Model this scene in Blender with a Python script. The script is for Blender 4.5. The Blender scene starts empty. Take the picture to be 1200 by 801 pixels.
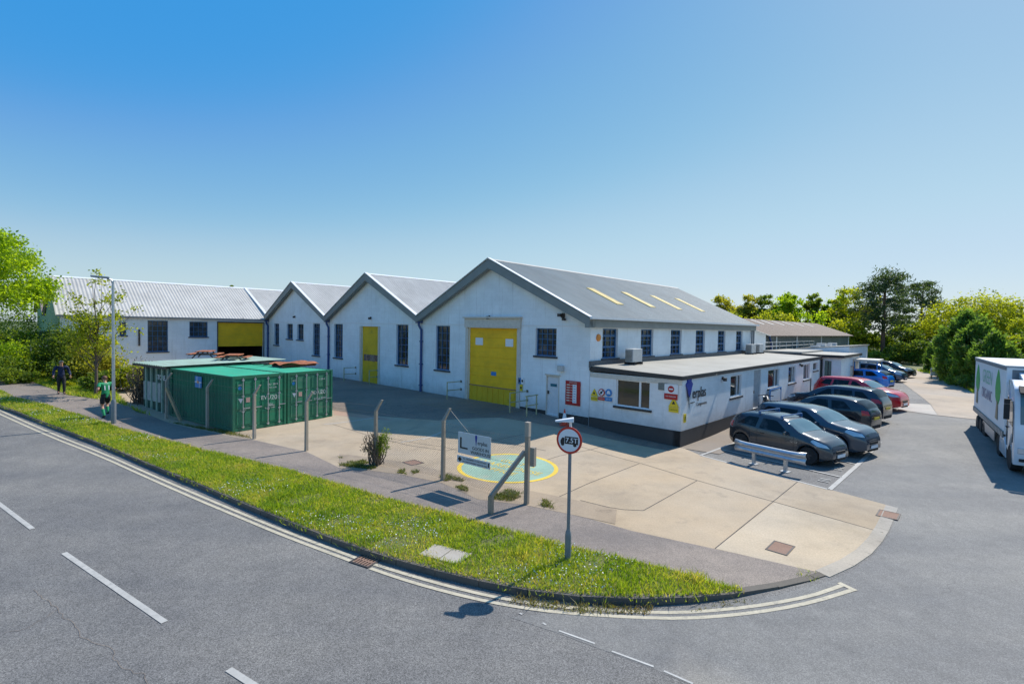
import bpy, bmesh, math, random
import numpy as np
from mathutils import Vector, Matrix, Euler
from mathutils.geometry import delaunay_2d_cdt
R = math.radians
rnd = random.Random(7)
SC = bpy.context.scene
COL = SC.collection

# ------------------------------------------------------------------ camera model
F_PX, PITCH, ROLL, YAW, H = 586.75, 0.02889, 0.01726, 0.75776, 4.55
_cp, _sp, _cr, _sr = math.cos(PITCH), math.sin(PITCH), math.cos(ROLL), math.sin(ROLL)
C_F = Vector((0, _cp, -_sp))
C_R = Vector((1, 0, 0)) * _cr - Vector((0, -_sp, -_cp)) * _sr
C_D = Vector((1, 0, 0)) * _sr + Vector((0, -_sp, -_cp)) * _cr
EYE = Vector((0, 0, H))

def ray(x, y):
    return C_R * ((x - 600) / F_PX) + C_D * ((y - 400.5) / F_PX) + C_F

def ss(x, a, b):
    t = min(1.0, max(0.0, (x - a) / (b - a)))
    return t * t * (3 - 2 * t)

def hit_z(x, y, z):
    d = ray(x, y)
    return EYE + d * ((z - H) / d.z)

CO = hit_z(797, 523.8, 0)              # front corner of the flat roofed office: origin of the site frame
UA = Vector((-math.cos(YAW), math.sin(YAW), 0))
UB = Vector((math.sin(YAW), math.cos(YAW), 0))

def ab(X, Y):
    v = Vector((X - CO.x, Y - CO.y, 0))
    return v.dot(UA), v.dot(UB)

def W(a, b, z=0):
    return Vector((CO.x, CO.y, 0)) + UA * a + UB * b + Vector((0, 0, z))

def T(X, Y):                            # lie of the land
    a, b = ab(X, Y)
    zB = .3 * ss(b, 2, 11) + .2 * ss(b, 10, 24)
    zA = .5 * ss(a, 0, 10) * ss(b, -8, -1)
    zL = .5 * ss(a, 16, 32)
    return max(zB, zA, zL)

def G(x, y):                            # ground point
    z = 0.0
    for i in range(30):
        g = hit_z(x, y, z)
        z = .5 * z + .5 * T(g.x, g.y)
    return Vector((g.x, g.y, z))

def hit_plane(x, y, p0, n):
    d = ray(x, y)
    return EYE + d * ((p0 - EYE).dot(n) / d.dot(n))

def onA(x, y, b=0.0):                   # -> (a, z) on the plane b = const (faces the road)
    w = hit_plane(x, y, W(0, b), UB)
    return ab(w.x, w.y)[0], w.z

def onB(x, y, a=0.0):                   # -> (b, z) on the plane a = const (faces the car park)
    w = hit_plane(x, y, W(a, 0), UA)
    return ab(w.x, w.y)[1], w.z

def at(x, y, Y):
    d = ray(x, y)
    return EYE + d * (Y / d.y)

# ------------------------------------------------------------------ materials
def nmat(name):
    m = bpy.data.materials.new(name)
    m.use_nodes = True
    nt = m.node_tree
    b = nt.nodes['Principled BSDF']
    return m, nt, b

def N(nt, t, **kw):
    n = nt.nodes.new(t)
    for k, v in kw.items():
        if k in ('operation', 'blend_type', 'feature', 'data_type', 'wave_type', 'bands_direction', 'noise_dimensions', 'distance'):
            setattr(n, k, v)
        else:
            n.inputs[k].default_value = v
    return n

def c4(c):
    return (c[0], c[1], c[2], 1)

def coords(nt, kind='Object', scale=(1, 1, 1)):
    tc = nt.nodes.new('ShaderNodeTexCoord')
    mp = nt.nodes.new('ShaderNodeMapping')
    mp.inputs['Scale'].default_value = scale
    nt.links.new(tc.outputs[kind], mp.inputs['Vector'])
    return mp.outputs['Vector']

def ramp(nt, src, stops):
    r = nt.nodes.new('ShaderNodeValToRGB')
    e = r.color_ramp.elements
    while len(e) < len(stops):
        e.new(0.5)
    for k, (p, c) in enumerate(stops):
        e[k].position = p
        e[k].color = c4(c) if len(c) == 3 else c
    nt.links.new(src, r.inputs['Fac'])
    return r.outputs['Color']

def mixc(nt, fac, a, b, mode='MIX'):
    m = nt.nodes.new('ShaderNodeMix')
    m.data_type = 'RGBA'
    m.blend_type = mode
    for sock, v in ((0, fac), (6, a), (7, b)):
        if isinstance(v, (int, float)):
            m.inputs[sock].default_value = v
        elif isinstance(v, (tuple, list)):
            m.inputs[sock].default_value = c4(v)
        else:
            nt.links.new(v, m.inputs[sock])
    return m.outputs[2]

def noise(nt, vec, scale, detail=4, rough=.6):
    n = N(nt, 'ShaderNodeTexNoise', Scale=scale, Detail=detail, Roughness=rough)
    nt.links.new(vec, n.inputs['Vector'])
    return n.outputs['Fac']

def bump(nt, b, h, strength=.3, dist=.02):
    bp = N(nt, 'ShaderNodeBump', Strength=strength, Distance=dist)
    nt.links.new(h, bp.inputs['Height'])
    nt.links.new(bp.outputs['Normal'], b.inputs['Normal'])

_plain = {}
def plain(name, col, rough=.6, metal=0.0, var=.12, scale=6.0, bmp=0.0, coat=0.0, spec=None):
    if name in _plain:
        return _plain[name]
    m, nt, b = nmat(name)
    v = coords(nt)
    f = noise(nt, v, scale, 5)
    lo = tuple(max(0, c * (1 - var)) for c in col)
    hi = tuple(min(1, c * (1 + var)) for c in col)
    c = ramp(nt, f, [(.3, lo), (.7, hi)])
    nt.links.new(c, b.inputs['Base Color'])
    b.inputs['Roughness'].default_value = rough
    b.inputs['Metallic'].default_value = metal
    if coat:
        b.inputs['Coat Weight'].default_value = coat
        b.inputs['Coat Roughness'].default_value = .05
    if spec is not None:
        b.inputs['Specular IOR Level'].default_value = spec
    if bmp:
        bump(nt, b, noise(nt, v, scale * 6, 4), bmp, .01)
    _plain[name] = m
    return m

TRACK_ANGLE = .62
def m_worn(name, col, under):
    m, nt, b = nmat(name)
    v = coords(nt)
    w = ramp(nt, noise(nt, v, 13, 8, .75), [(.5, (0, 0, 0)), (.66, (1, 1, 1))])
    w2 = ramp(nt, noise(nt, v, .9, 4, .6), [(.35, (.12, .12, .12)), (.7, (.75, .75, .75))])
    f = mixc(nt, 1.0, w, w2, 'MULTIPLY')
    c = ramp(nt, noise(nt, v, 3.5, 5, .7), [(.3, tuple(x * .82 for x in col)), (.7, tuple(x * 1.06 for x in col))])
    nt.links.new(mixc(nt, f, c, under), b.inputs['Base Color'])
    b.inputs['Roughness'].default_value = .8
    return m

def m_asphalt(name, base, speck=.5, tracks=True):
    m, nt, b = nmat(name)
    v = coords(nt)
    vo = N(nt, 'ShaderNodeTexVoronoi', Scale=85.0)
    nt.links.new(v, vo.inputs['Vector'])
    sepc = nt.nodes.new('ShaderNodeSeparateColor')
    nt.links.new(vo.outputs['Color'], sepc.inputs['Color'])
    agg = ramp(nt, sepc.outputs[0], [(0, tuple(x * (1 - speck) for x in base)), (.55, base), (1, tuple(x * (1 + 1.2 * speck) for x in base))])
    big = noise(nt, v, .35, 5, .65)
    c = mixc(nt, 1.0, agg, ramp(nt, big, [(.3, (.82, .82, .84)), (.7, (1.16, 1.14, 1.1))]), 'MULTIPLY')
    if tracks:                              # tyre polished bands along the road
        mp = nt.nodes.new('ShaderNodeMapping'); mp.inputs['Rotation'].default_value = (0, 0, TRACK_ANGLE); mp.inputs['Scale'].default_value = (.035, .62, 1)
        nt.links.new(nt.nodes.new('ShaderNodeTexCoord').outputs['Object'], mp.inputs['Vector'])
        c = mixc(nt, 1.0, c, ramp(nt, noise(nt, mp.outputs[0], 1.0, 3, .5), [(.3, (.86, .87, .89)), (.68, (1.18, 1.16, 1.12))]), 'MULTIPLY')
        oil = ramp(nt, noise(nt, v, .75, 6, .75), [(.6, (0, 0, 0)), (.8, (.45, .45, .45))])
        c = mixc(nt, oil, c, tuple(x * .55 for x in base))
    mid = noise(nt, v, 3.0, 6, .7)
    c = mixc(nt, 1.0, c, ramp(nt, mid, [(.3, (.86, .86, .86)), (.72, (1.12, 1.12, 1.12))]), 'MULTIPLY')
    # cracks
    dn = N(nt, 'ShaderNodeTexNoise', Scale=.9, Detail=5.0)
    nt.links.new(v, dn.inputs['Vector'])
    add = N(nt, 'ShaderNodeVectorMath', operation='MULTIPLY_ADD')
    nt.links.new(dn.outputs['Color'], add.inputs[0])
    add.inputs[1].default_value = (1.6, 1.6, 0)
    nt.links.new(v, add.inputs[2])
    cr = N(nt, 'ShaderNodeTexVoronoi', feature='DISTANCE_TO_EDGE', Scale=.17)
    nt.links.new(add.outputs[0], cr.inputs['Vector'])
    cm = ramp(nt, cr.outputs['Distance'], [(0, (1, 1, 1)), (.0035, (0, 0, 0))])
    pm = ramp(nt, noise(nt, v, .22, 2), [(.5, (0, 0, 0)), (.6, (1, 1, 1))])
    f = mixc(nt, 1.0, cm, pm, 'MULTIPLY')
    c = mixc(nt, f, c, tuple(x * .35 for x in base))
    nt.links.new(c, b.inputs['Base Color'])
    b.inputs['Roughness'].default_value = .82
    bump(nt, b, sepc.outputs[1], .35, .006)
    return m

def m_concrete(name, base, dirt=(.2, .16, .12), amt=.6):
    m, nt, b = nmat(name)
    v = coords(nt)
    big = noise(nt, v, .28, 6, .7)
    c = ramp(nt, big, [(.28, tuple(x * .72 for x in base)), (.5, base), (.75, tuple(min(1, x * 1.18) for x in base))])
    hue = noise(nt, v, .16, 4, .6)
    c = mixc(nt, 1.0, c, ramp(nt, hue, [(.35, (1.06, 1.0, .92)), (.65, (.94, .97, 1.04))]), 'MULTIPLY')
    fine = noise(nt, v, 26, 5, .75)
    c = mixc(nt, 1.0, c, ramp(nt, fine, [(.3, (.82, .82, .82)), (.7, (1.13, 1.13, 1.13))]), 'MULTIPLY')
    st = ramp(nt, noise(nt, v, .9, 7, .72), [(.56, (0, 0, 0)), (.74, (amt, amt, amt))])
    c = mixc(nt, st, c, dirt)
    sp = ramp(nt, noise(nt, v, 5.5, 3, .6), [(.68, (0, 0, 0)), (.76, (.4, .4, .4))])
    c = mixc(nt, sp, c, tuple(x * .45 for x in base))
    nt.links.new(c, b.inputs['Base Color'])
    b.inputs['Roughness'].default_value = .88
    bump(nt, b, fine, .25, .006)
    return m

def m_wall(name, base, brick=(.45, .22), dirt=(.22, .21, .18), bstr=.4, streak=.5):
    m, nt, b = nmat(name)
    v = coords(nt, 'UV')
    br = N(nt, 'ShaderNodeTexBrick', Scale=1.0)
    br.inputs['Brick Width'].default_value = brick[0]
    br.inputs['Row Height'].default_value = brick[1]
    br.inputs['Mortar Size'].default_value = .008
    br.inputs['Mortar Smooth'].default_value = .4
    br.inputs['Color1'].default_value = c4(base)
    br.inputs['Color2'].default_value = c4(tuple(x * .955 for x in base))
    br.inputs['Mortar'].default_value = c4(tuple(x * .93 for x in base))
    nt.links.new(v, br.inputs['Vector'])
    c = br.outputs['Color']
    n1 = noise(nt, v, .7, 6, .65)
    c = mixc(nt, 1.0, c, ramp(nt, n1, [(.3, (.88, .88, .87)), (.7, (1.04, 1.04, 1.04))]), 'MULTIPLY')
    v2 = coords(nt, 'UV', (3.2, .16, 1))
    s = ramp(nt, noise(nt, v2, 1.6, 6, .7), [(.56, (0, 0, 0)), (.8, (streak, streak, streak))])
    c = mixc(nt, s, c, dirt)
    pt = ramp(nt, noise(nt, v, 2.6, 8, .75), [(.63, (0, 0, 0)), (.74, (.5, .5, .5))])
    c = mixc(nt, pt, c, tuple(x * .6 for x in dirt))
    sx = nt.nodes.new('ShaderNodeSeparateXYZ'); nt.links.new(v, sx.inputs[0])
    sp = N(nt, 'ShaderNodeMath', operation='MULTIPLY_ADD'); nt.links.new(noise(nt, v, 2.2, 6, .7), sp.inputs[0]); sp.inputs[1].default_value = 1.3; nt.links.new(sx.outputs['Y'], sp.inputs[2])
    mr = nt.nodes.new('ShaderNodeMapRange'); nt.links.new(sp.outputs[0], mr.inputs['Value']); mr.inputs['From Min'].default_value = 1.0; mr.inputs['From Max'].default_value = 1.9; mr.inputs['To Min'].default_value = .45; mr.inputs['To Max'].default_value = 0
    c = mixc(nt, mr.outputs[0], c, dirt)
    nt.links.new(c, b.inputs['Base Color'])
    b.inputs['Roughness'].default_value = .75
    bump(nt, b, br.outputs['Fac'], -bstr, .012)
    return m

def m_roof(name, base, dirt, amt=.6, scale=.5, lichen=None):
    m, nt, b = nmat(name)
    v = coords(nt, 'UV')
    n1 = noise(nt, v, scale, 7, .7)
    c = ramp(nt, n1, [(.3, tuple(x * .8 for x in base)), (.7, tuple(x * 1.12 for x in base))])
    v2 = coords(nt, 'UV', (.35, 4.0, 1))
    s = ramp(nt, noise(nt, v2, 1.2, 6, .7), [(.48, (0, 0, 0)), (.72, (amt, amt, amt))])
    c = mixc(nt, s, c, dirt)
    if lichen:
        l = ramp(nt, noise(nt, v, 5, 6, .7), [(.6, (0, 0, 0)), (.7, (.7, .7, .7))])
        c = mixc(nt, l, c, lichen)
    nt.links.new(c, b.inputs['Base Color'])
    b.inputs['Roughness'].default_value = .7
    bump(nt, b, noise(nt, v, 14, 4), .15, .01)
    return m

def m_leaf(name, cols, trans=.45, nscale=.35):
    m, nt, b = nmat(name)
    out = nt.nodes['Material Output']
    g = nt.nodes.new('ShaderNodeNewGeometry')
    v = coords(nt)
    nn = noise(nt, v, nscale, 3, .6)
    mx = N(nt, 'ShaderNodeMath', operation='MULTIPLY_ADD')
    nt.links.new(g.outputs['Random Per Island'], mx.inputs[0])
    mx.inputs[1].default_value = .55
    mu = N(nt, 'ShaderNodeMath', operation='MULTIPLY_ADD')
    nt.links.new(nn, mu.inputs[0])
    mu.inputs[1].default_value = 1.3
    mu.inputs[2].default_value = -.42
    nt.links.new(mu.outputs[0], mx.inputs[2])
    k = len(cols)
    c = ramp(nt, mx.outputs[0], [(i / (k - 1), cc) for i, cc in enumerate(cols)])
    nt.links.new(c, b.inputs['Base Color'])
    b.inputs['Roughness'].default_value = .55
    b.inputs['Specular IOR Level'].default_value = .3
    tr = nt.nodes.new('ShaderNodeBsdfTranslucent')
    tc = mixc(nt, 1.0, c, (2.3, 2.1, .8), 'MULTIPLY')
    nt.links.new(tc, tr.inputs['Color'])
    ms = nt.nodes.new('ShaderNodeMixShader')
    ms.inputs[0].default_value = trans
    nt.links.new(b.outputs[0], ms.inputs[1])
    nt.links.new(tr.outputs[0], ms.inputs[2])
    nt.links.new(ms.outputs[0], out.inputs['Surface'])
    return m

def m_glass(name, col=(.02, .028, .035), rough=.06, blot=(.2, .19, .16), amt=.55, scale=1.9):
    m, nt, b = nmat(name)
    v = coords(nt)
    oi = nt.nodes.new('ShaderNodeObjectInfo'); of = N(nt, 'ShaderNodeVectorMath', operation='SCALE'); of.inputs[0].default_value = (37, 23, 51); nt.links.new(oi.outputs['Random'], of.inputs['Scale'])
    ad = N(nt, 'ShaderNodeVectorMath', operation='ADD'); nt.links.new(v, ad.inputs[0]); nt.links.new(of.outputs[0], ad.inputs[1]); v = ad.outputs[0]
    s = ramp(nt, noise(nt, v, scale, 4, .6), [(.5, (0, 0, 0)), (.68, (amt, amt, amt))])
    c = mixc(nt, s, col, blot)
    nt.links.new(c, b.inputs['Base Color'])
    b.inputs['Roughness'].default_value = rough
    b.inputs['Specular IOR Level'].default_value = .6
    return m

def m_paint(name, col, metal=.0, dirt=.0):
    m, nt, b = nmat(name)
    v = coords(nt)
    c = ramp(nt, noise(nt, v, 1.7, 6, .6), [(.35, tuple(x * .9 for x in col)), (.7, tuple(x * 1.06 for x in col))])
    du = ramp(nt, noise(nt, v, 3.3, 6, .7), [(.55, (0, 0, 0)), (.8, (.06, .06, .06))])
    c = mixc(nt, du, c, (.2, .18, .15))
    nt.links.new(c, b.inputs['Base Color'])
    b.inputs['Roughness'].default_value = .24
    b.inputs['Metallic'].default_value = metal
    b.inputs['Coat Weight'].default_value = .9
    b.inputs['Coat Roughness'].default_value = .06
    return m

M = {}
M['asphalt'] = m_asphalt('asphalt', (.165, .157, .146), .5)
M['asphalt_smooth'] = m_asphalt('asphalt_smooth', (.18, .174, .163), .3)
M['shade_and_crack_asphalt'] = m_asphalt('shade_and_crack_asphalt', (.215, .165, .125), .35)  # yard shade tone put into a brown tarmac; road cracks share it
M['path'] = m_asphalt('path_asphalt', (.225, .185, .155), .3)
M['concrete'] = m_concrete('yard_concrete', (.43, .335, .225))
M['concrete_pale'] = m_concrete('pale_concrete', (.46, .41, .34), amt=.35)
M['concrete_tan'] = m_concrete('tan_drive', (.42, .335, .245), amt=.35)
M['concrete_dark'] = m_concrete('worn_concrete', (.25, .2, .15), amt=.6)
M['soil'] = m_concrete('gritty_soil', (.34, .265, .185), (.1, .075, .05), .9)
M['kerb'] = m_concrete('kerb_stone', (.13, .115, .095), (.05, .042, .035), .9)
M['kerb_pale'] = m_concrete('dropped_kerb', (.4, .36, .3), (.16, .13, .1), .5)
M['ground'] = m_concrete('rough_grass_earth', (.09, .11, .03), (.12, .1, .05), .6)
M['turf'] = m_concrete('verge_turf', (.13, .135, .035), (.27, .21, .1), .8)
M['line_cream'] = m_worn('worn_cream_paint', (.52, .455, .33), (.16, .15, .14))
M['line_white'] = m_worn('worn_white_paint', (.44, .42, .38), (.16, .155, .145))
M['white_wall'] = m_wall('white_painted_block', (.81, .855, .875))
M['annex_wall'] = m_wall('white_painted_render', (.82, .83, .83), brick=(.3, .15), bstr=.18, streak=.35)
M['plinth'] = m_wall('black_brick', (.028, .027, .03), brick=(.225, .075), dirt=(.1, .09, .08), bstr=.9, streak=.2)
M['plinth_dark'] = plain('dark_base', (.05, .047, .045), .85, var=.3)
M['roof_main'] = m_roof('grey_sheet_roof', (.185, .222, .225), (.28, .27, .24), .45)
M['roof_pale'] = m_roof('pale_cement_roof', (.48, .46, .42), (.34, .31, .27), .5)
M['roof_rust'] = m_roof('rusty_cement_roof', (.15, .09, .065), (.07, .04, .03), .8, lichen=(.22, .18, .14))
M['roof_flat'] = m_roof('felt_roof', (.36, .34, .29), (.2, .17, .13), .6, .35)
M['barge'] = plain('grey_barge_board', (.2, .22, .21), .6, var=.1, scale=2)
M['white_trim'] = plain('white_trim', (.75, .75, .74), .5, var=.06)
M['cream_trim'] = plain('cream_trim', (.6, .55, .47), .6, var=.1)
M['black_trim'] = plain('black_fascia', (.03, .03, .032), .5, var=.2)
M['flash'] = plain('lead_flashing', (.1, .105, .11), .6, var=.25)
M['yellow_door'] = m_roof('yellow_door_paint', (.95, .53, .007), (.55, .34, .03), .35, 1.1)
M['yellow_dirty'] = m_concrete('scuffed_yellow', (.7, .46, .02), (.2, .14, .03), .8)
M['blue_frame'] = plain('blue_window_frame', (.03, .12, .27), .45)
M['blue_pipe'] = plain('blue_downpipe', (.02, .06, .2), .4)
M['glass'] = m_glass('workshop_glass')  # pale blotches also stand in for light reflected in the panes
M['glass_office'] = m_glass('office_glass', (.06, .05, .035), .05, (.2, .17, .12), .4, .8)
M['glass_car'] = m_glass('car_glass', (.008, .012, .016), .02, (.05, .07, .085), .7, 2.2)
M['glass_car'].node_tree.nodes['Principled BSDF'].inputs['Specular IOR Level'].default_value = .25
M['glass_screen'] = m_glass('windscreen_glass', (.09, .17, .2), .03, (.16, .24, .27), .5, 1.5)  # sky reflection put into the blue-green base colour
M['upvc'] = plain('white_plastic_frame', (.78, .78, .78), .35, var=.03)
M['sill'] = plain('dark_sill', (.045, .05, .06), .6, var=.2)
M['door_white'] = plain('white_door', (.66, .68, .7), .5, var=.06)
M['green_door'] = plain('grey_green_door', (.17, .24, .2), .5, var=.12)
M['dark'] = plain('black_rubber', (.018, .018, .018), .75, var=.2)
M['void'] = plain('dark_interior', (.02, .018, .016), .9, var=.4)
M['steel'] = plain('galvanised_steel', (.5, .52, .54), .38, .75, var=.12, scale=10)
M['alu'] = plain('alloy', (.55, .56, .57), .3, .85, var=.05)
M['grey_pole'] = plain('grey_pole_paint', (.2, .22, .24), .5, .2, var=.1)
M['post'] = m_concrete('concrete_post', (.38, .33, .26), (.12, .1, .08), .7)
M['post_dark'] = m_concrete('weathered_post', (.3, .25, .19), (.06, .05, .045), .7)
M['timber'] = plain('bare_timber', (.42, .3, .17), .8, var=.25, scale=12)
M['wire'] = plain('fence_wire', (.16, .16, .155), .55, .5)
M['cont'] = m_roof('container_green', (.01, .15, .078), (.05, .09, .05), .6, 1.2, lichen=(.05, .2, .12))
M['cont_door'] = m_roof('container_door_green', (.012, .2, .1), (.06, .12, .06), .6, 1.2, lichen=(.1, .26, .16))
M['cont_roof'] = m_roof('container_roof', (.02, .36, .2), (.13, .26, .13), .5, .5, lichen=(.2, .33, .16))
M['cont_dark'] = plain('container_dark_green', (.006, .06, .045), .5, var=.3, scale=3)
M['shed_roof'] = m_roof('faded_green_roof', (.3, .42, .34), (.24, .24, .19), .7)
M['rust'] = plain('rusty_sheet', (.36, .12, .05), .85, var=.3, scale=8, bmp=.3)
M['rust_dark'] = plain('brown_timber', (.2, .075, .05), .8, var=.3, scale=8)
M['red'] = plain('sign_red', (.42, .012, .014), .45, var=.05)
M['sign_red'] = plain('ring_red', (.55, .03, .015), .45, var=.06)
M['sign_white'] = plain('sign_white', (.75, .77, .78), .45, var=.03)
M['sign_grey'] = plain('sign_silver', (.5, .55, .58), .45, var=.05)
M['sign_yellow'] = plain('sign_yellow', (.75, .55, .02), .45, var=.04)
M['sign_blue'] = plain('sign_blue', (.02, .2, .5), .45, var=.05)
M['ink'] = plain('black_ink', (.012, .012, .014), .5, var=.1)
M['navy'] = plain('logo_blue', (.015, .04, .3), .4, var=.1)
M['teal'] = plain('teal_ink', (.01, .13, .18), .5)
M['mint'] = m_concrete('mint_floor_paint', (.29, .44, .33), (.42, .37, .27), 1.0)
M['mint_pale'] = m_concrete('pale_mint_floor_paint', (.42, .56, .45), (.35, .38, .3), .5)
M['floor_yellow'] = m_concrete('yellow_floor_paint', (.75, .52, .06), (.5, .4, .2), .3)
M['iron'] = m_concrete('rusty_iron_cover', (.27, .16, .11), (.12, .08, .06), .6)
M['iron_dark'] = plain('cast_iron', (.07, .06, .055), .65, .3, var=.3)
M['cone'] = plain('cone_orange', (.65, .06, .02), .5)
M['acgrey'] = plain('ac_casing', (.5, .5, .48), .5, var=.08)
M['cladding'] = m_roof('grey_green_cladding', (.15, .165, .15), (.09, .1, .09), .5)
M['green_gable'] = plain('green_gable_paint', (.2, .36, .16), .7, var=.12)
M['bark'] = m_concrete('bark', (.13, .1, .075), (.04, .035, .03), .8)
M['bark_pine'] = m_concrete('pine_bark', (.14, .085, .06), (.05, .04, .035), .7)
M['skin'] = plain('skin', (.5, .26, .17), .55, var=.08)
M['hair'] = plain('brown_hair', (.12, .05, .025), .6, var=.2)
M['greyhair'] = plain('grey_hair', (.3, .27, .25), .6, var=.2)
M['shirt'] = plain('green_shirt', (.01, .26, .1), .75, var=.1)
M['blackcloth'] = plain('black_cloth', (.012, .013, .016), .8, var=.2)
M['navycloth'] = plain('navy_cloth', (.01, .02, .07), .8, var=.25, scale=9)
M['tail_red'] = plain('tail_light_red', (.5, .008, .012), .15, coat=.6)
M['lamp_clear'] = plain('headlight_lens', (.55, .58, .6), .08, .4, coat=.8)
M['amber'] = plain('amber_plastic', (.7, .22, .02), .3)
M['truck'] = m_paint('truck_white', (.72, .76, .8))
M['trailer'] = plain('trailer_curtain', (.84, .85, .85), .45, var=.04, scale=1.2)
M['tree_green'] = plain('printed_green', (.03, .42, .07), .5, var=.12)
M['tree_trunk'] = plain('printed_trunk', (.33, .25, .15), .5, var=.15)
M['print_grey'] = plain('printed_lilac_grey', (.3, .26, .36), .5)
M['print_mint'] = plain('printed_mint', (.3, .62, .42), .5)
L_GRASS = m_leaf('grass_blades', [(.08, .15, .01), (.15, .245, .014), (.23, .32, .025), (.36, .36, .07), (.48, .4, .16)], .48, .8)
L_BRIGHT = m_leaf('bright_leaves', [(.11, .20, .01), (.2, .31, .015), (.32, .41, .03)], .58)
L_YEL = m_leaf('yellow_green_leaves', [(.14, .185, .014), (.24, .28, .022), (.34, .36, .04)], .56)
L_MID = m_leaf('mid_green_leaves', [(.07, .125, .014), (.13, .19, .022), (.2, .26, .04)], .52)
L_BROWN = m_leaf('young_oak_leaves', [(.17, .18, .025), (.24, .25, .035), (.32, .32, .05)], .58)
L_DARK = m_leaf('dark_leaves', [(.06, .105, .018), (.10, .155, .025), (.16, .21, .04)], .52)
L_PINE = m_leaf('pine_needles', [(.03, .06, .025), (.055, .09, .04), (.09, .13, .06)], .35)
L_CON = m_leaf('conifer_sprays', [(.055, .12, .03), (.10, .18, .04), (.17, .26, .06)], .5, .8)
L_DRY = m_leaf('dead_twigs', [(.10, .075, .055), (.18, .14, .1), (.28, .23, .17)], .15)

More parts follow.
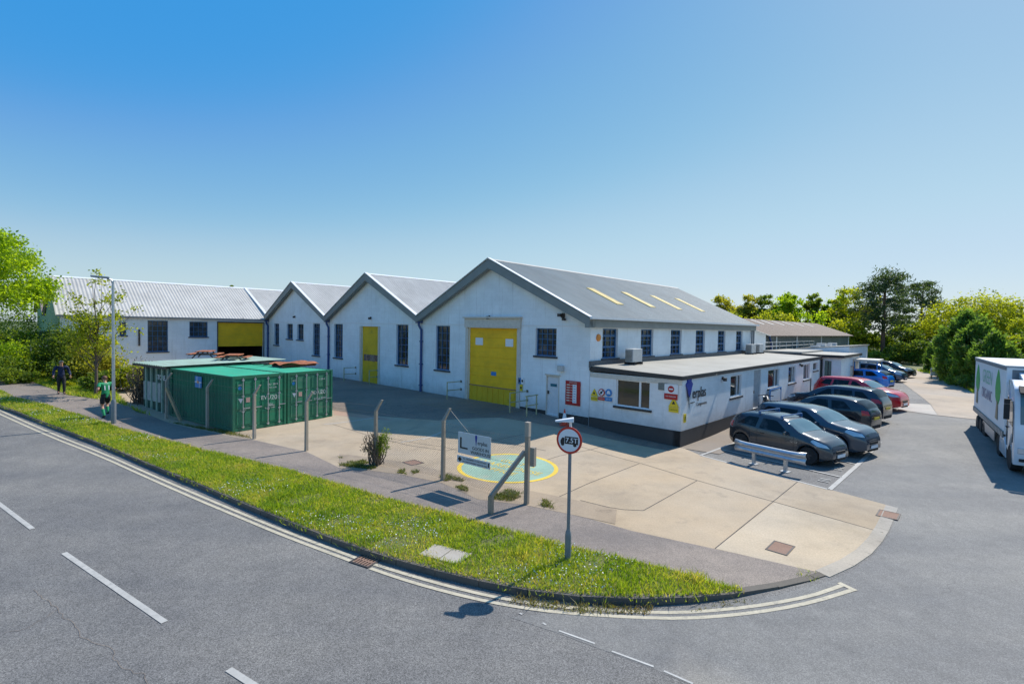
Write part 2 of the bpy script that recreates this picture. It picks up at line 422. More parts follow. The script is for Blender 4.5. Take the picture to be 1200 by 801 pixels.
# ------------------------------------------------------------------ mesh builder
class MB:
    def __init__(s):
        s.v, s.f = [], []
    def vert(s, p):
        s.v.append(Vector(p)); return len(s.v) - 1
    def poly(s, pts):
        i = len(s.v); s.v += [Vector(p) for p in pts]; s.f.append(list(range(i, i + len(pts))))
    def hexa(s, p):                       # 8 points: bottom ring, top ring
        i = len(s.v); s.v += [Vector(q) for q in p]
        for f in ((3, 2, 1, 0), (4, 5, 6, 7), (0, 1, 5, 4), (1, 2, 6, 5), (2, 3, 7, 6), (3, 0, 4, 7)):
            s.f.append([i + k for k in f])
    def box(s, c, d, rz=0.0, top=None):
        x, y, z = d[0] / 2, d[1] / 2, d[2] / 2
        t = top or (1, 1)
        m = Matrix.Rotation(rz, 3, 'Z')
        pts = [(-x, -y, -z), (x, -y, -z), (x, y, -z), (-x, y, -z), (-x * t[0], -y * t[1], z), (x * t[0], -y * t[1], z), (x * t[0], y * t[1], z), (-x * t[0], y * t[1], z)]
        s.hexa([m @ Vector(p) + Vector(c) for p in pts])
    def boxf(s, F, u0, u1, z0, z1, d0, d1):
        s.hexa([F(u0, z0, d0), F(u1, z0, d0), F(u1, z0, d1), F(u0, z0, d1), F(u0, z1, d0), F(u1, z1, d0), F(u1, z1, d1), F(u0, z1, d1)])
    def prism(s, F, pts, d0, d1):         # 2-D outline (u, z) between two depths
        i = len(s.v); n = len(pts)
        s.v += [Vector(F(u, z, d0)) for u, z in pts] + [Vector(F(u, z, d1)) for u, z in pts]
        s.f.append([i + k for k in range(n)]); s.f.append([i + n + k for k in reversed(range(n))])
        for k in range(n):
            s.f.append([i + k, i + (k + 1) % n, i + n + (k + 1) % n, i + n + k])
    def tube(s, pts, rad, n=8, cap=True):
        pts = [Vector(p) for p in pts]
        rad = rad if isinstance(rad, (list, tuple)) else [rad] * len(pts)
        i0 = len(s.v); up = None
        for k, p in enumerate(pts):
            d = (pts[min(k + 1, len(pts) - 1)] - pts[max(k - 1, 0)]).normalized()
            if up is None:
                up = Vector((0, 0, 1)) if abs(d.z) < .9 else Vector((1, 0, 0))
            x = d.cross(up)
            x = x.normalized() if x.length > 1e-4 else d.orthogonal().normalized()
            y = x.cross(d).normalized(); up = y
            for j in range(n):
                t = 2 * math.pi * (j + .5) / n
                s.v.append(p + (x * math.cos(t) + y * math.sin(t)) * rad[k])
        for k in range(len(pts) - 1):
            for j in range(n):
                a, b = i0 + k * n + j, i0 + k * n + (j + 1) % n
                s.f.append([a, b, b + n, a + n])
        if cap:
            s.f.append([i0 + j for j in reversed(range(n))])
            s.f.append([i0 + (len(pts) - 1) * n + j for j in range(n)])
    def lathe(s, prof, c=(0, 0, 0), axis='Z', n=20):     # prof: (radius, height)
        i0 = len(s.v); c = Vector(c)
        for r, h in prof:
            for j in range(n):
                t = 2 * math.pi * j / n
                q = Vector((r * math.cos(t), r * math.sin(t), h))
                if axis == 'Y':
                    q = Vector((q.x, q.z, q.y))
                elif axis == 'X':
                    q = Vector((q.z, q.x, q.y))
                s.v.append(c + q)
        for k in range(len(prof) - 1):
            for j in range(n):
                a, b = i0 + k * n + j, i0 + k * n + (j + 1) % n
                s.f.append([a, b, b + n, a + n])
        s.f.append([i0 + j for j in range(n)])
        s.f.append([i0 + (len(prof) - 1) * n + j for j in reversed(range(n))])
    def grid(s, P):                       # rows of points
        i0 = len(s.v); n = len(P[0])
        for r in P:
            s.v += [Vector(q) for q in r]
        for k in range(len(P) - 1):
            for j in range(n - 1):
                a = i0 + k * n + j
                s.f.append([a, a + 1, a + n + 1, a + n])
    def build(s, name, mat, parent=None, org=None, smooth=False, recalc=True, site=True, bevel=0.0):
        o = org if org is not None else (Vector(parent['org']) if parent is not None and 'org' in parent else Vector((0, 0, 0)))
        me = bpy.data.meshes.new(name)
        me.from_pydata([tuple(p - o) for p in s.v], [], s.f)
        if recalc or bevel:
            bm = bmesh.new(); bm.from_mesh(me)
            if recalc:
                bmesh.ops.recalc_face_normals(bm, faces=bm.faces)
            if bevel:
                es = [e for e in bm.edges if len(e.link_faces) == 2 and e.calc_face_angle(0) > .6]
                bmesh.ops.bevel(bm, geom=es, offset=bevel, segments=2, profile=.6, affect='EDGES', clamp_overlap=True)
            bm.to_mesh(me); bm.free()
        uvl = me.uv_layers.new(name='UV')
        co = o if site else Vector((0, 0, 0))
        ax, ay = (UA, UB) if site else (Vector((1, 0, 0)), Vector((0, 1, 0)))
        for p in me.polygons:
            n = p.normal
            for li in p.loop_indices:
                q = me.vertices[me.loops[li].vertex_index].co + co
                if abs(n.z) > .6:
                    uvl.data[li].uv = (q.dot(ax), q.dot(ay))
                elif abs(n.dot(ax)) > abs(n.dot(ay)):
                    uvl.data[li].uv = (q.dot(ay), q.z)
                else:
                    uvl.data[li].uv = (q.dot(ax), q.z)
        if smooth:
            for p in me.polygons:
                p.use_smooth = True
            me.set_sharp_from_angle(angle=R(smooth if smooth is not True else 40))
        me.materials.append(mat)
        ob = bpy.data.objects.new(name, me); COL.objects.link(ob)
        if parent is not None:
            ob.parent = parent
        if '_' in name and False:
            pass
        return ob

def tag(o, label=None, cat=None, group=None, kind=None):
    if label: o['label'] = label
    if cat: o['category'] = cat
    if group: o['group'] = group
    if kind: o['kind'] = kind
    return o

def thing(name, label, cat, loc=(0, 0, 0), rz=0.0, group=None, world=True):
    o = bpy.data.objects.new(name, None); COL.objects.link(o)
    o.location = loc; o.rotation_euler = (0, 0, rz); o.empty_display_size = .3
    if world:
        o['org'] = tuple(loc)
    return tag(o, label, cat, group)

def copy_tree(o, parent=None):
    c = o.copy(); COL.objects.link(c); c.parent = parent
    for ch in list(o.children):
        copy_tree(ch, c)
    return c

def PA(b):                                # frame on a wall facing the road; u runs along a, d goes inwards
    return lambda u, z, d=0.0: W(u, b + d, z)
def PB(a):                                # frame on a wall facing the car park
    return lambda u, z, d=0.0: W(a + d, u, z)
def frame(o, ux, dx):                     # any vertical frame: u along ux, d along dx
    o, ux, dx = Vector(o), Vector(ux), Vector(dx)
    return lambda u, z, d=0.0: o + ux * u + Vector((0, 0, z)) + dx * d

_fontcache = {}
def text_pts(s, size, spacing=1.0):
    cu = bpy.data.curves.new('lettering', 'FONT')
    cu.body = s; cu.size = size; cu.align_x = 'CENTER'; cu.align_y = 'CENTER'; cu.resolution_u = 3
    cu.space_character = spacing; cu.space_line = .95
    ob = bpy.data.objects.new('lettering', cu); COL.objects.link(ob)
    dg = bpy.context.evaluated_depsgraph_get(); dg.update()
    me = bpy.data.meshes.new_from_object(ob.evaluated_get(dg))
    v = [(p.co.x, p.co.y) for p in me.vertices]; f = [list(p.vertices) for p in me.polygons]
    bpy.data.objects.remove(ob); bpy.data.curves.remove(cu); bpy.data.meshes.remove(me)
    return v, f

def lettering(s, size, F, u, z, d, sgn, mat, parent, name='lettering', wide=1.0, bold=0.0, org=None):
    v, f = text_pts(s, size)
    mb = MB()
    mb.v = [Vector(F(u + sgn * x * wide, z + y, d)) for x, y in v]
    mb.f = [list(q) for q in f]
    if bold:
        n = len(mb.v)
        mb.v += [Vector(F(u + sgn * (x * wide + bold), z + y, d - .001)) for x, y in v]
        mb.f += [[i + n for i in q] for q in f]
    return mb.build(name, mat, parent, recalc=False, org=org)

# ------------------------------------------------------------------ ground sheets
def sheet(name, poly, mat, off, step=.6, zfn=None, kind='structure'):
    """flat-lying polygon (world x, y) draped on the land"""
    pts = [Vector((p[0], p[1])) for p in poly]
    dense = []
    for i, p in enumerate(pts):
        q = pts[(i + 1) % len(pts)]
        k = max(1, int((q - p).length / max(step * 1.2, .15)))
        dense += [p.lerp(q, t / k) for t in range(k)]
    n = len(dense)
    xs = [p.x for p in dense]; ys = [p.y for p in dense]
    from mathutils import geometry as gm
    inner = []
    x = min(xs) + step * .5
    arr = np.array([(p.x, p.y) for p in dense])
    def inside(px, py):
        x0, y0 = arr[:, 0], arr[:, 1]; x1, y1 = np.roll(x0, -1), np.roll(y0, -1)
        c = (y0 > py) != (y1 > py)
        with np.errstate(divide='ignore', invalid='ignore'):
            xi = (x1 - x0) * (py - y0) / (y1 - y0) + x0
        return bool(np.count_nonzero(c & (px < xi)) % 2)
    while x < max(xs):
        y = min(ys) + step * .5
        while y < max(ys):
            if inside(x, y):
                inner.append(Vector((x, y)))
            y += step
        x += step
    res = delaunay_2d_cdt(dense + inner, [(i, (i + 1) % n) for i in range(n)], [], 1, 1e-4)
    vs, fs = res[0], res[2]
    fn = zfn or T
    me = bpy.data.meshes.new(name)
    me.from_pydata([(p.x, p.y, fn(p.x, p.y) + off) for p in vs], [], [list(f) for f in fs])
    bm = bmesh.new(); bm.from_mesh(me)
    for f in bm.faces:
        f.normal_update()
        if f.normal.z < 0: f.normal_flip()
    bm.to_mesh(me); bm.free()
    for p in me.polygons: p.use_smooth = True
    me.materials.append(mat)
    o = bpy.data.objects.new(name, me); COL.objects.link(o)
    if kind: o['kind'] = kind
    return o

def GP(lst):
    return [tuple(G(x, y)[:2]) for x, y in lst]

def resample(pts, step):
    pts = [Vector(p) for p in pts]
    out = [pts[0]]; acc = 0.0
    for a, b in zip(pts, pts[1:]):
        L = (b - a).length; t = step - acc
        while t <= L:
            out.append(a.lerp(b, t / L)); t += step
        acc = (acc + L) % step if L + acc >= step else acc + L
    out.append(pts[-1])
    return out

def smooth_line(pts, it=2):
    pts = [Vector(p) for p in pts]
    for _ in range(it):
        o = [pts[0]]
        for a, b in zip(pts, pts[1:]):
            o += [a.lerp(b, .25), a.lerp(b, .75)]
        o.append(pts[-1]); pts = o
    return pts

def offset_line(pts, d):
    out = []
    for i, p in enumerate(pts):
        t = (pts[min(i + 1, len(pts) - 1)] - pts[max(i - 1, 0)]); t = Vector((t.x, t.y)).normalized()
        out.append(Vector((p.x, p.y)) + Vector((-t.y, t.x)) * d)
    return out

def road_z(X, Y):                         # the carriageway lies a kerb height below the verge
    return T(X, Y) - .105 * (1 - ss(X, 2.0, 6.2))

def ribbon(name, pts, width, mat, off, zfn=T, kind='structure', build=True, mb=None, seg=.4):
    pts = resample([Vector((p[0], p[1])) for p in pts], seg)
    l, r = offset_line(pts, width / 2), offset_line(pts, -width / 2)
    mb = mb or MB()
    mb.grid([[(p.x, p.y, zfn(p.x, p.y) + off) for p in l], [(p.x, p.y, zfn(p.x, p.y) + off) for p in r]])
    if build:
        o = mb.build(name, mat, None, recalc=False)
        if kind: o['kind'] = kind
        return o
    return mb

# ------------------------------------------------------------------ world, sun, camera
def setup():
    w = bpy.data.worlds.new('World'); SC.world = w; w.use_nodes = True
    nt = w.node_tree
    sky = nt.nodes.new('ShaderNodeTexSky')
    sky.sky_type = 'NISHITA'; sky.sun_disc = False
    sky.sun_elevation = R(SUN_EL); sky.sun_rotation = R(SUN_AZ)
    sky.air_density = 1.0; sky.dust_density = .2; sky.ozone_density = 5.0; sky.altitude = 0
    bg = nt.nodes['Background']
    # grade of the clear sky: deeper blue, paler and less yellow horizon; dark end lifted as added fill
    k = .5 * SKY_STR * 2 ** EXPO
    a = N(nt, 'ShaderNodeVectorMath', operation='SCALE'); a.inputs['Scale'].default_value = k
    cv = nt.nodes.new('ShaderNodeRGBCurve')
    b2 = N(nt, 'ShaderNodeVectorMath', operation='SCALE'); b2.inputs['Scale'].default_value = 1 / k
    for c, pts in zip(cv.mapping.curves, SKY_CURVES):
        for i, (x, y) in enumerate(pts):
            if i < 2: c.points[i].location = (x, y)
            else: c.points.new(x, y)
    cv.mapping.use_clip = False; cv.mapping.update()
    nt.links.new(sky.outputs[0], a.inputs[0]); nt.links.new(a.outputs[0], cv.inputs['Color'])
    nt.links.new(cv.outputs[0], b2.inputs[0]); nt.links.new(b2.outputs[0], bg.inputs[0])
    bg.inputs[1].default_value = SKY_STR
    l = bpy.data.lights.new('sun', 'SUN'); l.energy = SUN_STR; l.angle = R(.53); l.color = (1, .955, .88)
    o = bpy.data.objects.new('sun', l); COL.objects.link(o)
    to = Vector((math.sin(R(SUN_AZ)) * math.cos(R(SUN_EL)), math.cos(R(SUN_AZ)) * math.cos(R(SUN_EL)), math.sin(R(SUN_EL))))
    o.rotation_euler = (-to).to_track_quat('-Z', 'Y').to_euler(); o.location = (40, 40, 60)
    cd = bpy.data.cameras.new('camera'); co = bpy.data.objects.new('camera', cd); COL.objects.link(co)
    cd.sensor_fit = 'HORIZONTAL'; cd.sensor_width = 36; cd.lens = F_PX / 1200 * 36
    cd.clip_start = .1; cd.clip_end = 3000
    m = Matrix((C_R, -C_D, -C_F)).transposed().to_4x4(); m.translation = EYE
    co.matrix_world = m
    SC.camera = co
    SC.view_settings.view_transform = 'Standard'; SC.view_settings.look = 'None'
    SC.view_settings.exposure = EXPO; SC.view_settings.gamma = 1
    SC.view_settings.use_curve_mapping = False
    SC.cycles.max_bounces = 6; SC.cycles.diffuse_bounces = 3; SC.cycles.transmission_bounces = 4
    SC.cycles.use_adaptive_sampling = True; SC.cycles.adaptive_threshold = .015
    SC.cycles.use_denoising = True
    SC.cycles.sample_clamp_indirect = 6
SUN_EL, SUN_AZ, SUN_STR, SKY_STR, EXPO = 48.3, 48.2, 3.7, .115, .55
SKY_CURVES = ([(0, 0), (1, .40), (.04, .042), (.065, .034), (.085, .024), (.13, .08), (.17, .125), (.25, .215), (.42, .285)],
              [(0, 0), (1, .45), (.05, .12), (.11, .146), (.19, .17), (.26, .228), (.43, .33), (.6, .365)],
              [(0, 0), (1, .48), (.08, .35), (.18, .37), (.32, .375), (.48, .375), (.65, .405)])
setup()

# ------------------------------------------------------------------ the setting
def GR(x, y):
    z = -.1
    for i in range(30):
        g = hit_z(x, y, z); z = .5 * z + .5 * road_z(g.x, g.y)
    return Vector((g.x, g.y, z))

KERB_PX = [(0, 475.5), (20.7, 482.5), (103, 513), (173.6, 543.5), (248, 573.5), (313.7, 601.5), (363, 621), (422.5, 643), (485.6, 662), (538, 675), (595, 688), (655.6, 696.5), (693, 700), (740, 701.6), (778.5, 701.6), (845, 698), (880, 692.5), (936.5, 683.5), (968, 674)]
DROP_PX = [(968, 674), (992.6, 664), (1020.7, 646), (1038, 622), (1049, 594)]
VERGE_PX = [(0, 457.5), (17, 466), (50, 473), (100, 488), (133, 499), (198, 517), (240, 528), (345, 552.5), (450.5, 583), (517.6, 600), (580, 617.5), (655.6, 637.6), (731, 654.5), (792.6, 669), (845, 685.5), (873, 692.5)]
PATH_PX = [(0, 439.5), (33, 445), (50, 452), (80, 463), (117, 468), (153, 477), (177, 487), (200, 496), (240, 505), (270, 511), (296, 515), (359, 529), (400, 549), (432, 551), (470, 556), (517, 565), (560, 584), (617, 591), (675, 603), (740, 621.7), (838, 643), (915, 660), (968, 673)]
kerb = smooth_line([Vector(p) for p in GP(KERB_PX)], 2)
drop = smooth_line([Vector(p) for p in GP(DROP_PX)], 2)
verge_top = [Vector(p) for p in GP(VERGE_PX)]
path_top = [Vector(p) for p in GP(PATH_PX)]
far_dir = (kerb[0] - Vector(GP([(60, 497)])[0])).normalized()
def ext(p, d):
    return Vector((p.x, p.y)) + far_dir * d
kerb_x = [ext(kerb[0], 90), ext(kerb[0], 30)] + kerb
vt_x = [ext(verge_top[0], 90), ext(verge_top[0], 30)] + verge_top
pt_x = [ext(path_top[0], 90), ext(path_top[0], 30)] + path_top

def build_ground():
    # far ground, graded rings round the site out to the horizon
    mb = MB()
    xs = [-900, -400, -200, -120, -90] + list(range(-70, 91, 4)) + [110, 150, 250, 500, 900]
    ys = [-300, -120, -60] + list(range(-30, 131, 4)) + [160, 220, 400, 900, 1800]
    mb.grid([[(x, y, T(x, y) - .3) for x in xs] for y in ys])
    o = mb.build('ground', M['ground'], None, recalc=False, smooth=True); o['kind'] = 'structure'
    # carriageway, side road and car park in one sheet of tarmac
    poly = [tuple(p) for p in kerb_x] + [tuple(p) for p in drop[1:]]
    poly += [tuple(W(-.9, -1.2)[:2]), tuple(W(.15, .3)[:2]), tuple(W(.15, 62)[:2]), tuple(W(-14, 66)[:2]), tuple(W(-42, 40)[:2]), tuple(W(-42, -30)[:2]), (24, -12), (-30, -12), tuple(ext(kerb[0], 90) - Vector((40, 34)))]
    sheet('road', poly, M['asphalt'], -.012, 1.1, road_z)
    kin = offset_line(kerb_x, .13)
    sheet('grass_verge', [tuple(p) for p in kin[:-14]] + [tuple(p) for p in reversed(vt_x)], M['turf'], .012, .6)
    sheet('footpath', [tuple(p) for p in vt_x] + [tuple(p) for p in kin[-13:]] + [tuple(p) for p in reversed(pt_x)], M['path'], .006, .7)
    yard = [tuple(p) for p in reversed(path_top[6:])] + [tuple(W(a, b)[:2]) for a, b in ((24, -14.4), (41, -14.7), (41, .1), (17, .1), (4.3, .1), (.05, .1))]
    yard += GP([(823, 534), (970, 572.6), (1049, 594)]) + [tuple(p) for p in reversed(drop[1:-1])]
    sheet('yard', yard, M['concrete'], .003, .6)
    sheet('grass_bank', [tuple(p) for p in pt_x[:9]] + [tuple(W(24, -14.4)[:2]), tuple(W(41, -14.8)[:2]), tuple(W(80, -15)[:2]), tuple(ext(path_top[0], 90) + Vector((30, 60)))], M['turf'], .004, 1.2)
    sheet('building_apron', [tuple(W(a, b)[:2]) for a, b in ((.05, -.1), (-1.5, .05), (-1.55, 4.5), (-1.3, 10), (-1.0, 22), (.05, 22))], M['concrete_dark'], .004, .6)
    # soil strip below the fence
    sheet('soil_strip', GP([(398, 548), (432, 551), (470, 556), (517, 565.5), (560, 585), (617, 592), (675, 604), (721, 614), (723, 597), (680, 587), (617, 574), (560, 562), (508, 549), (470, 541), (430, 535), (398, 532)]), M['soil'], .010, .35)
    sheet('shade_toned_tarmac', [tuple(W(a, b)[:2]) for a, b in ((.05, -.9), (0.05, .05), (41, .05), (41, -7.5), (32, -7.0), (26, -6.4), (21, -6.6), (17, -6.3), (13, -5.6), (9.5, -4.4), (7.6, -2.3), (4.5, -1.3), (2, -1.05))], M['shade_and_crack_asphalt'], .0095, .5)  # tarmac by the gables, widened and tinted so the building's shade reads darker
    rs = m_concrete('reddish_stain', (.42, .27, .19), (.42, .33, .23), .7)
    sheet('yard_stain', GP([(391, 463.5), (418, 466), (428, 470), (410, 472), (391, 471.5)]), rs, .0065, .4)
    sheet('yard_stain', GP([(391, 479), (420, 483), (448, 489), (462, 493), (430, 490), (391, 486)]), rs, .0065, .4)
    sheet('yard_slab', GP([(838, 642.5), (908, 588.5), (1035, 624.2), (1018, 645), (990, 662), (966, 672)]), m_concrete('paler_yard_slab', (.47, .385, .275), amt=.3), .0055, .5)
    sheet('smooth_tarmac', [tuple(GR(x, y)[:2]) for x, y in ((598, 722), (655, 741), (766, 782.5), (860, 822), (1100, 930), (1330, 820), (1330, 600), (1215, 505), (1144, 492), (1099, 488), (1054, 482), (1032, 519), (974, 575), (1052, 596), (1042, 626), (1024, 650), (998, 668), (972, 680), (905, 698), (845, 708), (778, 712), (700, 712))], M['asphalt_smooth'], -.0085, 1.0, road_z)
    sheet('drive_slab', GP([(1052, 472), (1090, 473.6), (1099, 486.4), (1053, 480)]), M['concrete_pale'], .004, .8)
    sheet('drive', GP([(1048, 433.2), (1056, 447), (1090.5, 473.4), (1099.4, 486.4), (1144, 491), (1215, 503)]) + [tuple(W(-15, 14)[:2]), tuple(W(-15, 24)[:2])] + GP([(1140, 459), (1118, 446), (1092, 437.2), (1075, 434)]), M['concrete_tan'], .002, 1.2)
    sheet('hedge_bank', GP([(1140, 459), (1118, 446), (1092, 437.2), (1075, 434), (1048, 433)]) + [tuple(W(10, 80)[:2]), tuple(W(-20, 90)[:2]), tuple(W(-45, 60)[:2]), tuple(W(-45, 22)[:2]), tuple(W(-15, 22)[:2])], M['turf'], .02, 2.0)
    sheet('parking_bay_paint', GP([(1029, 461), (1036, 457.6), (1054, 458.8), (1044, 464.5)]), M['mint_pale'], .003, .5)

    # kerb stones
    ks = resample(kerb_x[1:], .915)
    mb = MB()
    for p, q in zip(ks, ks[1:]):
        d = Vector((q.x - p.x, q.y - p.y)); L = d.length
        if L < .1: continue
        d /= L; nrm = Vector((-d.y, d.x)); j = rnd.uniform(-.006, .006)
        a, b = p + d * .006, q - d * .006
        P = []
        for e, top in ((-.35, 0), (0, 1)):
            for pt, o in ((a, 0), (b, 0), (b, .13), (a, .13)):
                x, y = pt + nrm * (o + (j if not top or o == 0 else 0))
                ch = .012 if (top and o == 0) else 0
                P.append((x, y, T(x, y) + (.016 + j * .6 - ch if top else e)))
        mb.hexa(P)
    mb.build('kerb', M['kerb'], None)['kind'] = 'structure'
    ks = resample(drop, .9); mb = MB()
    for p, q in zip(ks, ks[1:]):
        d = Vector((q.x - p.x, q.y - p.y)); L = d.length
        if L < .1: continue
        d /= L; nrm = Vector((-d.y, d.x))
        P = []
        for e in (-.3, .014):
            for pt, o in ((p + d * .004, -.06), (q - d * .004, -.06), (q - d * .004, .2), (p + d * .004, .2)):
                x, y = pt + nrm * o
                P.append((x, y, T(x, y) + e - (.012 if o < 0 else 0)))
        mb.hexa(P)
    mb.build('dropped_kerb', M['kerb_pale'], None)['kind'] = 'structure'
    # slab joints of the yard
    joints = [[(752, 543), (817, 562.8), (908, 588), (1035, 624)], [(817, 562.8), (754, 598)], [(935, 564), (838, 642.5)], [(652, 514), (680, 523), (752, 543)], [(749, 543), (690, 566), (655, 582)], [(680, 586), (723, 596.5), (754, 598)],
              [(640, 539), (655, 534), (691, 527), (712, 521)], [(390, 497), (432, 510), (480, 522), (523, 528)], [(391, 481), (430, 486), (445, 491)], [(523, 528), (560, 520), (622, 507)], [(520, 505), (575, 515), (640, 528)]]
    mb = MB()
    for j in joints:
        ribbon('', GP(j), .022, None, .0075, build=False, mb=mb)
    mb.build('slab_joints', M['plinth_dark'], None, recalc=False)['kind'] = 'structure'
    mb = MB()
    for k in range(9):
        a = 8.6 + k * .45
        ribbon('', [tuple(W(a, -.35)[:2]), tuple(W(a + .25, -2.5)[:2])], .05, None, .015, build=False, mb=mb)
    for q in ([(13.1, -.3), (14.6, -2.6)], [(8.1, -.3), (8.0, -2.4)], [(8.0, -2.5), (13.5, -2.75)]):
        ribbon('', [tuple(W(*p)[:2]) for p in q], .05, None, .0155, build=False, mb=mb)
    mb.build('hatched_marking', plain('faded_hatch_paint', (.25, .19, .09), .8, var=.3, scale=14), None, recalc=False)['kind'] = 'structure'
    mb = MB()
    for j in ([(380, 497), (445, 488)], [(470, 518), (513, 510)], [(495, 515), (520, 505)]):
        ribbon('', GP(j), .13, None, .0085, build=False, mb=mb)
    mb.build('yard_patching', M['concrete_pale'], None, recalc=False)['kind'] = 'structure'

def px_line(lst):
    return [tuple(GR(x, y)[:2]) for x, y in lst]

def build_markings():
    up = [(-60, 458), (0, 480.5), (100, 521.5), (200, 566), (289, 603.5), (340, 624.5), (417, 653)]
    lo = [(-60, 462), (0, 484.5), (100, 526), (200, 571.5), (289, 609), (340, 630), (414, 657.5)]
    up2 = [(437, 660), (480, 673.5), (555, 694), (630, 708), (706, 714), (778, 717), (810, 716.5), (880, 710.5), (950, 698.5), (988, 684.5)]
    lo2 = [(434, 665), (480, 681), (555, 701), (630, 714.5), (706, 720.5), (778, 723.5), (810, 723.5), (880, 718), (950, 706), (1000, 690)]
    mb = MB()
    for l in (up, lo, up2, lo2):
        ribbon('', smooth_line([Vector(p) for p in px_line(l)], 2), .085, None, -.003, road_z, build=False, mb=mb)
    ribbon('', px_line([(983, 682), (1003, 691.5)]), .1, None, -.001, road_z, build=False, mb=mb)
    mb.build('double_line_marking', M['line_cream'], None, recalc=False)['kind'] = 'structure'
    mb = MB()
    for p, q in (((75, 647), (193, 728)), ((-60, 545), (38, 619)), ((268, 783), (420, 880))):
        ribbon('', px_line([p, q]), .095, None, -.003, road_z, build=False, mb=mb)
    mb2 = MB()
    for l in ([(655, 738), (697, 753)], [(717, 762), (766, 780)], [(778, 785), (812, 800)], [(636, 729), (640, 731)], [(609, 717.6), (612, 718.8)]):
        ribbon('', px_line(l), .035, None, -.003, road_z, build=False, mb=mb2, seg=.15)
    mb2.build('worn_dash_marking', m_worn('nearly_gone_paint', (.5, .48, .44), (.17, .165, .155)), None, recalc=False)['kind'] = 'structure'
    mb.build('centre_line_marking', M['line_white'], None, recalc=False)['kind'] = 'structure'
    mb = MB(); cr = random.Random(3)
    for l in ([(40, 690), (68, 714), (99, 747), (128, 759), (134, 778), (165, 788), (190, 815)], [(0, 742), (30, 736), (68, 714)]):
        pts = resample([Vector(p) for p in px_line(l)], .12)
        pts = [(p.x + cr.uniform(-.035, .035), p.y + cr.uniform(-.035, .035)) for p in pts]
        ribbon('', pts, .006, None, -.004, road_z, build=False, mb=mb, seg=.06)
    mb.build('road_cracks', M['shade_and_crack_asphalt'], None, recalc=False)['kind'] = 'structure'
    mb = MB()
    for l, w in (([(821, 533.5), (972, 573.6)], .1), ([(972, 573.6), (1031, 517.6)], .13), ([(821, 533.5), (866, 516.5)], .1), ([(846, 526.5), (986, 559)], .09), ([(960, 534), (1008, 545)], .09), ([(1000, 523), (1020, 527)], .07), ([(1008, 508), (1031, 517.6)], .1), ([(1008, 508), (1041, 484.5)], .12), ([(985, 515), (1008, 520)], .07),
                 ([(1036, 457.6), (1054, 458.8)], .1), ([(1044, 464.5), (1056, 457)], .1), ([(1030, 455), (1050, 448)], .1)):
        ribbon('', GP(l), w, None, .009, build=False, mb=mb)
    for x, y in ((966, 562.5), (982, 549), (1016, 520)):      # small worn bay symbols
        c = G(x, y)
        for k in range(3):
            q = c + UB * (.16 * (k - 1)); mb.box((q.x, q.y, T(q.x, q.y) + .006), (.28 - .06 * (k % 2), .07, .003), -YAW)
    mb.build('parking_line_marking', M['line_white'], None, recalc=False)['kind'] = 'structure'
    # the round floor sign in the yard
    c = G(595, 547.5); r = 1.62
    def ring(r0, r1, off, mat, name):
        mb = MB(); n = 72; rows = []
        for rr in np.linspace(r0, r1, 4):
            rows.append([(c.x + rr * math.cos(2 * math.pi * k / n), c.y + rr * math.sin(2 * math.pi * k / n), T(c.x + rr * math.cos(2 * math.pi * k / n), c.y + rr * math.sin(2 * math.pi * k / n)) + off) for k in range(n + 1)])
        mb.grid(rows); o = mb.build(name, mat, None, recalc=False); o['kind'] = 'structure'
    ring(.0, 1.5, .009, M['mint'], 'floor_circle_paint')
    ring(1.5, 1.64, .0095, M['floor_yellow'], 'floor_circle_border')
    mb = MB()
    ux = Vector((.80, -.60, 0)); uy = Vector((.60, .80, 0))
    for k, s in enumerate(('GO TO', 'WAREHOUSE', 'OFFICE')):
        v, f = text_pts(s, .43)
        n0 = len(mb.v)
        for x, y in v:
            q = c + ux * x * .98 + uy * (y + .52 - .5 * k)
            mb.v.append(Vector((q.x, q.y, T(q.x, q.y) + .013)))
        mb.f += [[i + n0 for i in q] for q in f]
    mb.build('floor_circle_lettering', M['floor_yellow'], None, recalc=False)['kind'] = 'structure'

def cover(name, label, cat, px, mat, w, h, rz, zfn=T, off=.008, th=.012, group=None):
    g = G(*px) if zfn is T else GR(*px)
    F = Matrix.Rotation(rz, 3, 'Z'); mb = MB()
    r = thing(name, label, cat, (g.x, g.y, zfn(g.x, g.y)))
    def corner(x, y, z):
        q = F @ Vector((x, y, 0)) + g
        return (q.x, q.y, zfn(q.x, q.y) + z)
    def slab(x0, x1, y0, y1, z0, z1, mb):
        mb.hexa([corner(x0, y0, z0), corner(x1, y0, z0), corner(x1, y1, z0), corner(x0, y1, z0), corner(x0, y0, z1), corner(x1, y0, z1), corner(x1, y1, z1), corner(x0, y1, z1)])
    return r, slab, mb

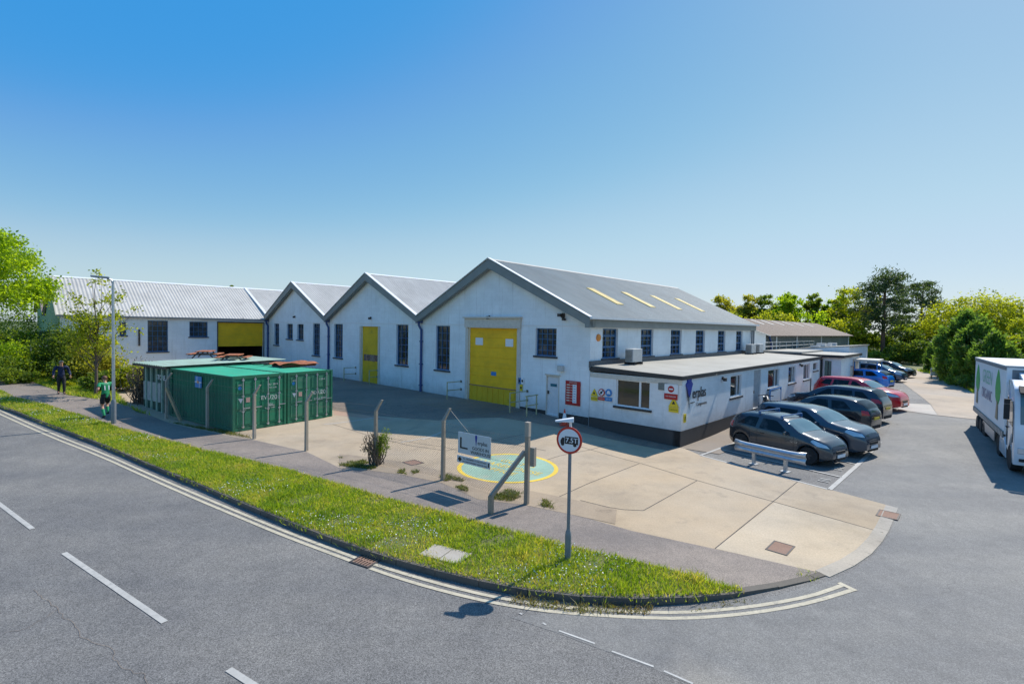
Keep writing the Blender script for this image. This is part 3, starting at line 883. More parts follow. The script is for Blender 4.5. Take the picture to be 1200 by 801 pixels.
def build_covers():
    for name, label, px, w, h, rz in (('manhole_cover', 'rusty rectangular cover in the yard behind the bushy fence post', (484, 542), .55, .5, -YAW), ('manhole_cover', 'long rusty cover in the pale concrete near the corner of the drive', (914.5, 642), .42, .62, -YAW), ('manhole_cover', 'flat pinkish cover at the tip of the concrete beside the drive', (1041, 603), .45, .6, -YAW)):
        r, slab, mb = cover(name, label, 'manhole cover', px, M['iron'], w, h, rz)
        fr = MB(); t = .035
        for a in ((-w / 2, w / 2, -h / 2, -h / 2 + t), (-w / 2, w / 2, h / 2 - t, h / 2), (-w / 2, -w / 2 + t, -h / 2 + t, h / 2 - t), (w / 2 - t, w / 2, -h / 2 + t, h / 2 - t)):
            slab(*a, 0, .016, fr)
        fr.build('frame', M['iron_dark'], r)
        slab(-w / 2 + t, w / 2 - t, -h / 2 + t, h / 2 - t, 0, .013, mb)
        mb.build('lid', M['iron'], r)
    r, slab, mb = cover('drain_grating', 'cast iron slotted drain grating cutting the double lines', 'drain', (428.5, 656.5), None, .48, .42, R(-28), road_z)
    w, h = .5, .4
    fr = MB()
    for a in ((-w / 2, w / 2, -h / 2, -h / 2 + .04), (-w / 2, w / 2, h / 2 - .04, h / 2), (-w / 2, -w / 2 + .04, -h / 2 + .04, h / 2 - .04), (w / 2 - .04, w / 2, -h / 2 + .04, h / 2 - .04)):
        slab(*a, -.01, .006, fr)
    fr.build('frame', M['iron_dark'], r)
    ba = MB()
    for k in range(6):
        x = -w / 2 + .06 + k * .072
        slab(x, x + .035, -h / 2 + .04, h / 2 - .04, -.01, .004, ba)
    slab(-w / 2 + .04, w / 2 - .04, -.02, .02, -.01, .005, ba)
    ba.build('bars', M['iron'], r)
    pit = MB(); slab(-w / 2 + .04, w / 2 - .04, -h / 2 + .04, h / 2 - .04, -.011, -.0095, pit); pit.build('pit', M['void'], r)
    r, slab, mb = cover('inspection_slab', 'cracked grey concrete slab sunk in the grass verge', 'slab', (522, 650), None, .9, .5, R(-26))
    slab(-.45, .0, -.27, .27, -.05, .035, mb); slab(.015, .45, -.27, .27, -.05, .028, mb)
    mb.build('slab', M['kerb_pale'], r, bevel=.008)

build_ground(); build_markings(); build_covers()

# ------------------------------------------------------------------ buildings
def wall_rect(mb, F, u0, u1, z0, z1, holes=(), depth=.16):
    us = sorted({u0, u1, *[h[0] for h in holes], *[h[1] for h in holes]})
    zs = sorted({z0, z1, *[h[2] for h in holes], *[h[3] for h in holes]})
    us = [u for u in us if u0 <= u <= u1]; zs = [z for z in zs if z0 <= z <= z1]
    for a, b in zip(us, us[1:]):
        for c, d in zip(zs, zs[1:]):
            m, n = (a + b) / 2, (c + d) / 2
            if any(h[0] < m < h[1] and h[2] < n < h[3] for h in holes):
                continue
            mb.poly([F(a, c), F(b, c), F(b, d), F(a, d)])
    for h in holes:
        a, b, c, d = h[:4]
        for p, q in (((a, c), (b, c)), ((b, c), (b, d)), ((b, d), (a, d)), ((a, d), (a, c))):
            mb.poly([F(*p), F(*q), F(q[0], q[1], depth), F(p[0], p[1], depth)])

def window(parent, F, h, nx, nz, fm, gm, depth=.13, fw=.05, bar=.022, sill=M['sill'], extra=None, mull=None, name='window'):
    a, b, c, d = h[:4]
    mb = MB(); e = .05
    mb.boxf(F, a, a + fw, c, d, depth - e, depth); mb.boxf(F, b - fw, b, c, d, depth - e, depth)
    mb.boxf(F, a + fw, b - fw, c, c + fw, depth - e, depth); mb.boxf(F, a + fw, b - fw, d - fw, d, depth - e, depth)
    for i in range(1, nx):
        u = a + (b - a) * i / nx
        mb.boxf(F, u - bar / 2, u + bar / 2, c + fw, d - fw, depth - e * .8, depth - .004)
    for i in range(1, nz):
        z = c + (d - c) * i / nz
        mb.boxf(F, a + fw, b - fw, z - bar / 2, z + bar / 2, depth - e * .7, depth - .006)
    for u, z0, z1, w in (mull or []):
        mb.boxf(F, u - w / 2, u + w / 2, z0, z1, depth - e * 1.05, depth - .003)
    for u0, u1, z, w in (extra or []):
        mb.boxf(F, u0, u1, z - w / 2, z + w / 2, depth - e * 1.1, depth - .003)
    f = mb.build(name, fm, parent)
    f['org'] = parent['org']
    g = MB(); g.boxf(F, a + .003, b - .003, c + .003, d - .003, depth, depth + .02); g.build('pane', gm, f)
    if sill is not None:
        s = MB(); s.boxf(F, a - .09, b + .09, c - .09, c - .002, -.07, depth * .6); s.build('sill', sill, f)
    return f

def rectA(x0, y0, x1, y1, b=0.0):         # pixel box -> (u0, u1, z0, z1) on a road-facing wall
    p = onA(x0, (y0 + y1) / 2, b)[0]; q = onA(x1, (y0 + y1) / 2, b)[0]
    m = (x0 + x1) / 2
    return (min(p, q), max(p, q), onA(m, y1, b)[1], onA(m, y0, b)[1])
def rectB(x0, y0, x1, y1, a=0.0):
    p = onB(x0, (y0 + y1) / 2, a)[0]; q = onB(x1, (y0 + y1) / 2, a)[0]
    m = (x0 + x1) / 2
    return (min(p, q), max(p, q), onB(m, y1, a)[1], onB(m, y0, a)[1])

def corrugated(mb, p00, p01, p10, p11, pitch=.18, amp=.022, rows=3, per=6):
    """sheet between two eave points and two ridge points, waves running up the slope"""
    p00, p01, p10, p11 = map(Vector, (p00, p01, p10, p11))
    L = (p01 - p00).length; n = max(2, int(L / pitch)) * per
    nrm = (p01 - p00).cross(p10 - p00).normalized()
    if nrm.z < 0: nrm = -nrm
    R_ = []
    for r in range(rows + 1):
        v = r / rows
        R_.append([(p00.lerp(p01, k / n)).lerp(p10.lerp(p11, k / n), v) + nrm * (amp * math.sin(2 * math.pi * k / per)) for k in range(n + 1)])
    mb.grid(R_)

EAVE, RIDGE = 5.02, 8.12
BAYS = [(4.3, 16.85), (16.85, 28.9), (28.9, 41.1), (41.1, 53.4)]

def wall_lamp(F, u, z, parent, mat=None):
    mb = MB()
    mb.boxf(F, u - .03, u + .03, z - .04, z + .09, -.08, 0)
    mb.boxf(F, u - .085, u + .085, z - .1, z + .05, -.2, -.08)
    mb.build('flood_lamp', mat or M['iron_dark'], parent, bevel=.01)

def build_warehouse():
    root = thing('warehouse', 'long white painted workshop with three saw tooth gables and yellow doors', 'building', W(10, 0, .4))
    F = PA(0)
    holes = []
    W1 = [(rectA(510.5, 381.5, 527, 433.5), 3, 6), (rectA(627.5, 384.5, 652, 417), 4, 5)]
    W2 = [(rectA(391.5, 379.5, 401.5, 419), 3, 6), (rectA(464.3, 380.3, 478.3, 427.7), 3, 6)]
    W3 = [(rectA(321.2, 379, 327, 404), 2, 5), (rectA(336, 379.3, 343, 397), 2, 3), (rectA(348.2, 379.6, 355.6, 398), 2, 3), (rectA(366.6, 379, 374.8, 416.3), 3, 6)]
    D1 = rectA(549, 384.3, 606, 470); D1 = (D1[0], D1[1], .43, D1[3])
    D2 = rectA(423.5, 382.3, 443.3, 445); D2 = (D2[0], D2[1], .45, D2[3])
    DP = rectA(639.8, 439.8, 655.4, 483.4); DP = (DP[0], DP[1], .42, DP[3])
    allh = [w[0] for w in W1 + W2 + W3] + [D1, D2, DP]
    for k, (a0, a1) in enumerate(BAYS[:3]):
        mid = (a0 + a1) / 2; mb = MB()
        hs = [h for h in allh if a0 < h[0] < a1]
        wall_rect(mb, F, a0, a1, .1, 4.66, hs, .2)
        zt = 5.0
        mb.poly([F(a0, 4.66), F(a1, 4.66), F(a1, zt - .1), F(mid, 7.85), F(a0, zt - .1)])
        mb.build('gable_wall', M['white_wall'], root)
        mb = MB(); us = [a0 + .1] + [x for h in hs if h[3] > 4.6 for x in (h[0], h[1])] + [a1 - .1]
        mb.boxf(F, a0 + .02, a1 - .02, 4.65, 4.69, -.025, -.002)
        mb.build('string_course', M['white_trim'], root)
    # side wall above the flat roof
    FS = PB(4.3)
    ws = [rectB(706, 385.2, 724, 420, 4.3), rectB(751, 386, 765.5, 416.8, 4.3), rectB(786, 386.5, 798.6, 415, 4.3), rectB(815.3, 387, 826, 413.5, 4.3), rectB(841.2, 387.3, 850, 411.7, 4.3), rectB(862.6, 387.6, 870, 409.5, 4.3)]
    zt, zb = sum(w[3] for w in ws) / 6, sum(w[2] for w in ws) / 6
    ws = [(w[0], w[1], zb, zt) for w in ws]
    mb = MB(); wall_rect(mb, FS, 0, 21.5, .1, 5.0, ws, .2)
    mb.build('side_wall', M['white_wall'], root)
    mb = MB(); mb.boxf(FS, .05, 21.5, 4.62, 4.98, -.2, -.003); mb.build('soffit', M['barge'], root)
    mb = MB(); mb.boxf(FS, -.4, 21.75, 4.98, 5.08, -.36, -.235); mb.build('gutter', M['white_trim'], root)
    mb = MB(); mb.poly([W(4.3, 21.5, .1), W(41.1, 21.5, .1), W(41.1, 21.5, 4.9), W(4.3, 21.5, 4.9)])
    for a0, a1 in BAYS[:3]:
        mb.poly([W(a0, 21.5, 4.9), W(a1, 21.5, 4.9), W((a0 + a1) / 2, 21.5, 7.9)])
    mb.build('rear_wall', M['white_wall'], root)
    for w in ws:
        window(root, FS, w, 3, 5, M['blue_frame'], M['glass'], .16, .06, .03, extra=[(w[0] + .05, w[1] - .05, w[2] + .38 * (w[3] - w[2]), .09), (w[0] + .05, w[1] - .05, w[3] - .25 * (w[3] - w[2]), .07)])
    for w, nx, nz in W1 + W2 + W3:
        window(root, F, w, nx, nz, M['blue_frame'], M['glass'], .17, .05, .03)
    # roofs
    for k, (a0, a1) in enumerate(BAYS[:3]):
        mid = (a0 + a1) / 2
        lo0 = a0 - .22 if k == 0 else a0
        zl = EAVE if k == 0 else 5.14
        mat = M['roof_main'] if k == 0 else M['roof_pale']
        mb = MB()
        corrugated(mb, W(lo0, -.42, zl), W(lo0, 21.75, zl), W(mid, -.42, RIDGE), W(mid, 21.75, RIDGE), .17, .02)
        corrugated(mb, W(a1, -.42, 5.14), W(a1, 21.75, 5.14), W(mid, -.42, RIDGE), W(mid, 21.75, RIDGE), .17, .02)
        rf = mb.build('roof', mat, root, smooth=60); rf['org'] = root['org']
        rc = MB(); rc.prism(lambda u, z, d: W(mid + u, d, RIDGE + z), [(-.16, -.05), (0, .035), (.16, -.05), (.14, -.07), (0, .0), (-.14, -.07)], -.42, 21.75)
        rc.build('ridge_cap', M['white_trim'] if k else M['roof_pale'], rf)
        if k == 0:
            for bc in (5.0, 8.65, 12.25, 15.9):
                rl = MB(); s = (RIDGE - EAVE) / (mid - lo0)
                rl.hexa([W(5.85, bc - .34, EAVE + (5.85 - lo0) * s + q) if i == 0 else W(5.85, bc + .34, EAVE + (5.85 - lo0) * s + q) if i == 1 else W(7.85, bc + .34, EAVE + (7.85 - lo0) * s + q) if i == 2 else W(7.85, bc - .34, EAVE + (7.85 - lo0) * s + q) for q in (-.01, .045) for i in range(4)])
                rl.build('roof_light', plain('yellowed_roof_light', (.43, .31, .06), .6, var=.25, scale=3), rf)
        # barge boards
        br = MB(); th = .46
        for (ua, za), (ub, zb_) in (((lo0, zl + .03), (mid, RIDGE + .03)), ((a1, 5.17), (mid, RIDGE + .03))):
            e = 0 if (k == 0 and ua == lo0) else .0
            br.prism(F, [(ua, za), (ub, zb_), (ub, zb_ - th - .06), (ua, za - th + .05)], -.40, -.14)
        br.build('barge_board', M['barge'], root)
        wt = MB()
        for (ua, za), (ub, zb_) in (((lo0, zl + .075), (mid, RIDGE + .075)), ((a1, 5.215), (mid, RIDGE + .075))):
            wt.prism(F, [(ua, za), (ub, zb_), (ub, zb_ - .035), (ua, za - .035)], -.44, -.2)
        wt.build('verge_trim', M['white_trim'], root)
        if k == 0:
            so = MB()      # boxed eave end
            so.boxf(F, lo0, a0 + .03, 4.6, 4.96, -.41, -.01); so.build('eave_box', M['barge'], root)
    # valley downpipes
    for a in (16.85, 28.9, 41.0):
        mb = MB()
        mb.boxf(F, a - .16, a + .16, 4.72, 4.96, -.34, -.02)
        mb.tube([F(a, 4.72, -.2), F(a, 4.6, -.2), F(a - .12, 4.3, -.1), F(a - .12, .46, -.1)], .075, 8)
        for z in (3.6, 2.2, .9): mb.boxf(F, a - .22, a - .02, z - .03, z + .03, -.18, -.003)
        mb.build('downpipe', M['blue_pipe'], root)
    mb = MB(); mb.tube([W(4.2, 21.3, 4.9), W(4.2, 21.3, 3.0)], .06, 8); mb.tube([W(4.2, 20.9, 4.9), W(4.2, 20.9, 3.0)], .05, 8); mb.build('downpipe', M['grey_pole'], root)
    # sectional doors
    def sectional(h, n, low, notices, dm=M['yellow_door']):
        mb = MB(); z0 = h[2] + low
        hh = (h[3] - z0) / n
        for i in range(n):
            mb.boxf(F, h[0] + .01, h[1] - .01, z0 + i * hh + .006, z0 + (i + 1) * hh - .006, .1 - .004, .16)
        mb.boxf(F, h[0] + .01, h[1] - .01, z0, h[3], .115, .17)
        d = mb.build('roller_door', dm, root, bevel=.004); d['org'] = root['org']
        if low:
            lb = MB(); lb.boxf(F, h[0] + .01, h[1] - .01, h[2], z0 - .02, .08, .17)
            for i in range(9):
                u = h[0] + .2 + (h[1] - h[0] - .4) * i / 8; lb.boxf(F, u - .04, u + .04, h[2] + .02, z0 - .06, .055, .08)
            lb.build('lower_panel', M['yellow_dirty'], d)
            ru = MB(); ru.boxf(F, h[0] + .01, h[1] - .01, z0 - .035, z0 + .012, .06, .12); ru.build('rusty_rail', M['iron'], d)
        for (x0, y0, x1, y1), mt in notices:
            r = rectA(x0, y0, x1, y1); nb = MB(); nb.boxf(F, r[0], r[1], r[2], r[3], .086, .094)
            nb.build('notice', mt, d)
        return d
    sectional(D1, 6, .92, [((556, 395.5), 0)] and [((556, 395.5, 564.5, 404), M['sign_white']), ((591, 397, 600, 406), M['sign_white']), ((574, 435.5, 580, 440), M['sign_blue'])])
    d2 = sectional(D2, 6, 0, [], M['yellow_dirty'])
    r = rectA(425, 415.5, 443, 423); nb = MB(); nb.boxf(F, r[0], r[1], r[2], r[3], .085, .094); nb.build('vision_panel', M['glass'], d2)
    for h, w in ((D1, .24), (D2, .2)):
        for q in ((h[0] - w, h[0] - .002), (h[1] + .002, h[1] + w)):
            fr = MB(); fr.boxf(F, q[0], q[1], .35, h[3] + .018, -.05, .1); fr.build('door_jamb', M['cream_trim'], root)
    fr = MB(); fr.boxf(F, D1[0] - .26, D1[1] + .26, D1[3] + .02, 5.02, -.12, .1); fr.build('door_lintel', M['cream_trim'], root)
    fr = MB(); fr.boxf(F, D1[0] - .32, D1[1] + .32, 5.022, 5.1, -.22, .0); fr.build('door_hood', M['cream_trim'], root)
    dr = MB(); dr.boxf(F, DP[0] + .05, DP[1] - .05, DP[2], DP[3] - .05, .05, .1)
    for i in range(1, 7):
        u = DP[0] + (DP[1] - DP[0]) * i / 7; dr.boxf(F, u - .006, u + .006, DP[2] + .05, DP[3] - .1, .044, .05)
    d = dr.build('door', M['door_white'], root); d['org'] = root['org']
    hb = MB(); hb.boxf(F, DP[1] - .16, DP[1] - .1, 1.4, 1.56, -.01, .05); hb.build('handle', M['iron_dark'], d)
    r = rectA(644.5, 449.5, 652, 452.8); nb = MB(); nb.boxf(F, r[0], r[1], r[2], r[3], .036, .043); nb.build('door_plate', M['teal'], d)
    fr = MB(); fr.boxf(F, DP[0], DP[0] + .05, DP[2], DP[3], -.01, .1); fr.boxf(F, DP[1] - .05, DP[1], DP[2], DP[3], -.01, .1); fr.boxf(F, DP[0] + .05, DP[1] - .05, DP[3] - .05, DP[3], -.01, .1)
    fr.boxf(F, DP[0] - .05, DP[1] + .05, DP[3], DP[3] + .06, -.06, .0)
    fr.build('door_frame', M['cream_trim'], root)
    cuts = sorted([(h[0] - .26, h[1] + .26) for h in (D1, D2)] + [(DP[0], DP[1])])
    u = 4.32
    for c0, c1 in cuts + [(41.0, 41.0)]:
        pl = MB(); pl.boxf(F, u, c0 - .01, .05, .58 if u < 12 else .5, -.03, -.002); u = c1 + .01
        pl.build('base_course', M['plinth_dark'], root)
    # lamps, camera, boxes on the wall
    for px, py in ((574, 371.5), (435, 372.5), (346, 371)):
        u, z = onA(px, py); wall_lamp(F, u, z, root)
    u, z = onA(661, 370.5)
    mb = MB(); mb.boxf(F, u - .05, u + .05, z - .15, z + .15, -.12, 0); mb.tube([F(u, z, -.1), F(u - .1, z - .05, -.35)], .03, 6); mb.boxf(F, u + .02, u + .16, z - .02, z + .12, -.32, -.12); mb.boxf(F, u - .2, u - .09, z - .2, z - .1, -.3, -.1)
    mb.build('flood_lamp', M['iron_dark'], root, bevel=.01)
    r = rectA(655.5, 428, 661.5, 434.5); mb = MB(); mb.boxf(F, r[0], r[1], r[2], r[3], -.2, 0); mb.build('alarm_box', M['acgrey'], root, bevel=.015)
    u, z = onB(701, 395.5, 4.3); mb = MB(); mb.lathe([(0.0, -.06), (.16, -.05), (.17, 0), (.0, .001)], (0, 0, 0), 'X', 16)
    mb.v = [W(4.3, u, z) + UA * v.x + UB * v.y + Vector((0, 0, v.z)) for v in mb.v]
    mb.build('bell_box', M['amber'], root)
    return root

def build_wing():
    root = thing('wing_building', 'white wing with a long pale corrugated roof left of the gables', 'building', W(46, -7, .3))
    a0, a1 = BAYS[3]; mid = (a0 + a1) / 2; L = -14.75
    F = PB(a0)
    wins = [(rectB(173, 375.5, 197, 412, a0), 4, 6, True), (rectB(222, 376.8, 243.5, 394.5, a0), 4, 3, False), (rectB(140, 377.5, 148, 393, a0), 2, 2, False), (rectB(97, 377, 113, 392, a0), 3, 3, False)]
    D = rectB(255.5, 378.3, 308.5, 430, a0); D = (D[0], D[1], .5, D[3])
    mb = MB(); wall_rect(mb, F, L, 0.0, .1, 4.85, [w[0] for w in wins] + [D], .25)
    mb.build('front_wall', M['white_wall'], root)
    for w, nx, nz, diag in wins:
        window(root, F, w, nx, nz, M['blue_frame'], M['glass'], .16, .06, .03)
    # half open shutter and the dark bay behind it
    zs = onB(282, 405.5, a0)[1]
    mb = MB(); n = 18
    for i in range(n):
        z = zs + (D[3] - zs) * i / n; mb.boxf(F, D[0] + .02, D[1] - .02, z + .008, z + (D[3] - zs) / n, .1, .13)
    mb.boxf(F, D[0] + .02, D[1] - .02, zs, D[3], .12, .15)
    mb.build('roller_shutter', M['yellow_door'], root)
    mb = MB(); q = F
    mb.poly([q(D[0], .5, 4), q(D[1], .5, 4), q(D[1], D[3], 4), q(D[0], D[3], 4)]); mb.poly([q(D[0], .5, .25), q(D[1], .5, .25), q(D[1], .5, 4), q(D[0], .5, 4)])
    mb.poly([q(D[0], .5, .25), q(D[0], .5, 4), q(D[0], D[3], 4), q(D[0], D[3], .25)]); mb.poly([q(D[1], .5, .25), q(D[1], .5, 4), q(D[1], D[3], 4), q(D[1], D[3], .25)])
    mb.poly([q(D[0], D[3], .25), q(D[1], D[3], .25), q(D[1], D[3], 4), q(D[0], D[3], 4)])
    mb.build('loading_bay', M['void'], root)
    fr = MB(); fr.boxf(F, D[0] - .08, D[0] - .002, .4, D[3], -.04, .1); fr.boxf(F, D[1] + .002, D[1] + .08, .4, D[3], -.04, .1); fr.boxf(F, D[0] - .08, D[1] + .08, D[3] + .002, D[3] + .1, -.04, .1)
    fr.build('shutter_frame', M['iron_dark'], root)
    # green gable end
    Fg = PA(L)
    mb = MB(); mb.poly([Fg(a0, .1), Fg(a1, .1), Fg(a1, 4.9), Fg(mid, 7.9), Fg(a0, 4.9)])
    mb.build('gable_wall', M['green_gable'], root)
    mb = MB(); mb.poly([W(a1, L, .1), W(a1, 21.5, .1), W(a1, 21.5, 4.9), W(a1, L, 4.9)]); mb.poly([W(a0, 21.5, .1), W(a1, 21.5, .1), W(a1, 21.5, 4.9), W(mid, 21.5, 7.9), W(a0, 21.5, 4.9)])
    mb.build('rear_wall', M['white_wall'], root)
    mb = MB()
    s = (RIDGE - 5.0) / (mid - a0)
    corrugated(mb, W(a0 - .25, L - .25, 5.0 - .25 * s), W(a0 - .25, .02, 5.0 - .25 * s), W(mid, L - .25, RIDGE), W(mid, .02, RIDGE), .24, .017)
    corrugated(mb, W(a1 + .25, L - .25, 5.0 - .25 * s), W(a1 + .25, 21.7, 5.0 - .25 * s), W(mid, L - .25, RIDGE), W(mid, 21.7, RIDGE), .24, .017)
    rf = mb.build('roof', M['roof_pale'], root, smooth=60); rf['org'] = root['org']
    mb = MB()
    corrugated(mb, W(a0, .02, 5.14), W(a0, 21.7, 5.14), W(mid, .02, RIDGE), W(mid, 21.7, RIDGE), .17, .02)
    mb.build('rear_roof', M['roof_pale'], root, smooth=60)
    mb = MB(); mb.prism(lambda u, z, d: W(mid + u, d, RIDGE + z), [(-.2, -.06), (0, .06), (.2, -.06), (.17, -.09), (0, .0), (-.17, -.09)], L - .25, 21.7)
    mb.build('ridge_cap', M['white_trim'], rf)
    mb = MB(); mb.prism(PA(0), [(a0, 5.22), (mid, RIDGE + .08), (mid, RIDGE - .02), (a0, 5.1)], -.1, .12); mb.build('verge_flashing', M['white_trim'], rf)
    mb = MB(); mb.boxf(F, L - .2, -.02, 4.8, 4.92, -.26, -.14); mb.build('gutter', M['grey_pole'], root)
    for x0, y0, y1 in ((163, 386, 405), (284, 372.5, 374.5)):
        u, z = onB(x0, y0, a0); u2, z2 = onB(x0, y1, a0); mb = MB(); mb.boxf(F, u - .06, u + .06, z2, z, -.1, -.005)
        mb.build('wall_bracket', M['iron_dark'], root)

def build_back_shed():
    # green gabled shed beyond the wing
    root = thing('green_shed', 'green gable shed with a brown roof behind the wing', 'building', W(59, -13.5, .4))
    A0, A1, mid = 53.9, 64.3, 59.1; L = -14.7
    F = PA(L)
    mb = MB(); mb.poly([F(A0, .1), F(A1, .1), F(A1, 5.3), F(mid, 8.3), F(A0, 5.3)]); mb.build('gable_wall', M['green_gable'], root)
    mb = MB(); mb.poly([W(A0, L, .1), W(A0, 8, .1), W(A0, 8, 5.3), W(A0, L, 5.3)]); mb.poly([W(A1, L, .1), W(A1, 8, .1), W(A1, 8, 5.3), W(A1, L, 5.3)]); mb.poly([W(A0, 8, .1), W(A1, 8, .1), W(A1, 8, 5.3), W(mid, 8, 8.3), W(A0, 8, 5.3)])
    mb.build('wall', M['green_gable'], root)
    mb = MB()
    corrugated(mb, W(A0 - .2, L - .3, 5.25), W(A0 - .2, 8.2, 5.25), W(mid, L - .3, 8.42), W(mid, 8.2, 8.42), .24, .017)
    corrugated(mb, W(A1 + .2, L - .3, 5.25), W(A1 + .2, 8.2, 5.25), W(mid, L - .3, 8.42), W(mid, 8.2, 8.42), .24, .017)
    mb.build('roof', plain('mauve_brown_roof', (.24, .18, .17), .8, var=.25), root, smooth=60)

def casement(parent, F, h, side=1):
    a, b, c, d = h
    u = b - (b - a) * .3 if side > 0 else a + (b - a) * .3
    return window(parent, F, h, 1, 1, M['upvc'], M['glass_office'], .1, .055, mull=[(u, c, d, .07)], sill=M['sill'])

def build_annex():
    root = thing('flat_roof_office', 'white flat roofed office with a black brick plinth beside the parked cars', 'building', W(2, 10, .0))
    F, FB = PA(-.012), PB(0); TOP = 2.62; Lb = 22.45
    hw = rectA(721.8, 446, 762, 477); hw = (hw[0], hw[1], hw[2] - .02, hw[3] + .02)
    mb = MB(); wall_rect(mb, F, 0, 4.28, .62, TOP, [hw], .12)
    sw = [rectB(856, 439.3, 868.7, 467.5), rectB(900, 432.6, 913, 453.4), rectB(924, 429.2, 932, 448), rectB(941.6, 426, 948.8, 442.6), rectB(953, 423.4, 958, 433.7)]
    zt = sum(s[3] for s in sw[:4]) / 4; zb = sum(s[2] for s in sw[:4]) / 4
    sw = [(s[0], s[1], zb if i < 4 else s[2], zt) for i, s in enumerate(sw)]
    dh = rectB(883, 433.6, 891.2, 476); dh = (dh[0], dh[1], .42, dh[3])
    wall_rect(mb, FB, -.012, Lb, .62, TOP + .02, [s for s in sw] + [(dh[0], dh[1], .62, dh[3])], .12)
    mb.poly([W(0, Lb, -.1), W(4.28, Lb, -.1), W(4.28, Lb, TOP), W(0, Lb, TOP)])
    mb.build('wall', M['annex_wall'], root)
    mb = MB()
    mb.boxf(F, .0, 4.27, -.2, .62, -.028, .3); mb.boxf(FB, -.04, dh[0] - .01, -.2, .62, -.028, .3); mb.boxf(FB, dh[1] + .01, Lb, -.2, .62, -.028, .3)
    mb.build('plinth', M['plinth'], root)
    window(root, F, hw, 1, 1, M['upvc'], M['glass_office'], .1, .055, mull=[(hw[0] + .3 * (hw[1] - hw[0]), hw[2], hw[3], .08)], sill=M['black_trim'])
    for s in sw[:4]: casement(root, FB, s, 1)
    window(root, FB, sw[4], 1, 1, M['upvc'], M['glass_office'], .1, .055)
    mb = MB(); mb.boxf(FB, dh[0], dh[1], dh[2], dh[3], .06, .1); d = mb.build('door', plain('grey_office_door', (.42, .42, .42), .5), root); d['org'] = root['org']
    hb = MB(); hb.boxf(FB, dh[0] + .08, dh[0] + .14, 1.4, 1.55, .0, .06); hb.build('handle', M['iron_dark'], d)
    # flat roof with fall, fascia, flashing
    zf, zo = 2.98, 2.74
    mb = MB(); e = .03
    mb.hexa([W(-e, -e, zo - .05), W(4.29, -e, zf - .05 - .0), W(4.29, Lb + .1, zf - .05), W(-e, Lb + .1, zo - .05 + .1), W(-e, -e, zo), W(4.29, -e, zf - .14), W(4.29, Lb + .1, zf), W(-e, Lb + .1, zo + .1)])
    rf = mb.build('roof', M['roof_flat'], root); rf['org'] = root['org']
    mb = MB()
    mb.hexa([W(-e - .03, -e - .03, zo - .12), W(4.29, -e - .03, zf - .28), W(4.29, -e + .04, zf - .28), W(-e - .03, -e + .04, zo - .12), W(-e - .03, -e - .03, zo + .03), W(4.29, -e - .03, zf - .1), W(4.29, -e + .04, zf - .1), W(-e - .03, -e + .04, zo + .03)])
    mb.hexa([W(-e - .035, -e + .042, zo - .12), W(-e + .04, -e + .042, zo - .12), W(-e + .04, Lb + .1, zo - .02), W(-e - .035, Lb + .1, zo - .02), W(-e - .035, -e + .042, zo + .03), W(-e + .04, -e + .042, zo + .03), W(-e + .04, Lb + .1, zo + .13), W(-e - .035, Lb + .1, zo + .13)])
    mb.build('fascia', M['black_trim'], rf)
    mb = MB(); mb.hexa([W(4.18, -.1, zf - .15), W(4.29, -.1, zf - .15), W(4.29, 21.4, zf), W(4.18, 21.4, zf), W(4.2, -.1, zf + .13), W(4.29, -.1, zf + .13), W(4.29, 21.4, zf + .18), W(4.2, 21.4, zf + .18)])
    mb.build('flashing', M['flash'], rf)
    mb = MB(); mb.boxf(F, -.02, 4.26, TOP - .2, TOP - .02, -.02, -.003); mb.build('cream_band', M['cream_trim'], root)
    u, z = onA(777, 452.5, -.012); mb = MB(); mb.boxf(F, u - .2, u + .2, z - .15, z + .15, -.02, -.003)
    for k in range(5): mb.boxf(F, u - .19, u + .19, z - .13 + k * .058, z - .11 + k * .058, -.035, -.02)
    mb.build('vent_grille', M['barge'], root)
    u, z = onB(846, 443.5); wall_lamp(FB, u, z, root)
    u, z = onB(937, 427.5); wall_lamp(FB, u, z, root)
    mb = MB(); mb.tube([W(-.09, Lb - .12, 2.7), W(-.09, Lb - .12, .4)], .07, 8); mb.build('downpipe', M['dark'], root)
    mb = MB(); mb.tube([W(-.06, 19.6, 1.5), W(-.06, 19.6, .5)], .035, 6); mb.build('wall_pipe', M['dark'], root)

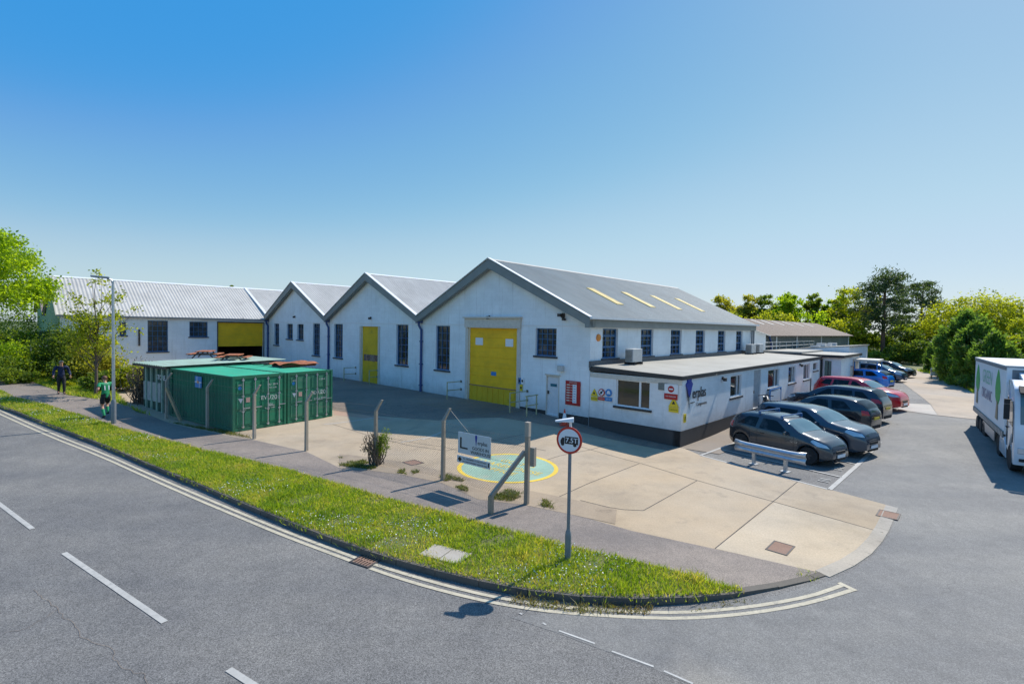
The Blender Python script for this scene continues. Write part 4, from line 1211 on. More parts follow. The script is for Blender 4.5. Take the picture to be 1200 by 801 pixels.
def build_low_blocks():
    root = thing('low_white_block', 'small white block with a grey green double door beyond the office', 'building', W(.5, 26, .4))
    b0, b1, r, top = 22.75, 29.5, -1.2, 2.97
    F = PA(b0)
    d = rectA(965.5, 422.5, 974.5, 462, b0); d = (d[0], d[1], .42, d[3])
    mb = MB(); wall_rect(mb, F, r, 4.2, .2, top - .12, [d], .12); mb.poly([W(r, b0, .2), W(r, b1, .2), W(r, b1, top - .12), W(r, b0, top - .12)])
    mb.build('wall', M['annex_wall'], root)
    m = (d[0] + d[1]) / 2
    for a0, a1 in ((d[0], m - .01), (m + .01, d[1])):
        mb = MB(); mb.boxf(F, a0 + .03, a1 - .01, d[2], d[3] - .03, .06, .1); mb.boxf(F, a0 + .1, a1 - .08, d[2] + .2, d[3] - .2, .045, .06)
        mb.build('door', M['green_door'], root)
    mb = MB(); mb.boxf(F, d[0] - .05, d[0] + .028, .42, d[3], -.02, .1); mb.boxf(F, d[1] - .008, d[1] + .05, .42, d[3], -.02, .1); mb.build('door_frame', M['upvc'], root)
    mb = MB(); mb.hexa([W(r - .15, b0 - .15, top - .12), W(4.2, b0 - .15, top - .05), W(4.2, b1, top - .05), W(r - .15, b1, top - .12), W(r - .15, b0 - .15, top), W(4.2, b0 - .15, top + .08), W(4.2, b1, top + .08), W(r - .15, b1, top)])
    mb.build('roof', M['roof_flat'], root)
    mb = MB(); mb.boxf(F, r - .18, 4.1, top - .16, top + .03, -.2, -.152); mb.boxf(PB(r), b0 - .148, b1, top - .16, top + .03, -.2, -.152); mb.build('fascia', M['black_trim'], root)

    root = thing('far_white_block', 'farthest white flat roofed block with small dark windows before the trees', 'building', W(2, 36, .4))
    b0, b1, r, top = 29.6, 38.3, -.5, 3.45
    FB = PB(r)
    ws = [rectB(1003.5, 416, 1005.3, 421, r), rectB(1006.6, 415.6, 1008.3, 420.6, r)]
    ws = [(33.0, 33.6, 2.0, 2.75), (34.5, 35.1, 2.0, 2.75)]
    mb = MB(); wall_rect(mb, FB, b0, b1, .3, top, ws, .1); mb.poly([W(r, b0, .3), W(3.4, b0, .3), W(3.4, b0, top - .34), W(r, b0, top)]); mb.poly([W(r, b1, .3), W(3.4, b1, .3), W(3.4, b1, top - .34), W(r, b1, top)]); mb.poly([W(3.4, b0, .3), W(3.4, b1, .3), W(3.4, b1, top - .34), W(3.4, b0, top - .34)])
    mb.build('wall', M['annex_wall'], root)
    for w in ws: window(root, FB, w, 1, 1, M['upvc'], M['glass'], .08, .04, sill=None)
    mb = MB(); mb.hexa([W(r - .12, b0, top), W(3.4, b0, top - .35), W(3.4, b1 + .1, top - .35), W(r - .12, b1 + .1, top), W(r - .12, b0, top + .1), W(3.4, b0, top - .25), W(3.4, b1 + .1, top - .25), W(r - .12, b1 + .1, top + .1)])
    mb.build('roof', M['roof_flat'], root)
    # entrance canopy with its screen panel
    cr = thing('entrance_canopy', 'flat white canopy on thin blue posts above the parked blue car', 'canopy', W(-1.8, 28, .5))
    mb = MB(); mb.box(W(-1.95, 28.2, 2.52), (1.7, 2.6, .16), -YAW); mb.build('canopy_roof', M['cream_trim'], cr, bevel=.01)
    for a, b in ((-2.7, 27.1), (-2.7, 29.3), (-1.3, 27.1), (-1.3, 29.3)):
        mb = MB(); mb.tube([W(a, b, .45), W(a, b, 2.45)], .04, 8); mb.build('canopy_post', M['sign_blue'], cr)
    mb = MB()
    for z in (.95, 1.5): mb.tube([W(-2.7, 27.1, z), W(-2.7, 29.3, z)], .025, 6); mb.tube([W(-1.3, 29.3, z), W(-2.7, 29.3, z)], .025, 6)
    mb.build('side_rail', M['sign_blue'], cr)
    pr = thing('entrance_screen', 'white screen panel carrying a red notice beside the canopy', 'screen', W(-1.0, 26.2, .45))
    FA = PA(26.2)
    mb = MB(); mb.boxf(FA, -1.35, -.2, .45, 2.05, -.05, .03); mb.boxf(FA, -.75, -.7, .47, 2.03, -.062, -.05); mb.build('panel', M['cream_trim'], pr)
    mb = MB(); mb.boxf(FA, -1.4, -1.352, .42, 2.1, -.07, .05); mb.boxf(FA, -.198, -.15, .42, 2.1, -.07, .05); mb.boxf(FA, -1.35, -.2, 2.052, 2.1, -.07, .05); mb.build('panel_frame', M['iron'], pr)
    mb = MB(); mb.boxf(FA, -1.12, -.88, 1.25, 1.6, -.075, -.064); mb.build('notice', M['red'], pr)

def build_rusty_shed():
    root = thing('rusty_roof_shed', 'long low shed with a rusty brown roof behind the office', 'building', W(6, 42, .4))
    a0, mid, a1, b0, b1 = 4.3, 8.0, 11.7, 24.5, 58
    z0, z1 = 4.35, 5.75
    FB = PB(a0); FA = PA(b0)
    mb = MB(); n = int((b1 - b0) / .25)
    mb.grid([[W(a0 + .03 * (k % 2), b0 + (b1 - b0) * k / n, z) for k in range(n + 1)] for z in (2.9, z0)])
    mb.build('cladding', M['cladding'], root)
    mb = MB(); mb.poly([W(a0, b0, .3), W(a0, b1, .3), W(a0, b1, 2.92), W(a0, b0, 2.92)])
    mb.poly([W(a0, b0, .3), W(a1, b0, .3), W(a1, b0, z0), W(mid, b0, z1 - .1), W(a0, b0, z0)]); mb.poly([W(a0, b1, .3), W(a1, b1, .3), W(a1, b1, z0), W(mid, b1, z1 - .1), W(a0, b1, z0)]); mb.poly([W(a1, b0, .3), W(a1, b1, .3), W(a1, b1, z0), W(a1, b0, z0)])
    mb.build('wall', M['white_wall'], root)
    for b in (27.2, 33.5, 43, 57.6):
        mb = MB(); mb.boxf(FB, b - .12, b + .12, 2.6, z0, -.06, -.005); mb.build('pilaster', M['white_trim'], root)
    mb = MB()
    corrugated(mb, W(a0 - .45, b0 - .3, z0 - .12), W(a0 - .45, b1 + .3, z0 - .12), W(mid, b0 - .3, z1), W(mid, b1 + .3, z1), .24, .04)
    corrugated(mb, W(a1 + .4, b0 - .3, z0 - .12), W(a1 + .4, b1 + .3, z0 - .12), W(mid, b0 - .3, z1), W(mid, b1 + .3, z1), .24, .04)
    rf = mb.build('roof', M['roof_rust'], root, smooth=60); rf['org'] = root['org']
    s = (z1 - z0 + .12) / (mid - a0 + .45)
    for b in (28, 31, 34, 37.5, 41, 45, 49.5):
        mb = MB(); aa, ab_ = 6.5, 7.7
        P = [W(a, bb, z0 - .12 + (a - a0 + .45) * s + q) for q in (.03, .06) for a, bb in ((aa, b), (aa, b + .55), (ab_, b + .55), (ab_, b))]
        mb.hexa(P); mb.build('roof_light', plain('dull_roof_light', (.4, .38, .35), .6, var=.2), rf)
    mb = MB(); mb.prism(lambda u, z, d: W(u, b0 - .3 + d, z), [(a0 - .45, z0 - .16), (mid, z1 - .03), (mid, z1 + .04), (a0 - .45, z0 - .08)], -.05, .03); mb.build('verge_board', M['cream_trim'], rf)
    mb = MB(); mb.tube([W(a0 - .15, b0 + .4, 4.2), W(a0 - .15, b0 + .9, 3.6), W(a0 - .15, b0 + .9, 2.9)], .08, 8); mb.build('downpipe', M['blue_pipe'], root)
    # junk roof structures between: low roof with guard rails
    r2 = thing('middle_low_roof', 'low white link building with railings on its roof between the office and the rusty shed', 'building', W(2.4, 30, .4))
    mb = MB(); mb.hexa([W(-.35, 29.55, .3), W(4.25, 22.6, .3), W(4.25, 29.55, .3), W(1, 29.55, .3), W(-.3, 29.55, 2.9), W(4.25, 22.6, 2.9), W(4.25, 29.55, 2.9), W(1, 29.55, 2.9)])
    mb = MB(); mb.box(W(2.75, 26, 1.55), (2.9, 6.6, 2.7), -YAW); mb.build('block', M['annex_wall'], r2)
    mb = MB(); mb.box(W(2.75, 26, 3.07), (2.95, 6.7, .1), -YAW); mb.build('roof', M['roof_flat'], r2)
    mb = MB()
    for k in range(9):
        b = 23 + k * 1.9; mb.tube([W(3.9, b, 3.0), W(3.9, b, 3.72)], .03, 6)
    for z in (3.4, 3.72): mb.tube([W(3.9, 23, z), W(3.9, 38.2, z)], .028, 6)
    mb.build('roof_railing', M['steel'], r2)
    mb = MB()
    for k in range(7):
        b = 31 + k * 1.1; mb.box(W(2.2 - .2 * (k % 2), b, 3.3 + .05 * (k % 3)), (.7, .5, .25 + .1 * (k % 3)), -YAW)
    mb.build('roof_plant', M['acgrey'], r2, bevel=.02)

def build_ac():
    spots = [(742.5, 426, 'grey air conditioner on the flat roof, alone near its front edge', .0), (872.5, 411.5, 'left unit of the pair of air conditioners at the far end of the flat roof', 0), (886, 409.5, 'right unit of the pair of air conditioners at the far end of the flat roof', 0)]
    proto = None
    for i, (x, y, lab, _) in enumerate(spots):
        w = hit_plane(x, y, W(0, 0, 2.93), Vector((0, 0, 1)))
        a, b = ab(w.x, w.y)
        a = min(a, 3.75)
        if i: a, b = 3.7, (19.2, 20.9)[i - 1]
        z = 2.74 + (a + .2) / 4.49 * .2 + .005
        loc = W(a, b, z)
        if proto is None:
            r = thing('air_conditioner', lab, 'air conditioner', loc, -YAW, 'air conditioners on the flat roof', world=False); proto = r
            mb = MB(); mb.box((0, 0, .42), (.42, .86, .62)); c = mb.build('casing', M['acgrey'], r, site=False, bevel=.02)
            mb = MB(); mb.lathe([(.0, -.232), (.26, -.232), (.27, -.21), (.27, -.2)], (0, 0, 0), 'X', 18)
            for k in range(5): mb.box((-.225, 0, .0 - .2 + k * .1), (.012, .5, .012))
            mb.v = [Vector((-v.x if v.x > 0 else v.x, v.y - .12, v.z + .42)) for v in mb.v]; mb.build('fan_grille', M['iron_dark'], r, site=False)
            mb = MB()
            for k in range(9): mb.box((-.02, -.436, .18 + k * .055), (.36, .012, .02))
            mb.build('louvres', M['iron_dark'], r, site=False)
            for yy in (-.3, .3):
                mb = MB(); mb.box((0, yy, .055), (.6, .09, .11)); mb.build('foot', M['dark'], r, site=False)
        else:
            r = copy_tree(proto); r.location = loc; r['label'] = lab

build_warehouse(); build_wing(); build_back_shed(); build_annex(); build_low_blocks(); build_rusty_shed(); build_ac()

# ------------------------------------------------------------------ signs on the walls
def board(name, label, F, r, mat, cat='sign', d=-.03, th=.02, shape=None, group=None):
    u, z = (r[0] + r[1]) / 2, (r[2] + r[3]) / 2
    o = F(u, z, d)
    t = thing(name, label, cat, o, 0, group)
    mb = MB()
    if shape is None: mb.boxf(F, r[0], r[1], r[2], r[3], d - th, d)
    else: mb.prism(F, shape, d - th, d)
    mb.build('panel', mat, t, bevel=.003)
    return t

def disc_pts(u, z, r, n=20): return [(u + r * math.cos(2 * math.pi * k / n), z + r * math.sin(2 * math.pi * k / n)) for k in range(n)]

def build_wall_signs():
    F = PA(0)
    # red visitors board
    r = rectA(663.3, 446.2, 680.6, 474.5)
    t = board('notice_board', 'tall red information board with white lettering beside the white door', F, r, M['red'])
    w, h = r[1] - r[0], r[3] - r[2]
    mb = MB()
    for k in range(7):
        z = r[3] - h * (.17 + .108 * k)
        mb.boxf(F, r[1] - w * .08 - w * .22, r[1] - w * .08, z - .03, z + .025, -.056, -.051)
        mb.boxf(F, r[1] - w * .52, r[1] - w * .34, z - .012, z + .012, -.056, -.051)
    mb.build('list_lettering', M['cream_trim'], t)
    mb = MB(); mb.boxf(F, r[0] + w * .24, r[0] + w * .5, r[2] + h * .1, r[2] + h * .86, -.057, -.051); mb.build('white_panel', M['sign_white'], t)
    mb = MB()
    for k in range(7):
        z = r[2] + h * (.16 + .105 * k); mb.boxf(F, r[0] + w * .3, r[0] + w * .44, z - .012, z + .012, -.061, -.058)
    mb.build('panel_lettering', M['sign_blue'], t)
    lettering('VISITORS', .11, F, (r[0] + r[1]) / 2, r[3] - h * .07, -.053, -1, M['cream_trim'], t)
    FA = PA(-.012)
    # three hazard signs left of the office window
    tri = lambda u, z, s: [(u - s, z - s * .85), (u + s, z - s * .85), (u, z + s * .9)]
    u, z = onA(697, 459.5, -.012)
    t = board('hazard_sign', 'yellow triangle hazard sign, first of three signs left of the office window', FA, None or (u - .18, u + .18, z - .3, z + .2), M['sign_yellow'], shape=tri(u, z, .19))
    mb = MB(); mb.prism(FA, tri(u, z, .15), -.054, -.051); mb.build('triangle_face', M['sign_yellow'], t); mb = MB(); mb.prism(FA, disc_pts(u, z - .03, .05, 10), -.058, -.055); mb.build('pictogram', M['ink'], t)
    mb = MB(); mb.boxf(FA, u - .17, u + .17, z - .36, z - .19, -.05, -.03); mb.build('caption', M['sign_yellow'], t)
    lettering('DANGER', .075, FA, u, z - .275, -.053, -1, M['ink'], t)
    u, z = onA(705.5, 459.5, -.012)
    t = board('prohibition_sign', 'red ringed prohibition sign, middle of three signs left of the office window', FA, (u - .15, u + .15, z - .3, z + .17), M['sign_red'], shape=disc_pts(u, z, .16, 24))
    mb = MB(); mb.prism(FA, disc_pts(u, z, .12, 24), -.054, -.051); mb.build('disc_face', M['sign_white'], t)
    mb = MB(); mb.prism(FA, disc_pts(u, z, .055, 10), -.058, -.055); mb.prism(FA, [(u - .11, z + .085), (u - .085, z + .11), (u + .11, z - .085), (u + .085, z - .11)], -.061, -.058); mb.build('pictogram', M['ink'], t)
    mb = MB(); mb.boxf(FA, u - .16, u + .16, z - .34, z - .2, -.05, -.03); mb.build('caption', M['sign_red'], t)
    lettering('NO ENTRY', .055, FA, u, z - .27, -.053, -1, M['sign_white'], t)
    u, z = onA(713.8, 460, -.012)
    t = board('mandatory_sign', 'blue round mandatory sign, nearest the office window of three signs', FA, (u - .15, u + .15, z - .3, z + .17), M['sign_blue'], shape=disc_pts(u, z, .16, 24))
    mb = MB(); mb.prism(FA, disc_pts(u, z + .02, .075, 14), -.054, -.051); mb.boxf(FA, u - .09, u + .09, z - .05, z - .01, -.055, -.051); mb.build('pictogram', M['sign_white'], t)
    mb = MB(); mb.boxf(FA, u - .17, u + .17, z - .36, z - .2, -.05, -.03); mb.build('caption', M['sign_blue'], t)
    lettering('REPORT', .07, FA, u, z - .28, -.053, -1, M['sign_white'], t)
    # right of the office window
    u, z = onA(787, 458, -.012)
    t = board('no_smoking_board', 'white and red notice with a red bar disc under the eave near the office corner', FA, (u - .28, u + .28, z - .33, z + .27), M['sign_white'])
    mb = MB(); mb.boxf(FA, u - .28, u + .28, z - .33, z - .1, -.056, -.0505); mb.prism(FA, disc_pts(u, z + .08, .13, 22), -.056, -.0505); mb.build('red_face', M['red'], t)
    mb = MB(); mb.boxf(FA, u - .085, u + .085, z + .055, z + .105, -.061, -.057); mb.build('bar', M['sign_white'], t)
    lettering('NO PARKING', .07, FA, u, z - .21, -.058, -1, M['sign_white'], t)
    u, z = onA(790, 472, -.012)
    t = board('warning_sign', 'yellow warning triangle alone below the red notice on the office wall', FA, (u - .2, u + .2, z - .3, z + .2), M['sign_yellow'], shape=tri(u, z + .03, .22))
    mb = MB(); mb.prism(FA, tri(u, z + .02, .07), -.058, -.051); mb.build('pictogram', M['ink'], t)
    mb = MB(); mb.boxf(FA, u - .2, u + .2, z - .36, z - .17, -.05, -.03); mb.build('caption', M['sign_yellow'], t)
    lettering('CAUTION', .075, FA, u, z - .265, -.053, -1, M['ink'], t)
    # signs by the big door
    for x, y, m, lab in ((609.5, 446, 'sign_blue', 'small blue notice right of the big yellow door'), (612.8, 446, 'sign_white', 'small white notice beside the blue one right of the big yellow door'), (611.3, 454, 'sign_yellow', 'small yellow notice lowest of three right of the big yellow door')):
        u, z = onA(x, y); t = board('notice', lab, F, (u - .09, u + .09, z - .16, z + .16), M[m])
        mb = MB(); mb.boxf(F, u - .05, u + .05, z - .06, z + .06, -.056, -.051); mb.build('pictogram', M['ink'], t)
    FB = PB(0)
    u, z = onB(801.5, 489.5)
    t = board('warning_sign', 'small yellow sign low on the office wall round the corner facing the cars', FB, (u - .1, u + .1, z - .17, z + .17), M['sign_yellow'])
    mb = MB(); mb.boxf(FB, u - .03, u + .03, z - .1, z + .08, -.056, -.051); mb.build('pictogram', M['ink'], t)
    # company lettering on the side wall
    u, z = onB(806.7, 462)
    t = thing('wall_sign', 'blue and black company lettering fixed to the sunlit office side wall', 'sign', FB(u + .5, z, -.03))
    s = .36
    mb = MB(); mb.prism(FB, [(u - .3, z + .42), (u - .16, z + .52), (u - .18, z + .6), (u + .0, z + .66), (u + .18, z + .6), (u + .16, z + .52), (u + .3, z + .42), (u + .06, z - .1), (u - .06, z - .1)], -.05, -.003); mb.build('emblem', M['navy'], t)
    mb = MB(); mb.prism(FB, [(u - .3, z + .4), (u - .06, z - .1), (u, z - .62), (u - .12, z - .2)], -.056, -.051); mb.prism(FB, [(u + .02, z - .1), (u + .1, z + .1), (u + .03, z - .3), (u, z - .62)], -.056, -.051); mb.build('emblem_shadow', M['ink'], t)
    lettering('erplas', .62, FB, u + .99, z + .0, -.03, 1, M['ink'], t, wide=.9, bold=.022)
    mb = MB(); mb.boxf(FB, u + .2, u + .55, z - .37, z - .34, -.03, -.003); mb.build('underline', M['ink'], t)
    lettering('Components', .2, FB, u + 1.25, z - .47, -.03, 1, M['ink'], t, bold=.01)

# ------------------------------------------------------------------ yard furniture
def build_guard_rails():
    M['rail'] = plain('faded_yellow_rail', (.42, .4, .22), .6, var=.2)
    specs = [((523.8, 468), 449, (540, 448), 'left of the big yellow door'), ((597.3, 483.5), 462, (613.5, 459), 'right of the big yellow door'), ((403, 446.5), 431, (418, 430), 'left of the narrow yellow door'), ((432.6, 450.5), 434.5, (447, 434.5), 'right of the narrow yellow door')]
    for (x, y), yt, wp, lab in specs:
        g = G(x, y); a, b = ab(g.x, g.y); b = max(b, -1.3)
        g = W(a, b, T(*W(a, b)[:2]))
        t = thing('guard_rail', 'pale yellow pipe guard rail ' + lab, 'guard rail', g, 0, 'guard rails beside the workshop doors')
        z = g.z; mb = MB(); mb.tube([W(a, b, z), W(a, b, z + .98)], .032, 8); mb.build('upright', M['rail'], t)
        for h in (.95, .5):
            mb = MB(); mb.tube([W(a, b, z + h), W(a, -.01, z + h)], .025, 8); mb.build('rail', M['rail'], t)
            mb = MB(); mb.boxf(PA(0), a - .06, a + .06, z + h - .06, z + h + .06, -.03, -.003); mb.build('flange', M['iron_dark'], t)
    g = G(630, 485.5); a, b = ab(g.x, g.y); b = -.75; g = W(a, b, T(*W(a, b)[:2])); z = g.z
    t = thing('guard_rail', 'pale yellow pipe guard rail left of the white door', 'guard rail', g, 0, 'guard rails beside the workshop doors')
    for bb in (-1.15, -.45):
        mb = MB(); mb.tube([W(a, bb, z - .05), W(a, bb, z + .98)], .035, 8); mb.build('upright', M['rail'], t)
    for h in (.95, .5):
        mb = MB(); mb.tube([W(a, -1.25, z + h), W(a, -.35, z + h)], .028, 8); mb.build('rail', M['rail'], t)

def build_cone():
    g = hit_plane(661.5, 494, W(0, -.9), UB); a, b = ab(g.x, g.y); z = T(g.x, g.y)
    t = thing('traffic_cone', 'orange and white traffic cone standing before the red board', 'traffic cone', (g.x, g.y, z), 0, world=False)
    mb = MB(); mb.box((0, 0, .03), (.42, .42, .06)); mb.build('base', M['cone'], t, site=False, bevel=.01)
    pr = lambda h: .155 * (1 - h / .82)
    mb = MB(); mb.lathe([(.0, .06), (pr(.06), .06), (pr(.27), .27), (.0, .271)], n=18); mb.build('lower_cone', M['cone'], t, smooth=True, site=False)
    mb = MB(); mb.lathe([(.0, .272), (pr(.272) + .003, .272), (pr(.55) + .003, .55), (.0, .551)], n=18); mb.build('white_sleeve', M['sign_white'], t, smooth=True, site=False)
    mb = MB(); mb.lathe([(.0, .552), (pr(.552), .552), (pr(.74), .74), (.0, .745)], n=18); mb.build('cone_tip', M['cone'], t, smooth=True, site=False)

def build_armco():
    p0, p1 = G(882, 543.5), G(919, 552.5)
    d = (p1 - p0); d.z = 0; sp = d.length; d.normalize(); n = Vector((d.y, -d.x, 0))
    t = thing('crash_barrier', 'short galvanised crash barrier between the concrete and the first parked car', 'barrier', (p0 + p1) / 2)
    for p in (p0, p1):
        mb = MB(); q = p - n * .02
        mb.hexa([q + d * sx * .05 + (-n) * sy + Vector((0, 0, z)) for z in (-.05, .62) for sx, sy in ((-1, 0), (1, 0), (1, .1), (-1, .1))]); mb.build('post', M['steel'], t, bevel=.006)
        mb = MB(); mb.hexa([q + d * sx * .13 + (-n) * sy + Vector((0, 0, z)) for z in (-.01, .015) for sx, sy in ((-1, -.08), (1, -.08), (1, .18), (-1, .18))]); mb.build('foot_plate', M['steel'], t)
    prof = [(.0, .33), (.05, .36), (.075, .41), (.05, .46), (.0, .49), (.0, .51), (.05, .54), (.075, .59), (.05, .64), (.0, .67)]
    c0, c1 = p0 - d * (.62 * sp), p1 + d * (.62 * sp)
    mb = MB(); L = (c1 - c0).length; rows = []
    for s, fl in ((0, .12), (.1, .03), (.2, 0), (.5, 0), (.8, 0), (.9, .03), (1, .12)):
        rows.append([c0.lerp(c1, s) + n * (o + .05 - fl * .6) + Vector((0, 0, z * 1.0 + .06 + (z - .5) * fl * 1.6)) for o, z in prof])
    mb.grid(rows); b = mb.build('beam', M['steel'], t, smooth=50)
    m = b.modifiers.new('thick', 'SOLIDIFY'); m.thickness = .008

# ------------------------------------------------------------------ fence
def build_fence():
    posts = [(195, 490.5, 'crank'), (243, 502.5, 'crank'), (298, 514, 'crank'), (359, 528, 'crank'), (440, 545, 'crank'), (519, 562.5, 'crank'), (617, 590.5, 'end')]
    pts = [G(x, y) for x, y, k in posts]
    t = thing('yard_fence', 'chain link fence on cranked concrete posts along the footpath', 'fence', pts[3])
    up = Vector((0, 0, 1))
    along = (pts[-1] - pts[2]).normalized()
    cr = (UB * .9 + Vector((.3, 0, 0))).normalized()
    tops = []
    for i, (p, (x, y, k)) in enumerate(zip(pts, posts)):
        mb = MB(); w = .053
        dx, dy = along, Vector((-along.y, along.x, 0))
        m = M['post'] if i < 4 else M['post_dark']
        if k == 'crank':
            h, hh = 1.78, 2.12
            tp = p + cr * .2 + up * hh
            ring = [p - up * .1, p + up * h, tp]; ww = [w, w * .85, w * .7]
        else:
            h, hh = 2.12, 2.12; tp = p + up * hh; ring = [p - up * .1, p + up * 1.75, tp]; ww = [w * 1.05, w, w]
        i0 = len(mb.v)
        for q, a in zip(ring, ww):
            mb.v += [q + dx * sx * a + dy * sy * a for sx, sy in ((-1, -1), (1, -1), (1, 1), (-1, 1))]
        for r in range(2):
            for j in range(4):
                a, b = i0 + r * 4 + j, i0 + r * 4 + (j + 1) % 4; mb.f.append([a, b, b + 4, a + 4])
        mb.f.append([i0 + 3, i0 + 2, i0 + 1, i0]); mb.f.append([i0 + 8, i0 + 9, i0 + 10, i0 + 11])
        if k == 'end': pass
        pst = mb.build('post', m, t, bevel=.008); pst['org'] = t['org']
        tops.append(tp)
        if k == 'end':
            mb = MB(); mb.hexa([p + dx * sx * .06 + dy * sy * .06 + up * z for z in (1.76, 2.13) for sx, sy in ((-1, -1), (1, -1), (1, 1), (-1, 1))]); mb.build('post_cap', M['post'], pst)
            mb = MB(); c = p + dx * .17; mb.hexa([c + dx * sx * .06 + dy * sy * .06 + up * z for z in (1.02, 1.5) for sx, sy in ((-1, -1), (1, -1), (1, 1), (-1, 1))]); mb.build('gate_bracket', M['post_dark'], pst)
    # braces
    def beam(a, b, w, m):
        mb = MB(); d = (b - a).normalized(); s = d.cross(up) if abs(d.z) < .99 else along.copy(); s.normalize(); u2 = s.cross(d)
        mb.hexa([a + s * x * w + u2 * y * w for x, y in ((-1, -1), (1, -1), (1, 1), (-1, 1))] + [b + s * x * w + u2 * y * w for x, y in ((-1, -1), (1, -1), (1, 1), (-1, 1))])
        mb.build('brace', m, t, bevel=.008)
    foot = G(575, 602); beam(foot - up * .1, foot + up * .46, .055, M['post_dark'])
    beam(foot + up * .44, pts[-1] + up * 1.36 - along * .08, .048, M['post_dark'])
    foot2 = G(212.5, 493); beam(foot2 - up * .05, pts[0] + up * 1.45, .055, M['timber'])
    # wires
    mb = MB()
    for i in range(len(pts) - 1):
        for h in (1.72, 1.95) if i < 4 else (1.72, 1.0):
            a, b = pts[i] + up * h, pts[i + 1] + up * h
            mb.tube([a, a.lerp(b, .33) - up * .03, a.lerp(b, .66) - up * .035, b], .004, 4, False)
    mb.tube([tops[5] - up * .03, tops[5].lerp(pts[6], .3) + up * -.02], .004, 4, False)
    mb.build('line_wire', M['wire'], t)['kind'] = 'stuff'
    # woven mesh (one continuous net per run of posts)
    for i0, i1, h in ((0, 1, 1.6), (1, 2, 1.6), (4, 5, 1.15), (5, 6, 1.62)):
        a, b = pts[i0], pts[i1]; L = (b - a).length; d = (b - a) / L; side = Vector((-d.y, d.x, 0)).normalized() * .075
        mb = MB(); s = .072; r = .0021 if i0 > 3 else .0014
        k = -h
        while k < L:
            for sg in (1, -1):
                u0, u1, z0, z1 = k, k + h, 0.0, h
                if u0 < 0: z0 = -u0; u0 = 0
                if u1 > L: z1 = h - (u1 - L); u1 = L
                if u1 - u0 > .02:
                    z0_, z1_ = (z0, z1) if sg > 0 else (h - z0, h - z1)
                    A = a + d * u0 + up * (z0_ + .03) + side; B = a + d * u1 + up * (z1_ + .03) + side
                    w = (B - A).normalized(); q = w.cross(side).normalized() * r; q2 = side.normalized() * r
                    n = len(mb.v)
                    mb.v += [A + q, A - q * .5 + q2, A - q * .5 - q2, B + q, B - q * .5 + q2, B - q * .5 - q2]
                    mb.f += [[n, n + 1, n + 4, n + 3], [n + 1, n + 2, n + 5, n + 4], [n + 2, n, n + 3, n + 5]]
            k += s
        mb.build('wire_mesh', M['wire'], t, recalc=False)['kind'] = 'stuff'
    # two boards hung on the last run
    A, B = pts[5], pts[6]
    d = (B - A); d.z = 0; d.normalize(); nrm = Vector((d.y, -d.x, 0))
    Fn = frame(A + nrm * .1, d, -nrm)
    def uz(x, y):
        w = hit_plane(x, y, A + nrm * .1, nrm); return (w - A).dot(d), w.z
    u0, z1 = uz(537.3, 505.5); u1, z1b = uz(575.3, 512.2); _, z0 = uz(537, 530.7); _, z0b = uz(575, 537.5)
    z1, z0 = (z1 + z1b) / 2, (z0 + z0b) / 2
    t = thing('site_sign', 'large silver direction board with a black corner arrow hung on the fence', 'sign', Fn((u0 + u1) / 2, z0, 0))
    mb = MB(); mb.boxf(Fn, u0, u1, z0, z1, -.012, .012); mb.build('panel', M['sign_grey'], t, bevel=.004)
    w, h = u1 - u0, z1 - z0; th = .05
    mb = MB(); mb.prism(Fn, [(u0 + w * .07, z1 - h * .24), (u0 + w * .07, z1 - h * .76), (u0 + w * .31, z1 - h * .76), (u0 + w * .31, z1 - h * .69), (u0 + w * .115, z1 - h * .69), (u0 + w * .115, z1 - h * .24)], -.018, -.013)
    mb.build('arrow', M['ink'], t)
    u, z = u0 + w * .57, z1 - h * .28; k = .24
    mb = MB(); mb.prism(Fn, [(u - .17 * k, z + .42 * k), (u - .12 * k, z + .62 * k), (u, z + .66 * k), (u + .12 * k, z + .62 * k), (u + .17 * k, z + .42 * k), (u, z - .62 * k)], -.018, -.013); mb.build('emblem', M['navy'], t)
    lettering('erplas', .15, Fn, u0 + w * .76, z1 - h * .36, -.014, 1, M['ink'], t, bold=.006)
    lettering('GOODS IN', .125, Fn, u0 + w * .7, z1 - h * .65, -.014, 1, M['ink'], t, bold=.006)
    lettering('WAREHOUSE', .125, Fn, u0 + w * .715, z1 - h * .85, -.014, 1, M['ink'], t, bold=.006)
    v0, y1 = uz(536, 533.4); v1, y1b = uz(574.5, 540.3); _, y0 = uz(536, 541.3); _, y0b = uz(574, 549)
    y1, y0 = (y1 + y1b) / 2, (y0 + y0b) / 2
    t = thing('site_sign', 'narrow silver notice hung below the direction board on the fence', 'sign', Fn((v0 + v1) / 2, y0, 0))
    mb = MB(); mb.boxf(Fn, v0, v1, y0, y1, -.012, .012); mb.build('panel', M['sign_grey'], t, bevel=.004)
    w, h = v1 - v0, y1 - y0; c = v0 + w * .09; cz = (y0 + y1) / 2
    mb = MB(); mb.prism(Fn, [(c - .075, cz), (c, cz - .075), (c + .075, cz), (c, cz + .075)], -.018, -.013); mb.build('diamond', M['ink'], t)
    mb = MB(); mb.boxf(Fn, v1 - w * .05, v1 - w * .02, y0 + h * .25, y1 - h * .2, -.018, -.013); mb.build('bar', M['ink'], t)
    lettering('ALL DELIVERIES TO RECEPTION', .062, Fn, v0 + w * .54, cz + .035, -.014, 1, M['ink'], t, bold=.003)
    lettering('NO UNAUTHORISED PARKING HERE', .056, Fn, v0 + w * .55, cz - .045, -.014, 1, M['ink'], t, bold=.003)

